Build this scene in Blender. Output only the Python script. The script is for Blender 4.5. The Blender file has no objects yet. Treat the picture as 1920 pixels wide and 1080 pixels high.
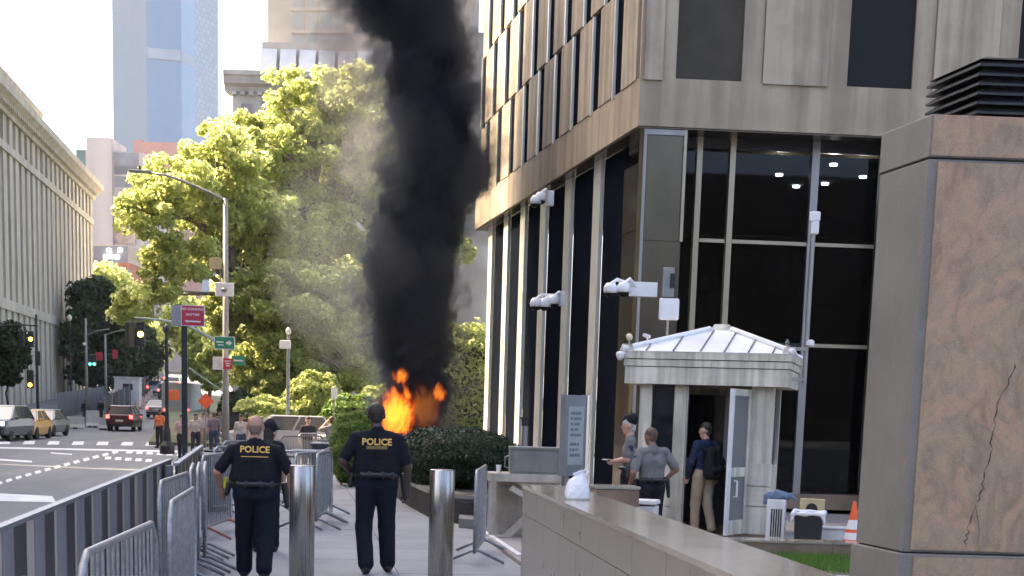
import bpy, bmesh, math, random
import numpy as np
from mathutils import Vector, Matrix, Euler
from mathutils.bvhtree import BVHTree

# ------------------------------------------------------------------ camera, sky, sun, exposure
SC = bpy.context.scene
COL = SC.collection
R = math.radians
EYE = 1.80
F_PX, PPX, PPY = 2900.0, 960.0, 1250.0          # focal length and optical centre in photo pixels (the photo is the top of a taller frame)
YAW, PITCH, ROLL = R(8.06), R(9.37), R(1.75)
cam_d = bpy.data.cameras.new('camera')
cam_d.sensor_width = 36.0
cam_d.lens = 36.0 * F_PX / 1920.0
cam_d.shift_y = (PPY - 540.0) / 1920.0
cam_d.clip_start = 0.1
cam_d.clip_end = 6000.0
cam = bpy.data.objects.new('camera', cam_d)
COL.objects.link(cam)
CAM_M = (Matrix.Rotation(-YAW, 3, 'Z') @ Matrix.Rotation(math.pi / 2 - PITCH, 3, 'X') @ Matrix.Rotation(ROLL, 3, 'Z'))
cam.matrix_world = Matrix.Translation((0, 0, EYE)) @ CAM_M.to_4x4()
SC.camera = cam

SUN_EL, SUN_AZ = R(45), R(60)                    # azimuth measured from the street direction (+Y) towards the left
sun_dir = Vector((-math.sin(SUN_AZ) * math.cos(SUN_EL), math.cos(SUN_AZ) * math.cos(SUN_EL), math.sin(SUN_EL)))
world = bpy.data.worlds.new('World')
SC.world = world
world.use_nodes = True
wn = world.node_tree
sky = wn.nodes.new('ShaderNodeTexSky')
sky.sky_type = 'NISHITA'
sky.sun_disc = False
sky.sun_elevation = SUN_EL
sky.sun_rotation = -SUN_AZ
sky.air_density = 0.7
sky.dust_density = 6.0
sky.ozone_density = 0.0
bg = wn.nodes['Background']
bg.inputs['Strength'].default_value = 0.15
wn.links.new(sky.outputs['Color'], bg.inputs['Color'])
sun_d = bpy.data.lights.new('sun', 'SUN')
sun_d.energy = 3.3
sun_d.angle = R(0.5)
sun_d.color = (1.0, 0.80, 0.54)
sun = bpy.data.objects.new('sun', sun_d)
COL.objects.link(sun)
sun.rotation_euler = sun_dir.to_track_quat('Z', 'Y').to_euler()
sun.location = (-40, 40, 60)

SC.render.engine = 'CYCLES'
SC.view_settings.view_transform = 'Standard'
SC.view_settings.look = 'None'
SC.view_settings.exposure = 2.4
SC.view_settings.gamma = 1.0
SC.view_settings.use_curve_mapping = False
cy = SC.cycles
cy.use_denoising = True
cy.denoiser = 'OPENIMAGEDENOISE'
cy.use_adaptive_sampling = True
cy.adaptive_threshold = 0.02
cy.max_bounces = 8
cy.diffuse_bounces = 3
cy.glossy_bounces = 3
cy.transmission_bounces = 4
cy.transparent_max_bounces = 12
cy.volume_bounces = 1
cy.volume_max_steps = 400
cy.caustics_reflective = False
cy.caustics_refractive = False
cy.sample_clamp_indirect = 6.0

random.seed(7)
rng = np.random.default_rng(7)

# ------------------------------------------------------------------ geometry of the view: pixel rays to real places
def ray(px, py):
    v = CAM_M @ Vector(((px - PPX) / F_PX, (PPY - py) / F_PX, -1.0))
    return v.normalized()
FWD = Vector((math.sin(YAW), math.cos(YAW), 0))
ORG = Vector((0, 0, EYE))
def at(px, py, d):
    """point seen at (px,py) whose level distance along the view is d metres"""
    v = ray(px, py)
    return ORG + v * (d / v.dot(FWD))
def gz(px, py, z=0.0):
    v = ray(px, py)
    return ORG + v * ((z - EYE) / v.z)
def hit(px, py, o, n):
    v = ray(px, py)
    n = Vector((n[0], n[1], 0))
    return ORG + v * ((Vector((o[0], o[1], 0)) - Vector((0, 0, 0))).dot(n) / v.dot(n))
def xy(px, d, py=760):
    p = at(px, py, d)
    return p.x, p.y
def ground(y):
    if y < 24: return 0.0
    if y < 62:
        t = (y - 24) / 38.0
        return -0.22 * t * t * (3 - 2 * t)
    if y < 105: return -0.22
    t = y - 105
    return -0.22 + 0.042 * t * t / (t + 25.0)

# ------------------------------------------------------------------ materials
MATS = {}
def _ramp(nt, fac, stops):
    r = nt.nodes.new('ShaderNodeValToRGB')
    el = r.color_ramp.elements
    while len(el) < len(stops): el.new(0.5)
    for e, (p, c) in zip(el, stops):
        e.position = p
        e.color = (c[0], c[1], c[2], 1) if hasattr(c, '__len__') else (c, c, c, 1)
    nt.links.new(fac, r.inputs['Fac'])
    return r.outputs['Color']
def pm(name, c1, c2=None, scale=4.0, rough=0.65, metal=0.0, stretch=(1, 1, 1), bump=0.0, bscale=40.0, detail=6, spec=0.5,
       speck=0.0, rvar=0.0, coat=0.0, streak=None):
    """principled material with two noise tones, optional speckle, streaks and relief, all in world metres"""
    if name in MATS: return MATS[name]
    m = bpy.data.materials.new(name); m.use_nodes = True
    nt = m.node_tree; L = nt.links.new
    b = nt.nodes['Principled BSDF']
    b.inputs['Roughness'].default_value = rough
    b.inputs['Metallic'].default_value = metal
    b.inputs['Specular IOR Level'].default_value = spec
    b.inputs['Coat Weight'].default_value = coat
    g = nt.nodes.new('ShaderNodeNewGeometry')
    mp = nt.nodes.new('ShaderNodeMapping'); mp.inputs['Scale'].default_value = stretch
    L(g.outputs['Position'], mp.inputs['Vector'])
    col = None
    if c2 is None: c2 = tuple(x * 0.82 for x in c1)
    n = nt.nodes.new('ShaderNodeTexNoise'); n.inputs['Scale'].default_value = scale; n.inputs['Detail'].default_value = detail
    n.inputs['Roughness'].default_value = 0.6
    L(mp.outputs['Vector'], n.inputs['Vector'])
    col = _ramp(nt, n.outputs['Fac'], [(0.34, c2), (0.66, c1)])
    if streak:
        sc, amt = streak
        mp2 = nt.nodes.new('ShaderNodeMapping'); mp2.inputs['Scale'].default_value = (sc, sc, sc * 0.06)
        L(g.outputs['Position'], mp2.inputs['Vector'])
        n3 = nt.nodes.new('ShaderNodeTexNoise'); n3.inputs['Scale'].default_value = 1.0; n3.inputs['Detail'].default_value = 5
        L(mp2.outputs['Vector'], n3.inputs['Vector'])
        s = _ramp(nt, n3.outputs['Fac'], [(0.38, 1.0 - amt), (0.62, 1.0)])
        mx = nt.nodes.new('ShaderNodeMix'); mx.data_type = 'RGBA'; mx.blend_type = 'MULTIPLY'; mx.inputs['Factor'].default_value = 1
        L(col, mx.inputs['A']); L(s, mx.inputs['B']); col = mx.outputs['Result']
    if speck:
        n2 = nt.nodes.new('ShaderNodeTexNoise'); n2.inputs['Scale'].default_value = 160; n2.inputs['Detail'].default_value = 2
        L(g.outputs['Position'], n2.inputs['Vector'])
        s = _ramp(nt, n2.outputs['Fac'], [(0.35, 1.0 - speck), (0.65, 1.0 + speck)])
        mx = nt.nodes.new('ShaderNodeMix'); mx.data_type = 'RGBA'; mx.blend_type = 'MULTIPLY'; mx.inputs['Factor'].default_value = 1
        L(col, mx.inputs['A']); L(s, mx.inputs['B']); col = mx.outputs['Result']
    L(col, b.inputs['Base Color'])
    if rvar:
        r = nt.nodes.new('ShaderNodeMapRange'); r.inputs['To Min'].default_value = max(0, rough - rvar); r.inputs['To Max'].default_value = min(1, rough + rvar)
        L(n.outputs['Fac'], r.inputs['Value']); L(r.outputs['Result'], b.inputs['Roughness'])
    if bump:
        nb = nt.nodes.new('ShaderNodeTexNoise'); nb.inputs['Scale'].default_value = bscale; nb.inputs['Detail'].default_value = 4
        L(mp.outputs['Vector'], nb.inputs['Vector'])
        bp = nt.nodes.new('ShaderNodeBump'); bp.inputs['Strength'].default_value = bump; bp.inputs['Distance'].default_value = 0.02
        L(nb.outputs['Fac'], bp.inputs['Height']); L(bp.outputs['Normal'], b.inputs['Normal'])
    MATS[name] = m
    return m
def em(name, c, s):
    if name in MATS: return MATS[name]
    m = bpy.data.materials.new(name); m.use_nodes = True
    b = m.node_tree.nodes['Principled BSDF']
    b.inputs['Base Color'].default_value = (*c, 1)
    b.inputs['Emission Color'].default_value = (*c, 1)
    b.inputs['Emission Strength'].default_value = s
    MATS[name] = m
    return m
def leafmat(name, c1, c2, trans, tc):
    m = bpy.data.materials.new(name); m.use_nodes = True
    nt = m.node_tree; L = nt.links.new
    g = nt.nodes.new('ShaderNodeNewGeometry')
    col = _ramp(nt, g.outputs['Random Per Island'], [(0.0, c2), (1.0, c1)])
    tcol = _ramp(nt, g.outputs['Random Per Island'], [(0.0, tuple(x * .6 for x in tc)), (1.0, tc)])
    b = nt.nodes['Principled BSDF']; b.inputs['Roughness'].default_value = 0.55; b.inputs['Specular IOR Level'].default_value = 0.3
    L(col, b.inputs['Base Color'])
    t = nt.nodes.new('ShaderNodeBsdfTranslucent'); L(tcol, t.inputs['Color'])
    mx = nt.nodes.new('ShaderNodeMixShader'); mx.inputs[0].default_value = trans
    L(b.outputs[0], mx.inputs[1]); L(t.outputs[0], mx.inputs[2])
    L(mx.outputs[0], nt.nodes['Material Output'].inputs['Surface'])
    return m

M = {}
M['concrete'] = pm('sidewalk concrete', (.29, .295, .305), (.215, .22, .23), .8, .85, bump=.25, bscale=60, speck=.12)
M['joint'] = pm('joint grit', (.10, .10, .10), (.07, .07, .07), 6, .95)
M['asphalt'] = pm('asphalt', (.155, .162, .168), (.095, .10, .105), .55, .8, bump=.2, bscale=90, speck=.2, stretch=(1, .14, 1))
M['paint'] = pm('road paint', (.72, .72, .70), (.50, .50, .49), 3, .7)
M['lime'] = pm('limestone', (.49, .40, .285), (.40, .325, .23), 1.1, .8, bump=.12, bscale=30, streak=(2.6, .34))
M['limepan'] = pm('limestone panel', (.53, .44, .32), (.43, .355, .255), 1.6, .8, bump=.12, bscale=30, streak=(3.4, .38))
M['pane_dark'] = pm('tinted glass', (.022, .021, .020), (.016, .016, .016), .6, .15, spec=.08)
M['pane_side'] = pm('dull tinted glass', (.010, .013, .020), (.007, .009, .014), .6, .3, spec=.0)
M['pane_bronze'] = pm('bronze tinted glass', (.075, .062, .045), (.04, .035, .028), .8, .2, spec=.12)
M['alu'] = pm('polished aluminium', (.92, .90, .84), (.86, .84, .78), 2, .36, metal=1, stretch=(1, 1, .1), rvar=.06)
M['mull'] = pm('pale satin mullion', (.88, .86, .78), (.82, .80, .72), 2, .3, metal=.3)  # pale tone stands in for reflections on the metal trim and fins
M['alu_bronze'] = pm('satin bronze aluminium', (.44, .37, .265), (.35, .295, .21), 2, .38, metal=.8, stretch=(1, 1, .1))
M['alu_dull'] = pm('dull aluminium', (.36, .35, .33), (.27, .26, .25), 2, .42, metal=.9, stretch=(1, 1, .1))
M['bronze'] = pm('brushed bronze cladding', (.15, .125, .09), (.085, .072, .052), .9, .24, metal=.7, stretch=(1, 1, .35), rvar=.08)
M['steel'] = pm('brushed stainless steel', (.42, .40, .375), (.33, .315, .295), 9, .27, metal=1, stretch=(9, 9, .06), rvar=.05)
M['galv'] = pm('galvanised steel', (.36, .36, .355), (.25, .25, .25), 18, .5, metal=.6, bump=.05)
M['galv_d'] = pm('worn galvanised steel', (.30, .31, .32), (.2, .21, .22), 14, .5, metal=.6)
M['black'] = pm('black paint', (.016, .016, .017), (.011, .011, .012), 5, .5)
M['louver'] = pm('black louvre paint', (.022, .022, .024), (.014, .014, .015), 5, .42)
M['granite_wall'] = pm('grey granite', (.27, .24, .195), (.21, .187, .152), 2.2, .30, speck=.28, rvar=.1)
M['granite_top'] = pm('polished granite', (.36, .315, .25), (.29, .255, .203), 2.0, .13, speck=.22, rvar=.05)
M['granite_grey'] = pm('flamed grey granite', (.205, .19, .168), (.16, .148, .13), 1.4, .6, speck=.2, bump=.1, bscale=120)
M['granite_brown'] = pm('brown granite', (.25, .17, .115), (.165, .115, .078), 2.5, .45, speck=.25)
M['cream'] = pm('cream painted metal', (.80, .745, .61), (.62, .56, .44), 1.8, .6, streak=(9, .38), bump=.1, bscale=30)
M['white'] = pm('white paint', (.80, .79, .76), (.68, .67, .64), 2.5, .5, streak=(5, .15))
M['white_roof'] = pm('white sheet roof', (.82, .82, .81), (.72, .72, .71), 3, .4)
M['white_plastic'] = pm('white plastic', (.78, .77, .76), (.7, .69, .68), 4, .4)
M['beige_steel'] = pm('stained beige steel', (.62, .56, .47), (.42, .35, .27), 3, .65, streak=(4, .35))
M['greygreen'] = pm('grey green enamel', (.22, .225, .20), (.17, .175, .155), 4, .5, streak=(5, .25))
M['red'] = pm('red sign', (.50, .03, .05), (.42, .025, .04), 6, .45)
M['green_sign'] = pm('green sign', (.02, .22, .13), (.015, .18, .10), 6, .45)
M['orange'] = pm('orange plastic', (.85, .13, .03), (.75, .10, .025), 6, .5)
M['rubber'] = pm('tyre rubber', (.02, .02, .02), (.014, .014, .014), 9, .8)
M['bark'] = pm('bark', (.20, .17, .13), (.11, .09, .07), 3, .9, stretch=(1, 1, .3), bump=.5, bscale=12)
M['bark_dark'] = pm('dark bark', (.09, .075, .06), (.05, .04, .035), 3, .9, bump=.5, bscale=12)
M['soil'] = pm('soil', (.08, .06, .045), (.05, .04, .03), 8, .95)

# ------------------------------------------------------------------ mesh building
class MB:
    def __init__(s): s.v = []; s.f = []
    def add(s, vs, fs):
        o = len(s.v); s.v += [tuple(x) for x in vs]; s.f += [tuple(i + o for i in f) for f in fs]; return s
    def box(s, c, size, rz=0.0, taper=(1, 1)):
        cx, cy_, cz = c; hx, hy, hz = size[0] / 2, size[1] / 2, size[2] / 2
        ca, sa = math.cos(rz), math.sin(rz); vs = []
        for z, t in ((-hz, (1, 1)), (hz, taper)):
            for x, y in ((-hx, -hy), (hx, -hy), (hx, hy), (-hx, hy)):
                x *= t[0]; y *= t[1]
                vs.append((cx + x * ca - y * sa, cy_ + x * sa + y * ca, cz + z))
        return s.add(vs, [(0, 3, 2, 1), (4, 5, 6, 7), (0, 1, 5, 4), (1, 2, 6, 5), (2, 3, 7, 6), (3, 0, 4, 7)])
    def prism(s, pts, z0, z1, top=None):
        n = len(pts); t = top or pts
        z0s = z0 if hasattr(z0, '__len__') else [z0] * n
        z1s = z1 if hasattr(z1, '__len__') else [z1] * n
        vs = [(p[0], p[1], a) for p, a in zip(pts, z0s)] + [(p[0], p[1], a) for p, a in zip(t, z1s)]
        fs = [tuple(range(n - 1, -1, -1)), tuple(range(n, 2 * n))] + [(i, (i + 1) % n, n + (i + 1) % n, n + i) for i in range(n)]
        return s.add(vs, fs)
    def tube(s, pts, r, seg=8, closed=False, cap=True):
        pts = [Vector(p) for p in pts]; n = len(pts)
        rs = r if hasattr(r, '__len__') else [r] * n
        rings = []; up = None
        for i, p in enumerate(pts):
            a = pts[(i - 1) % n] if (closed or i > 0) else p
            b = pts[(i + 1) % n] if (closed or i < n - 1) else p
            t = (b - a)
            t = t.normalized() if t.length > 1e-9 else Vector((0, 0, 1))
            if up is None:
                up = Vector((0, 0, 1)) if abs(t.z) < .9 else Vector((1, 0, 0))
            x = up.cross(t)
            if x.length < 1e-4: x = Vector((1, 0, 0)).cross(t)
            x.normalize(); y = t.cross(x); up = y
            rings.append([p + x * (math.cos(2 * math.pi * k / seg) * rs[i]) + y * (math.sin(2 * math.pi * k / seg) * rs[i]) for k in range(seg)])
        vs = [v for rg in rings for v in rg]; fs = []
        for i in range(n if closed else n - 1):
            j = (i + 1) % n
            for k in range(seg):
                fs.append((i * seg + k, i * seg + (k + 1) % seg, j * seg + (k + 1) % seg, j * seg + k))
        if cap and not closed:
            fs.append(tuple(range(seg - 1, -1, -1))); fs.append(tuple((n - 1) * seg + k for k in range(seg)))
        return s.add(vs, fs)
    def lathe(s, prof, c=(0, 0, 0), seg=20):
        vs = []; n = len(prof)
        for r_, z in prof:
            for k in range(seg):
                a = 2 * math.pi * k / seg
                vs.append((c[0] + r_ * math.cos(a), c[1] + r_ * math.sin(a), c[2] + z))
        fs = []
        for i in range(n - 1):
            for k in range(seg):
                fs.append((i * seg + k, i * seg + (k + 1) % seg, (i + 1) * seg + (k + 1) % seg, (i + 1) * seg + k))
        fs.append(tuple(range(seg - 1, -1, -1))); fs.append(tuple((n - 1) * seg + k for k in range(seg)))
        return s.add(vs, fs)
    def ext(s, prof, e, n, o, w):
        """profile of (n, z) pairs swept w metres along the unit vector e from o"""
        k = len(prof); vs = []
        for u in (0, w):
            for (a, z) in prof:
                vs.append((o[0] + e[0] * u + n[0] * a, o[1] + e[1] * u + n[1] * a, o[2] + z))
        fs = [tuple(range(k)), tuple(range(2 * k - 1, k - 1, -1))] + [(i, k + i, k + (i + 1) % k, (i + 1) % k) for i in range(k)]
        return s.add(vs, fs)
    def build(s, name, mat, parent=None, bev=0, smooth=False, world=True, seg=2):
        me = bpy.data.meshes.new(name)
        off = Vector((0, 0, 0))
        if parent is not None and world: off = wloc(parent)
        me.from_pydata([(v[0] - off.x, v[1] - off.y, v[2] - off.z) for v in s.v], [], s.f)
        me.materials.append(mat)
        bm = bmesh.new(); bm.from_mesh(me); bmesh.ops.recalc_face_normals(bm, faces=bm.faces); bm.to_mesh(me); bm.free()
        if smooth: me.polygons.foreach_set('use_smooth', [True] * len(me.polygons))
        o = bpy.data.objects.new(name, me); COL.objects.link(o)
        if parent is not None: o.parent = parent
        if bev:
            b = o.modifiers.new('edge', 'BEVEL'); b.width = bev; b.segments = seg; b.limit_method = 'ANGLE'; b.angle_limit = R(40)
        return o
def wloc(o):
    v = Vector((0, 0, 0))
    while o is not None: v += Vector(o.location); o = o.parent
    return v
def tag(o, label, cat, group=None, kind=None):
    o['label'] = label; o['category'] = cat
    if group: o['group'] = group
    if kind: o['kind'] = kind
    return o
def struct(o, label=None):
    o['kind'] = 'structure'
    if label: o['label'] = label
    return o
def thing(name, label, cat, loc=(0, 0, 0), rz=0.0, group=None):
    o = bpy.data.objects.new(name, None); COL.objects.link(o)
    o.location = loc; o.rotation_euler = (0, 0, rz)
    o.empty_display_size = 0.1
    return tag(o, label, cat, group)
UNIT = {}
def unit(mat):
    if mat.name not in UNIT:
        me = bpy.data.meshes.new('block_' + mat.name)
        b = MB().box((0, 0, 0), (1, 1, 1))
        me.from_pydata(b.v, [], b.f); me.materials.append(mat); UNIT[mat.name] = me
    return UNIT[mat.name]
def bx(name, mat, parent, c, size, rz=0.0, world=True):
    """one box-shaped piece; alike pieces share mesh data"""
    o = bpy.data.objects.new(name, unit(mat)); COL.objects.link(o)
    p = Vector(c)
    if parent is not None:
        if world: p = p - wloc(parent)
        o.parent = parent
    o.location = p; o.scale = size; o.rotation_euler = (0, 0, rz)
    return o
def fb(name, mat, parent, O, ang, u0, u1, z0, z1, n0, n1):
    """piece on a wall: u along the wall, z up, n out of the wall (to the right-hand side of u)"""
    e = (math.cos(ang), math.sin(ang)); n = (math.sin(ang), -math.cos(ang))
    u, a, z = (u0 + u1) / 2, (n0 + n1) / 2, (z0 + z1) / 2
    return bx(name, mat, parent, (O[0] + e[0] * u + n[0] * a, O[1] + e[1] * u + n[1] * a, z), (abs(u1 - u0), abs(n1 - n0), abs(z1 - z0)), ang)
def copy_thing(o, loc, rz, label=None, scale=None):
    c = o.copy(); COL.objects.link(c); c.location = loc; c.rotation_euler = (0, 0, rz)
    if label: c['label'] = label
    if scale: c.scale = scale
    for ch in o.children:
        k = ch.copy(); COL.objects.link(k); k.parent = c
        for gch in ch.children:
            q = gch.copy(); COL.objects.link(q); q.parent = k
    return c
def text_mesh(body, size, depth=0.004, bold=0.0, align='CENTER', space=1.0):
    cu = bpy.data.curves.new('lettering', 'FONT'); cu.body = body; cu.size = size; cu.extrude = depth; cu.offset = bold
    cu.align_x = align; cu.align_y = 'CENTER'; cu.space_character = space; cu.resolution_u = 2
    o = bpy.data.objects.new('lettering', cu); COL.objects.link(o)
    dg = bpy.context.evaluated_depsgraph_get(); dg.update()
    me = bpy.data.meshes.new_from_object(o.evaluated_get(dg))
    bpy.data.objects.remove(o); bpy.data.curves.remove(cu)
    return me
# ------------------------------------------------------------------ smooth solid shapes (bodies, bags, cloth): blended solids on a grid, then a quad skin
def sdf_mesh(prims, vox=0.012, k=0.025, wob=0.0, seed=0):
    """prims: (a, b, ra, rb, mat, flat) tapered capsules; flat squashes along y (1 = round). Returns verts, faces, face materials."""
    lo = np.min([np.minimum(np.array(p[0]), np.array(p[1])) - max(p[2], p[3]) for p in prims], axis=0) - 3 * vox
    hi = np.max([np.maximum(np.array(p[0]), np.array(p[1])) + max(p[2], p[3]) for p in prims], axis=0) + 3 * vox
    n = np.ceil((hi - lo) / vox).astype(int) + 1
    F = np.full(n, 1.0, np.float32); D = np.full(n, 1.0, np.float32); Mt = np.zeros(n, np.int8)
    for p in prims:
        a, b, ra, rb, mat = np.array(p[0], float), np.array(p[1], float), p[2], p[3], p[4]
        fl = p[5] if len(p) > 5 else 1.0
        kk = p[6] if len(p) > 6 else k
        rm = max(ra, rb) * max(1.0, 1 / max(fl, .2)) + kk + vox * 2
        i0 = np.maximum(((np.minimum(a, b) - rm - lo) / vox).astype(int), 0)
        i1 = np.minimum(np.ceil((np.maximum(a, b) + rm - lo) / vox).astype(int) + 1, n)
        g = [lo[q] + vox * np.arange(i0[q], i1[q]) for q in range(3)]
        X, Y, Z = np.meshgrid(*g, indexing='ij')
        ab = b - a; sy = 1.0 / fl
        px, py, pz = X - a[0], (Y - a[1]), Z - a[2]
        L2 = ab[0] ** 2 + ab[1] ** 2 + ab[2] ** 2 + 1e-12
        t = np.clip((px * ab[0] + py * ab[1] + pz * ab[2]) / L2, 0, 1)
        dx, dy, dz = px - t * ab[0], (py - t * ab[1]) * sy, pz - t * ab[2]
        d = np.sqrt(dx * dx + dy * dy + dz * dz) - (ra + (rb - ra) * t)
        if fl != 1.0: d = d * (0.5 + 0.5 * min(1, fl))
        sl = tuple(slice(i0[q], i1[q]) for q in range(3))
        f0 = F[sl]
        h = np.clip(0.5 + 0.5 * (f0 - d) / max(kk, 1e-4), 0, 1)
        F[sl] = f0 * (1 - h) + d * h - kk * h * (1 - h)
        c = d < D[sl]
        Mt[sl] = np.where(c, mat, Mt[sl]); D[sl] = np.where(c, d, D[sl])
    if wob:
        rs = np.random.default_rng(seed)
        ax = [lo[q] + vox * np.arange(n[q]) for q in range(3)]
        X, Y, Z = np.meshgrid(*ax, indexing='ij')
        W = np.zeros(n, np.float32)
        for q in range(7):
            w = rs.normal(size=3) * (14 + 10 * q); w[2] *= .6
            W += np.sin(X * w[0] + Y * w[1] + Z * w[2] + rs.uniform(0, 6.28)) / (1 + .35 * q)
        F += wob * W * (Mt != 0)
    return nets(F, Mt, lo, vox)
def nets(F, Mt, lo, vox):
    s = F < 0; nx, ny, nz = F.shape
    acc = np.zeros((nx, ny, nz, 3), np.float32); cnt = np.zeros((nx, ny, nz), np.int16)
    edges = []
    for ax in range(3):
        sa = [slice(None)] * 3; sb = [slice(None)] * 3
        sa[ax] = slice(0, -1); sb[ax] = slice(1, None)
        A, B = F[tuple(sa)], F[tuple(sb)]
        idx = np.argwhere((A < 0) != (B < 0))
        o1, o2 = [(1, 2), (2, 0), (0, 1)][ax]
        ok = (idx[:, o1] > 0) & (idx[:, o2] > 0)
        idx = idx[ok]
        a = A[tuple(idx.T)]; b = B[tuple(idx.T)]
        t = a / (a - b)
        pos = idx.astype(np.float32).copy(); pos[:, ax] += t
        inside = idx.copy(); inside[:, ax] += (a >= 0)
        edges.append((ax, idx, a < 0, Mt[tuple(inside.T)]))
        for d1 in (0, 1):
            for d2 in (0, 1):
                c = idx.copy(); c[:, o1] -= d1; c[:, o2] -= d2
                np.add.at(acc, tuple(c.T), pos); np.add.at(cnt, tuple(c.T), 1)
    act = np.argwhere(cnt > 0)
    vid = np.full(F.shape, -1, np.int64); vid[tuple(act.T)] = np.arange(len(act))
    V = acc[tuple(act.T)] / cnt[tuple(act.T)][:, None] * vox + lo
    faces = []; fm = []
    for ax, idx, neg, mt in edges:
        o1, o2 = [(1, 2), (2, 0), (0, 1)][ax]
        q = []
        for d1, d2 in ((0, 0), (1, 0), (1, 1), (0, 1)):
            c = idx.copy(); c[:, o1] -= d1; c[:, o2] -= d2
            q.append(vid[tuple(c.T)])
        q = np.stack(q, 1)
        q = np.where(neg[:, None], q, q[:, ::-1])
        faces.append(q); fm.append(mt)
    return V, np.concatenate(faces), np.concatenate(fm)
def mesh_from(name, V, Fc, mats, fm=None, smooth=True):
    me = bpy.data.meshes.new(name)
    me.vertices.add(len(V)); me.vertices.foreach_set('co', np.asarray(V, np.float32).ravel())
    nf, w = Fc.shape
    me.loops.add(nf * w); me.loops.foreach_set('vertex_index', Fc.astype(np.int32).ravel())
    me.polygons.add(nf)
    me.polygons.foreach_set('loop_start', np.arange(0, nf * w, w, dtype=np.int32))
    for m in mats: me.materials.append(m)
    if fm is not None: me.polygons.foreach_set('material_index', fm.astype(np.int32))
    if smooth: me.polygons.foreach_set('use_smooth', np.ones(nf, bool))
    me.update(calc_edges=True); me.validate()
    return me
def sdf_obj(name, prims, mats, parent=None, vox=0.012, k=0.025, wob=0.0, seed=0, loc=(0, 0, 0), rz=0.0):
    V, Fc, fm = sdf_mesh(prims, vox, k, wob, seed)
    o = bpy.data.objects.new(name, mesh_from(name, V, Fc, mats, fm)); COL.objects.link(o)
    o.parent = parent; o.location = loc; o.rotation_euler = (0, 0, rz)
    return o

# ------------------------------------------------------------------ people
def cloth(name, c, rough=.85):
    return pm(name, c, tuple(x * .8 for x in c), 9, rough, bump=.75, bscale=15, spec=.25)
SKIN = {'tan': pm('tan skin', (.46, .25, .17), (.38, .19, .13), 14, .5), 'dark': pm('dark skin', (.075, .042, .03), (.055, .03, .022), 14, .45),
        'fair': pm('fair skin', (.55, .33, .25), (.47, .26, .19), 14, .5), 'brown': pm('brown skin', (.25, .13, .085), (.20, .10, .065), 14, .5)}
NAVY = cloth('navy uniform cloth', (.006, .0075, .012)); NAVYP = cloth('navy trouser cloth', (.006, .0085, .017))
GREYSH = cloth('grey uniform shirt', (.175, .172, .165)); BLACKC = cloth('black cloth', (.012, .012, .014))
KHAKI = cloth('khaki cloth', (.42, .33, .22)); NAVYSW = cloth('navy sweater', (.018, .030, .068))
LEATHER = pm('black leather', (.014, .013, .013), (.01, .01, .01), 10, .4)
HAIRD = pm('dark hair', (.022, .016, .012), (.012, .01, .008), 30, .6); HAIRB = pm('brown cropped hair', (.10, .055, .035), (.07, .04, .025), 30, .7)
STUB = pm('grey brown stubble', (.22, .15, .115), (.17, .115, .09), 30, .7)
HAIRG = pm('grey hair', (.5, .5, .5), (.36, .36, .36), 30, .7)
GOLD = pm('gold lettering', (.72, .44, .10), (.6, .36, .08), 20, .6)
EYEB = pm('eye', (.02, .015, .012), (.02, .015, .012), 5, .2)

def hand(P, wr, d, palm_n, mat, s=1.0, curl=.5):
    d = np.array(d, float); d /= np.linalg.norm(d); nrm = np.array(palm_n, float); nrm -= d * nrm.dot(d); nrm /= np.linalg.norm(nrm)
    sd = np.cross(d, nrm)
    w = np.array(wr, float)
    for q in (-1, 0, 1): P.append((w + sd * .022 * q * s, w + d * .085 * s + sd * .026 * q * s, .017 * s, .015 * s, mat))
    for q, ln in ((-1.5, .066), (-.5, .078), (.5, .075), (1.5, .058)):
        b = w + (d * .088 + sd * .019 * q) * s
        m_ = b + (d * ln * .55 + nrm * .35 * ln * curl) * s
        e = m_ + (d * ln * (.5 - .4 * curl) + nrm * ln * curl * .9) * s
        P.append((b, m_, .0095 * s, .009 * s, mat, 1, .006)); P.append((m_, e, .009 * s, .0075 * s, mat, 1, .006))
    t0 = w + (d * .025 + sd * -.030) * s; t1 = t0 + (d * .035 + sd * -.028 + nrm * .015) * s; t2 = t1 + (d * .034 - sd * .004 + nrm * .012) * s
    P.append((t0, t1, .013 * s, .011 * s, mat, 1, .008)); P.append((t1, t2, .011 * s, .009 * s, mat, 1, .006))

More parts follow.
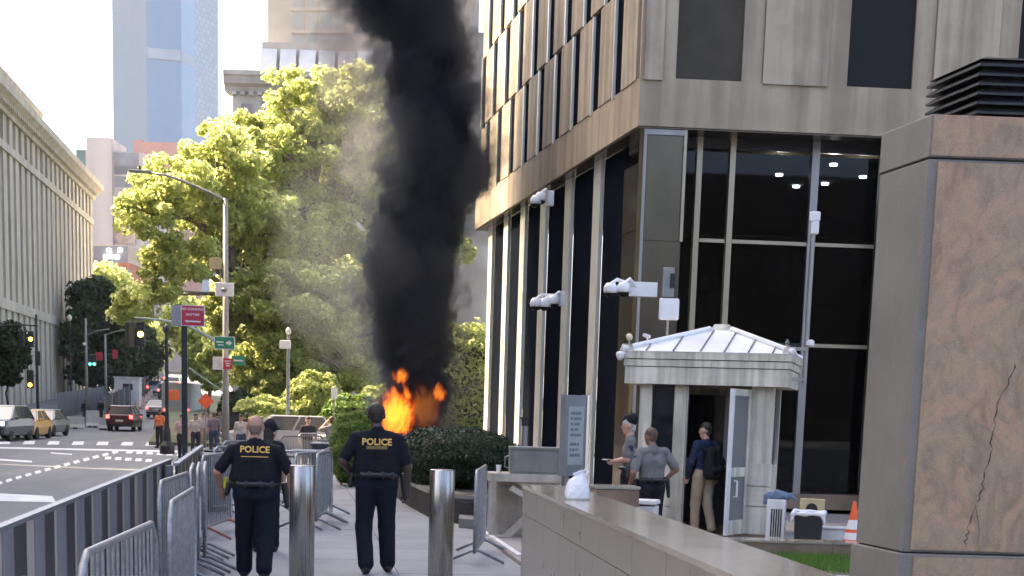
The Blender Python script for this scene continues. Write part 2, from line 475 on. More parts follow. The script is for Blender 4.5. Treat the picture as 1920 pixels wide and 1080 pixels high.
def person(label, loc, heading, h=1.75, pose=None, skin='tan', top=NAVY, legs=NAVYP, hair=HAIRD, hairstyle='short', sleeve='short', shoes=LEATHER,
           vest=False, vox=0.012, girth=1.0, head_yaw=0.0, head_pitch=0.0, group=None, seed=1, fingers=True, wide=1.0):
    root = thing('person', label, 'person', loc, heading, group)
    s = h / 1.78
    J = dict(pel=(0, 0, .96), chest=(0, 0, 1.30), neck=(0, -.01, 1.50), head=(0, .015, 1.655),
             hipL=(-.10, 0, .93), hipR=(.10, 0, .93), kneL=(-.115, .02, .50), kneR=(.115, .02, .50), ankL=(-.12, -.02, .085), ankR=(.12, -.02, .085),
             toeL=(-.14, .15, .03), toeR=(.14, .15, .03), shL=(-.185, -.01, 1.445), shR=(.185, -.01, 1.445),
             elL=(-.26, -.05, 1.17), elR=(.26, -.05, 1.17), wrL=(-.25, .06, .94), wrR=(.25, .06, .94))
    J.update(pose or {})
    J = {a: np.array(v, float) * s for a, v in J.items()}
    P = []; SK, TP, LG, SH, HR, BL = 0, 1, 2, 3, 4, 5
    gw = girth
    up = J['neck'] - J['pel']; up = up / np.linalg.norm(up)
    mid = (J['shL'] + J['shR']) / 2; c = J['chest']
    fr = .66
    # torso: pelvis, waist, chest, shoulder line
    for q in (-1, 1):
        P.append((J['pel'] + np.array([q * .065 * gw, 0, -.02]) * s, J['pel'] + np.array([q * .07 * gw, 0, .06]) * s, .105 * gw * s, .10 * gw * s, LG, .82 * max(1, gw * .95)))
        P.append((J['pel'] + np.array([q * .055 * gw, 0, .10]) * s, c + np.array([q * .075 * wide, 0, 0]) * s, .108 * gw * s, .118 * (.5 + .5 * gw) * s, TP, .80))
        P.append((c + np.array([q * .075 * wide, 0, 0]) * s, mid + (J['shR' if q > 0 else 'shL'] - mid) * .60 + np.array([0, 0, -.045]) * s, .118 * (.5 + .5 * gw) * s, .085 * s, TP, .84))
    for S in 'LR': P.append((J['neck'] + np.array([0, -.01, -.03]) * s, J['sh' + S] + np.array([0, 0, -.012]) * s, .05 * s, .062 * s, TP))
    P.append((mid + np.array([0, -.012, .0]) * s, J['neck'] + np.array([0, -.005, -.005]) * s, .075 * s, .062 * s, TP))
    if vest:
        for q in (-1, 1):
            P.append((c + np.array([q * .10, 0, -.19]) * s, c + np.array([q * .105, 0, .08]) * s, .128 * gw * s, .120 * s, TP, .88))
    P.append((J['neck'] - up * .02 * s, J['head'] - np.array([0, .015, .06]) * s, .056 * s, .054 * s, SK))
    # head, in its own turned frame
    hy, hp = head_yaw, head_pitch
    Rh = np.array(Matrix.Rotation(hy, 3, 'Z') @ Matrix.Rotation(hp, 3, 'X'))
    H = lambda x, y, z: J['head'] + Rh @ (np.array([x, y, z]) * s)
    P.append((H(0, -.012, .035), H(0, .005, .015), .088 * s, .085 * s, SK, 1.0))
    P.append((H(0, .022, -.01), H(0, .035, -.07), .068 * s, .047 * s, SK, 1.0))
    P.append((H(0, .082, .0), H(0, .102, -.022), .011 * s, .014 * s, SK, 1, .012))
    for q in (-1, 1):
        P.append((H(q * .085, -.01, .012), H(q * .086, -.014, -.022), .014 * s, .011 * s, SK, 1, .008))
        P.append((H(q * .032, .082, .022), H(q * .034, .082, .022), .010 * s, .010 * s, HR, 1, .004))
        P.append((H(q * .020, .087, .045), H(q * .050, .078, .044), .006 * s, .005 * s, HR, 1, .004))
    P.append((H(-.02, .083, -.055), H(.02, .083, -.055), .007 * s, .007 * s, SK, 1, .004))
    if hairstyle == 'short':
        P.append((H(0, -.022, .055), H(0, .0, .062), .089 * s, .085 * s, HR, 1, .008)); P.append((H(0, -.045, .03), H(0, -.05, -.035), .068 * s, .056 * s, HR, 1, .01))
    elif hairstyle == 'cropped':
        P.append((H(0, -.016, .045), H(0, .0, .052), .089 * s, .085 * s, HR, 1, .008)); P.append((H(0, -.034, .02), H(0, -.04, -.02), .071 * s, .06 * s, HR, 1, .01))
    elif hairstyle == 'fringe':
        P.append((H(0, -.036, -.005), H(0, -.04, -.03), .070 * s, .06 * s, HR, 1, .01))
    elif hairstyle == 'long':
        P.append((H(0, -.022, .05), H(0, .0, .058), .092 * s, .087 * s, HR, 1, .008)); P.append((H(0, -.05, .03), H(0, -.07, -.16), .075 * s, .06 * s, HR, 1, .01))
    # legs and shoes
    for S in 'LR':
        hp_, kn, an, to = J['hip' + S], J['kne' + S], J['ank' + S], J['toe' + S]
        lw = .5 + .5 * gw; P.append((hp_, kn, .108 * lw * s, .078 * lw * s, LG)); P.append((kn, an + np.array([0, 0, .02]) * s, .080 * lw * s, .072 * lw * s, LG))
        P.append((an + np.array([0, 0, .0]), an + np.array([0, 0, -.03]) * s, .058 * s, .055 * s, SH, 1, .01))
        P.append((an + np.array([0, -.035, -.045]) * s, to + np.array([0, 0, .012]) * s, .043 * s, .040 * s, SH, 1, .015))
        sh, el, wr = J['sh' + S], J['el' + S], J['wr' + S]
        if sleeve == 'short':
            m_ = sh + (el - sh) * .78
            P.append((sh + np.array([0, 0, -.015]) * s, m_, .064 * s, .066 * s, TP)); P.append((sh + (el - sh) * .7, el, .048 * s, .043 * s, SK, 1, .008)); P.append((el, wr, .045 * s, .029 * s, SK))
        else:
            P.append((sh, el, .068 * s, .054 * s, TP)); P.append((el, wr, .054 * s, .038 * s, TP))
        d = wr - el
        if fingers: hand(P, wr, d + np.array([0, .04, -.05]) * s, (.6 if S == 'L' else -.6, .6, 0), SK, s)
        else: P.append((wr, wr + d / np.linalg.norm(d) * .12 * s, .032 * s, .022 * s, SK))
    b = sdf_obj('body', P, [SKIN[skin], top, legs, shoes, hair, LEATHER], root, vox, .028, wob=.0016, seed=seed)
    root['scale_h'] = s
    return root, b, J
def belt_kit(root, J, girth=1.0, items=((-.17, .02, 0), (.19, 0, 1))):
    """duty belt with pouches and a holster, one solid round the waist"""
    s = root['scale_h']; z = 1.045 * s; P = []
    for k in range(24):
        a0, a1 = 2 * math.pi * k / 24, 2 * math.pi * (k + 1) / 24
        rx, ry = .172 * girth * s, .118 * girth * s
        P.append(((rx * math.cos(a0), ry * math.sin(a0), z), (rx * math.cos(a1), ry * math.sin(a1), z), .027 * s, .027 * s, 0, 1, .005))
    for a, hgt, dep in ((200, .06, .03), (225, .05, .028), (250, .055, .03), (285, .05, .03), (315, .06, .032), (345, .05, .03)):
        x, y =   .178 * girth * s * math.cos(R(a)), .122 * girth * s * math.sin(R(a))
        P.append(((x, y, z - hgt * s * .5), (x, y, z + hgt * s * .4), dep * .75 * s, dep * .75 * s, 0, 1, .006))
    for x, y, ln in items:
        P.append(((x * girth * s * 1.15, y * s, z - .01), (x * girth * s * 1.25, (y - .01) * s, z - (.12 + .12 * ln) * s), .036 * s, .026 * s, 0, 1, .01))
    return sdf_obj('duty_belt', P, [LEATHER], root, .012, .01)
def on_back(root, body, me, name, mat, z, x=0.0, lift=.004):
    """lay flat lettering on the back of a body"""
    V = np.array([v.co for v in body.data.vertices]); polys = [tuple(p.vertices) for p in body.data.polygons]
    bvh = BVHTree.FromPolygons([Vector(v) for v in V], polys)
    for v in me.vertices:
        X, Z = v.co.x + x, v.co.y + z
        h_ = bvh.ray_cast(Vector((X, -1, Z)), Vector((0, 1, 0)))
        y = h_[0].y if h_[0] is not None else -.12
        v.co = (X, y - lift - (.003 if v.co.z > 0 else 0), Z)
    me.materials.clear(); me.materials.append(mat)
    o = bpy.data.objects.new(name, me); COL.objects.link(o); o.parent = root
    return o
# ------------------------------------------------------------------ ground, road, pavements
g = MB()
ys = [-120, -40, 0, 24, 34, 44, 54, 62, 75, 90, 105, 115, 125, 140, 160, 190, 230, 280, 340, 420]
def sheet(x0, x1, dz, ys_):
    m = MB(); vs = []; fs = []
    for y in ys_: vs += [(x0, y, ground(y) + dz), (x1, y, ground(y) + dz)]
    for i in range(len(ys_) - 1): fs.append((2 * i, 2 * i + 1, 2 * i + 3, 2 * i + 2))
    return m.add(vs, fs)
M['earth'] = pm('city ground', (.16, .155, .15), (.12, .115, .11), .1, .9)
m = MB()
yb = ys + [600, 900, 3000]
vs = []; fs = []
for y in yb:
    z = (ground(min(y, 420)) - .45)
    vs += [(-1500, y, z), (1500, y, z)]
for i in range(len(yb) - 1): fs.append((2 * i, 2 * i + 1, 2 * i + 3, 2 * i + 2))
struct(m.add(vs, fs).build('ground', M['earth']), 'grey city ground reaching to the far buildings')
ysf = sorted(set(ys + list(range(-20, 260, 6))))
road = struct(sheet(-27, 46, -.15, ysf).build('road', M['asphalt']), 'grey asphalt road sloping up between the buildings')
# road paint: lane dashes, stop bars and crosswalk bars lie 4 mm above the asphalt
def zroad(y): return ground(y) - .146
def paint(name, pts):
    o = MB().add([(p[0], p[1], zroad(p[1])) for p in pts], [tuple(range(len(pts)))]).build(name, M['paint'], road)
    return o
def paint_px(name, quad):
    pts = []
    for px, py in quad:
        z = -.15
        for _ in range(6):
            p = gz(px, py, z); z = zroad(p.y)
        pts.append((p.x, p.y))
    return paint(name, pts)
paint_px('stop_bar', [(-60, 922), (98, 930), (105, 942), (-60, 938)])
for k in range(13):                                                   # dashed lane line towards the crossing
    t0 = (k + .12) / 13; t1 = (k + .70) / 13
    X = lambda t: -10 + 235 * t; Y = lambda t: 909 - 64 * t ** .9
    paint_px('lane_dash', [(X(t0), Y(t0) - 2.2), (X(t1), Y(t1) - 2.2), (X(t1) + 3, Y(t1) + 2.0), (X(t0) + 3, Y(t0) + 2.6)])
for k in range(9):                                                    # crosswalk bars across the road
    px = -50 + 46 * k
    yy = 826 + .012 * px
    paint_px('crosswalk_bar', [(px + 4, yy), (px + 24, yy), (px + 22, yy + 6.5), (px, yy + 6.5)])
for k in range(6): paint_px('crosswalk_bar', [(238 + 19 * k, 846 + .9 * k), (249 + 19 * k, 846 + .9 * k), (248 + 19 * k, 850 + .9 * k), (236 + 19 * k, 850 + .9 * k)])
for k in range(5): paint_px('crosswalk_bar', [(198 + 19 * k, 856 + 1.2 * k), (209 + 19 * k, 856 + 1.2 * k), (208 + 19 * k, 861 + 1.2 * k), (196 + 19 * k, 861 + 1.2 * k)])
paint_px('stop_line', [(0, 838), (335, 845), (335, 848), (0, 841)])
paint_px('lane_line', [(-40, 858), (60, 864), (60, 867), (-40, 861)])
paint_px('lane_line', [(262, 778), (283, 762), (285, 762), (266, 778)])
paint_px('lane_line', [(95, 848), (135, 851), (135, 853), (95, 850)])

# near pavement: concrete flags laid with open joints between the kerb and the planters
EDGE_PX = [(1180, 1185), (970, 1065), (885, 1012), (802, 969), (760, 940), (738, 922), (722, 895), (716, 872), (712, 852)]
EDGE = [gz(*p) for p in EDGE_PX]
EDGE = [Vector((EDGE[0].x - .2, 2, 0))] + EDGE + [Vector((EDGE[-1].x + .3, 70, 0))]
def edge_x(y):
    for a, b in zip(EDGE, EDGE[1:]):
        if a.y <= y <= b.y: return a.x + (b.x - a.x) * (y - a.y) / max(1e-6, b.y - a.y)
    return EDGE[-1].x
KERB_X = -2.05
Y_END = 47.0
m = MB()
yy = [2 + 1.5 * i for i in range(31)]
pts = [(KERB_X, 2)] + [(edge_x(y), y) for y in yy] + [(KERB_X, yy[-1])]
pts = [(p[0], p[1]) for p in pts]
sidewalk = struct(m.prism(pts, [-.14 + ground(p[1]) for p in pts], [-.012 + ground(p[1]) for p in pts]).build('sidewalk', M['joint']), 'grey concrete pavement the officers walk on')
for i in range(30):
    y0, y1 = 2 + 1.5 * i, 3.5 + 1.5 * i
    x = KERB_X + .16
    xe = min(edge_x(y0), edge_x(y1))
    xs = []
    while x < xe - .9: xs.append(x); x += 1.5
    xs.append(x)
    for j, xa in enumerate(xs):
        last = j == len(xs) - 1
        q = .004
        a1 = edge_x(y0) - q if last else xa + 1.5 - q
        b1 = edge_x(y1) - q if last else xa + 1.5 - q
        if a1 - xa < .1 and b1 - xa < .1: continue
        poly = [(xa + q, y0 + q), (max(a1, xa + .05), y0 + q), (max(b1, xa + .05), y1 - q), (xa + q, y1 - q)]
        dz = random.uniform(-.002, .002)
        MB().prism(poly, [ground(p[1]) - .05 for p in poly], [ground(p[1]) + dz for p in poly]).build('flagstone', M['concrete'], sidewalk)
for i in range(22):
    y0 = 2 + 2 * i
    poly = [(KERB_X - .02, y0 + .005), (KERB_X + .15, y0 + .005), (KERB_X + .15, y0 + 1.995), (KERB_X - .02, y0 + 1.995)]
    MB().prism(poly, [ground(p[1]) - .16 for p in poly], [ground(p[1]) + .001 for p in poly]).build('kerbstone', M['granite_grey'], sidewalk)
# plaza on the right of the pavement
pts = [(edge_x(y) + .003, y) for y in yy] + [(30, yy[-1]), (30, 2)]
M['plaza'] = pm('plaza paving', (.30, .28, .255), (.24, .22, .20), .8, .8, speck=.15)
plaza = struct(MB().prism(pts, -.3, [ground(p[1]) - .004 for p in pts]).build('plaza', M['plaza']), 'pale paved plaza in front of the office block')
# park ground beyond the crossing
M['lawn'] = pm('park ground', (.10, .12, .05), (.08, .08, .05), .6, .95)
park = struct(MB().prism([(-7.2, 78), (46, 78), (46, 190), (-14, 190)], [-.4] * 4, [ground(78) + .02, ground(78) + .02, ground(190) + .02, ground(190) + .02]).build('park', M['lawn']), 'shaded park ground under the big trees')

# ------------------------------------------------------------------ tall office block on the right
CD = 31.0
C = at(1197, 235, CD); CZ = C.z                     # lower corner of its overhanging upper storeys
ANG_F = R(-4.0)
ANG_S = math.atan2(-math.cos(R(3.3)), math.sin(R(3.3)))   # the side wall runs towards the viewer
eF = Vector((math.cos(ANG_F), math.sin(ANG_F), 0)); nF = Vector((math.sin(ANG_F), -math.cos(ANG_F), 0))
eS = Vector((math.cos(ANG_S), math.sin(ANG_S), 0)); nS = Vector((math.sin(ANG_S), -math.cos(ANG_S), 0))
office = thing('office_building', 'tall limestone office block with dark glass ground floor beside the black smoke', 'building', (C.x + 8, C.y + 8, 0))
def uF(px, py, off=0.0):
    p = hit(px, py, Vector((C.x, C.y, 0)) + nF * off, nF); return (p - C).dot(eF), p.z
def uS(px, py, off=0.0):
    p = hit(px, py, Vector((C.x, C.y, 0)) + nS * off, nS); return (p - C).dot(eS), p.z
LEN_S, LEN_F = 18.6, 34.0
TOPZ = 62.0
O = (C.x, C.y)
inner = lambda a, b: (C.x + eF.x * a - eS.x * b - 0, C.y + eF.y * a - eS.y * b)
core = [inner(.12, .12), inner(LEN_F, .12), inner(LEN_F, LEN_S), inner(.12, LEN_S)]
MB().prism(core, CZ + .02, TOPZ).build('upper_wall', M['lime'], office)
# lintel bands
ZB = uF(1330, 150)[1]
fb('lintel', M['lime'], office, O, ANG_F, 0, LEN_F, CZ, ZB, -.2, 0)
fb('lintel', M['lime'], office, O, ANG_S, -LEN_S, -.003, CZ + .002, ZB, -.2, .001)
ROW = 2.03
NR = 5
# front bays measured from the photo
fw = [uF(1270, 80)[0], uF(1394, 80)[0], uF(1432, 80)[0], uF(1556, 80)[0], uF(1592, 80)[0], uF(1714, 80)[0], uF(1753, 80)[0], uF(1880, 80)[0]]
per = fw[4] - fw[0]; wid = fw[1] - fw[0]; half = fw[2] - fw[0]
ztop = ZB + NR * ROW
fb('pier', M['lime'], office, O, ANG_F, 0, fw[0], ZB, ztop, -.2, -.001)
fb('corner_panel', M['limepan'], office, O, ANG_F, .06, .42, ZB - .05, ztop, -.001, .05)
for b in range(18):
    u0 = fw[0] + half * b
    fb('pier', M['lime'], office, O, ANG_F, u0 + wid, u0 + half, ZB, ztop, -.2, -.001)
    for r_ in range(3):
        z0, z1 = ZB + r_ * ROW * 1.6, ZB + r_ * ROW * 1.6 + ROW * 1.55
        if (b + r_) % 2 == 0:
            p = fb('window_pane', M['pane_bronze'] if (b, r_) == (0, 0) else M['pane_dark'], office, O, ANG_F, u0, u0 + wid, z0, z1, -.13, -.06)
        else:
            fb('stone_panel', M['limepan'], office, O, ANG_F, u0 + .01, u0 + wid - .01, z0 - .03, z1, -.2, .05)
PS = 1.86
for b in range(13):
    for r_ in range(NR):
        z0 = ZB + r_ * ROW; z1 = z0 + ROW - .06
        st = (b + .5 * (r_ % 2)) * PS + .28
        if st + 1.9 > LEN_S: continue
        fb('stone_panel', M['limepan'], office, O, ANG_S, -st - 1.10, -st, z0, z1, -.2, .02)
        fb('window_pane', M['pane_side'], office, O, ANG_S, -st - 1.70, -st - 1.105, z0 + .003, z1, -.14, -.025)
        fb('window_trim', M['mull'], office, O, ANG_S, -st - 1.80, -st - 1.705, z0 - .05, z1, -.15, .03)
# soffit and recessed ground floor
REC = .85
MB().prism([inner(.05, .05), inner(LEN_F, .05), inner(LEN_F, LEN_S), inner(.05, LEN_S)], CZ - .03, CZ - .002).build('soffit', M['bronze'], office)
GZ = CZ - .03
M['glass_front'] = bpy.data.materials.new('smoked glass'); M['glass_front'].use_nodes = True
nt = M['glass_front'].node_tree
nt.nodes.remove(nt.nodes['Principled BSDF'])
tr = nt.nodes.new('ShaderNodeBsdfTransparent'); tr.inputs[0].default_value = (.20, .22, .25, 1)
gl = nt.nodes.new('ShaderNodeBsdfGlossy'); gl.inputs['Roughness'].default_value = .02; gl.inputs[0].default_value = (.8, .85, .9, 1)
fz = nt.nodes.new('ShaderNodeFresnel'); fz.inputs[0].default_value = 1.35
mx = nt.nodes.new('ShaderNodeMixShader')
nt.links.new(fz.outputs[0], mx.inputs[0]); nt.links.new(tr.outputs[0], mx.inputs[1]); nt.links.new(gl.outputs[0], mx.inputs[2]); nt.links.new(mx.outputs[0], nt.nodes['Material Output'].inputs['Surface'])
# corner column clad in bronze panels
cu0, cu1 = uF(1206, 350, -.12)[0], uF(1281, 350, -.12)[0]
zj = uF(1240, 452, -.12)[1]
colu = fb('corner_column', M['bronze'], office, O, ANG_F, cu0, cu1, 0, GZ, -.9, -.15)
fb('column_panel', M['bronze'], office, O, ANG_F, cu0 + .05, cu1 - .05, zj + .01, GZ - .12, -.15, -.12)
fb('column_panel', M['bronze'], office, O, ANG_F, cu0 + .05, cu1 - .05, .05, zj - .01, -.15, -.12)
fb('column_trim', M['alu_dull'], office, O, ANG_F, cu0 - .02, cu0 + .035, 0, GZ, -.16, -.09)
fb('column_trim', M['alu_bronze'], office, O, ANG_F, cu1 - .03, cu1 + .03, zj, GZ, -.16, -.08)
fb('column_trim', M['alu_dull'], office, O, ANG_F, cu0, cu1, GZ - .11, GZ - .005, -.14, -.085)
# side clad panels of that column
fb('column_panel', M['bronze'], office, O, ANG_S, -2.05, -.25, zj + .3, GZ - .5, -.9, -.30)
fb('column_panel', M['bronze'], office, O, ANG_S, -2.05, -.25, 0, zj + .285, -.9, -.31)
# front glazing: mullions and panes
mul = [uF(1308, 350, -REC)[0], uF(1370, 350, -REC)[0], uF(1525, 350, -REC)[0], uF(1652, 350, -REC)[0]]
zh = [uF(1450, 456, -REC)[1], uF(1580, 650, -REC)[1]]
ZBASE = uF(1560, 927, -REC)[1]
mul0 = cu1 + .05
fb('base_course', M['granite_brown'], office, O, ANG_F, mul0, mul[3] + 6, 0, ZBASE, -REC - .3, -REC + .25)
edges = [mul0] + mul
for i, u in enumerate(mul[:3]):
    w = .055 if i != 2 else .075
    fb('mullion', M['alu_dull'] if i == 2 else M['alu_bronze'], office, O, ANG_F, u - w, u + w, ZBASE, GZ, -REC - .12, -REC + .10)
zl = [ZBASE] + [zh[1], zh[0]] + [GZ - .22]
for i in range(4):
    u0 = edges[i] + (.075 if i else 0); u1 = edges[i + 1] - .075
    for j in range(3):
        fb('window_pane', M['glass_front'], office, O, ANG_F, u0, u1, zl[j] + .04, zl[j + 1] - .04, -REC - .03, -REC)
    if i:
        for z in ((zh[0],) if i < 3 else zh):
            fb('transom', M['alu_bronze'], office, O, ANG_F, u0 + .001, u1 - .001, z - .035, z + .035, -REC - .06, -REC + .05)
        if i < 3: fb('transom', M['black'], office, O, ANG_F, u0 + .001, u1 - .001, zh[1] - .03, zh[1] + .03, -REC - .06, -REC + .02)
    fb('head_rail', M['black'], office, O, ANG_F, u0 + .002, u1 - .002, GZ - .2, GZ - .002, -REC - .08, -REC + .06)
fb('jamb', M['black'], office, O, ANG_F, mul[3] - .06, mul[3] + .12, ZBASE, GZ - .003, -REC - .1, -.06)
fb('ground_wall', M['lime'], office, O, ANG_F, mul[3] + .121, LEN_F, .02, GZ - .004, -REC, -.05)
# dim lobby behind the front glass with five lit downlights
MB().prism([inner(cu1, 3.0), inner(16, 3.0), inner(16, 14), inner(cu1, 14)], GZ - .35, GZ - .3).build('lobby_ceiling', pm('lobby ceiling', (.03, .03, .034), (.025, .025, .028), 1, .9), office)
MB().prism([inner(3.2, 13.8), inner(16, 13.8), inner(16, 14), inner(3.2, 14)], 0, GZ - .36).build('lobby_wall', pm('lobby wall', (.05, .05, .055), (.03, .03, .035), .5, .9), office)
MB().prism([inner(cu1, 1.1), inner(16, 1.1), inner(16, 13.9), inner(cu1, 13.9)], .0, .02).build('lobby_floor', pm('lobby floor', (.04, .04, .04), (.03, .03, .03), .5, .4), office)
LAMPM = em('lit downlight', (1.0, .95, .85), 26)
for px, py in ((1563, 308), (1618, 331), (1547, 344), (1493, 349), (1461, 327)):
    p = gz(px, py, GZ - .37)
    MB().lathe([(.075, -.03), (.08, .012)], (p.x, p.y, p.z), 14).build('downlight', LAMPM, office)
# side glazing: broad pale fins with dark glass between, hardly set back from the wall above
RS = .30
us = [uS(px, 540, -RS)[0] for px in (1115, 1061.5, 1016, 978.5, 947.5, 919, 898)]
us = [u for u in us if u > -LEN_S + .3]
for i, u in enumerate(us):
    fb('mullion', M['mull'], office, O, ANG_S, u - .32, u + .32, 0, GZ - .003, -RS - .05, -RS + .035)
    nx = (us[i + 1] if i + 1 < len(us) else -LEN_S + .33)
    if u - .321 - (nx + .321) > .1:
        fb('window_pane', M['pane_side'], office, O, ANG_S, nx + .321, u - .321, .25, GZ - .02, -RS - .1, -RS - .06)
        fb('base_course', M['granite_brown'], office, O, ANG_S, nx + .321, u - .321, 0, .25, -RS - .12, -RS + .03)
fb('window_pane', M['pane_side'], office, O, ANG_S, us[0] + .321, -2.06, .0, GZ - .02, -RS - .1, -RS - .06)

# ------------------------------------------------------------------ colonnaded building on the left
A = at(172, 345, 200); B = at(0, 172, 141)
HZ = A.z
dv = Vector((A.x - B.x, A.y - B.y, 0)); Ltot = dv.length; dv.normalize()
ANG_L = math.atan2(dv.y, dv.x)
EXT = 80.0  # unseen near end, lengthened to shade the road
OL = (B.x - dv.x * EXT, B.y - dv.y * EXT)
LL = Ltot + EXT
M['lstone'] = pm('warm limestone', (.60, .545, .43), (.50, .45, .355), .5, .85, streak=(.9, .2))
M['lwin'] = pm('dark window glass', (.035, .037, .04), (.025, .026, .03), .5, .15)  # one even near-black for all these windows
court = thing('courthouse', 'long colonnaded limestone building with heavy cornice and set back attic', 'building', (B.x - 12, B.y, 0))
nL = Vector((math.sin(ANG_L), -math.cos(ANG_L), 0))
def cp(u, n): return (OL[0] + dv.x * u + nL.x * n, OL[1] + dv.y * u + nL.y * n)
MB().prism([cp(0, -34), cp(0, -1.0), cp(LL - .5, -1.0), cp(LL - .5, -34)], -1, HZ - 1.5).build('wall', M['lstone'], court)
zc = HZ
Z1, Z2, Z3, Z4 = 9.4, 10.3, zc - 5.0, zc - 4.3
fb('base_band', M['lstone'], court, OL, ANG_L, 0, LL, Z1, Z2, -1.0, .25)
fb('architrave', M['lstone'], court, OL, ANG_L, 0, LL, Z3, Z4, -1.0, .2)
# cornice profile swept along the wall
MB().ext([(-1, zc - 1.9), (.3, zc - 1.9), (.35, zc - 1.5), (1.0, zc - 1.0), (1.35, zc - .75), (1.4, zc - .1), (1.2, zc), (-1, zc)], dv, nL, (OL[0], OL[1], 0), LL + .9).build('cornice', M['lstone'], court)
# plain stone behind and the corner returns
MB().prism([cp(0, -9), cp(0, -3.2), cp(LL - 19, -3.2), cp(LL - 19, -9)], zc - .2, zc + 4.4).build('attic', M['lstone'], court)
MB().ext([(-9.2, zc + 4.4), (-2.9, zc + 4.4), (-2.7, zc + 4.9), (-9.2, zc + 5.0)], dv, nL, (OL[0], OL[1], 0), LL - 18.6).build('attic_cornice', M['lstone'], court)
nb = int(LL / 3.0)
for i in range(nb + 1):
    u = LL - 1.0 - 3.0 * i
    if u < 1: break
    fb('pilaster', M['lstone'], court, OL, ANG_L, u - .85, u + .85, Z2, Z3, -1.0, .02)
    fb('pier', M['lstone'], court, OL, ANG_L, u - .9, u + .9, -1, Z1, -1.0, .12)
    fb('frieze_block', M['lstone'], court, OL, ANG_L, u - .75, u + .75, Z4, zc - 1.9, -1.0, .05)
    w = fb('window', M['lwin'], court, OL, ANG_L, u - 2.15, u - .85, Z2 + .4, Z3 - .5, -.99, -.9)
    fb('window', M['lwin'], court, OL, ANG_L, u - 2.2, u - .95, Z4 + .25, zc - 2.1, -.99, -.85)
    fb('window', M['lwin'], court, OL, ANG_L, u - 2.1, u - .9, .5, Z1 - .7, -.99, -.85)
    for q in range(3): fb('dentil', M['lstone'], court, OL, ANG_L, u - 2.8 + q, u - 2.25 + q, zc - 1.48, zc - 1.02, .3, .85)
    fb('modillion', M['lstone'], court, OL, ANG_L, u - .5, u + .3, zc + 4.0, zc + 4.4, -3.3, -2.9)
fb('plain_wall', M['lstone'], court, OL, ANG_L, LL - .15, LL, -1, Z3, -1.0, .06)

# ------------------------------------------------------------------ unseen blocks added out of frame: one shades this corner, others shape reflections
shade = thing('shade_tower', 'tall unseen brick tower across the street, added to shade this corner', 'building', (-52, 32, 0))
MB().prism([(-84, 6), (-30, 6), (-30, 62.5), (-84, 62.5)], -1, 105).build('wall', pm('brown brick', (.26, .17, .12), (.20, .13, .09), .6, .9), shade)
for i in range(9):
    for j in range(5): bx('window', M['lwin'], shade, (-29.98, 10 + i * 5.8, 6 + j * 7), (.1, 2.2, 3.4))
REFL_DARK = pm('unseen dark stone', (.022, .024, .030), (.016, .018, .022), .6, .9)  # near black so the front glass reflects it dark
for x0, x1, h_, lab in ((-50, 7, 26, 'tall unseen dark stone building behind the viewer on the left'), (7.5, 18.5, 9, 'low unseen dark stone building behind the viewer in the middle'), (19, 70, 24, 'broad unseen dark stone building behind the viewer on the right')):
    rearb = thing('reflection_block', lab, 'building', ((x0 + x1) / 2, -85, 0))  # unseen mass added for the reflections in the office glass
    MB().prism([(x0, -105), (x1, -105), (x1, -85), (x0, -85)], -1, h_).build('wall', REFL_DARK, rearb)
    for i in range(int((x1 - x0) / 6)):
        for j in range(int(h_ / 6)): bx('window', M['lwin'], rearb, (x0 + 3 + i * 6, -84.97, 4 + j * 5.6), (2.4, .1, 3.6))

# ------------------------------------------------------------------ far buildings
def fary(px, d): return at(px, 700, d)
# blue glass tower with folded faces
def towermat(name, c1, c2, grid, amt, rough=.35):
    m_ = bpy.data.materials.new(name); m_.use_nodes = True; nt = m_.node_tree; L = nt.links.new
    b_ = nt.nodes['Principled BSDF']; b_.inputs['Roughness'].default_value = rough; b_.inputs['Metallic'].default_value = .0
    g_ = nt.nodes.new('ShaderNodeNewGeometry'); br = nt.nodes.new('ShaderNodeTexBrick')
    mp_ = nt.nodes.new('ShaderNodeMapping'); mp_.inputs['Rotation'].default_value = (math.pi / 2, 0, 0)
    br.offset = .5 if amt > .2 else 0.0
    br.inputs['Scale'].default_value = 1.0; br.inputs['Brick Width'].default_value = grid[0]; br.inputs['Row Height'].default_value = grid[1]; br.inputs['Mortar Size'].default_value = .15
    br.inputs['Color1'].default_value = (*c1, 1); br.inputs['Color2'].default_value = (*c2, 1); br.inputs['Mortar'].default_value = (*[x * (1 - amt * .5) for x in c1], 1)
    L(g_.outputs['Position'], mp_.inputs['Vector']); L(mp_.outputs['Vector'], br.inputs['Vector']); L(br.outputs['Color'], b_.inputs['Base Color'])
    return m_
TD = 640.0
tw = thing('glass_tower', 'slender blue glass skyscraper with folded faces rising behind the street', 'skyscraper', tuple(at(310, 740, TD)))
tp = [at(218, 740, TD + 4), at(280, 740, TD), at(343, 740, TD + 4), at(368, 740, TD + 16), at(409, 740, TD + 34)]
cols = [towermat('tower glass dim face', (.075, .135, .195), (.08, .14, .20), (3, 4), .08), towermat('tower glass blue', (.07, .185, .33), (.075, .19, .336), (3, 4), .08),
        towermat('tower glass bright face', (.105, .25, .41), (.11, .255, .415), (3, 4), .08), towermat('tower glass chequer', (.15, .235, .32), (.20, .28, .36), (1.5, 2.0), .25)]  # each face's share of light is put into its glass tone
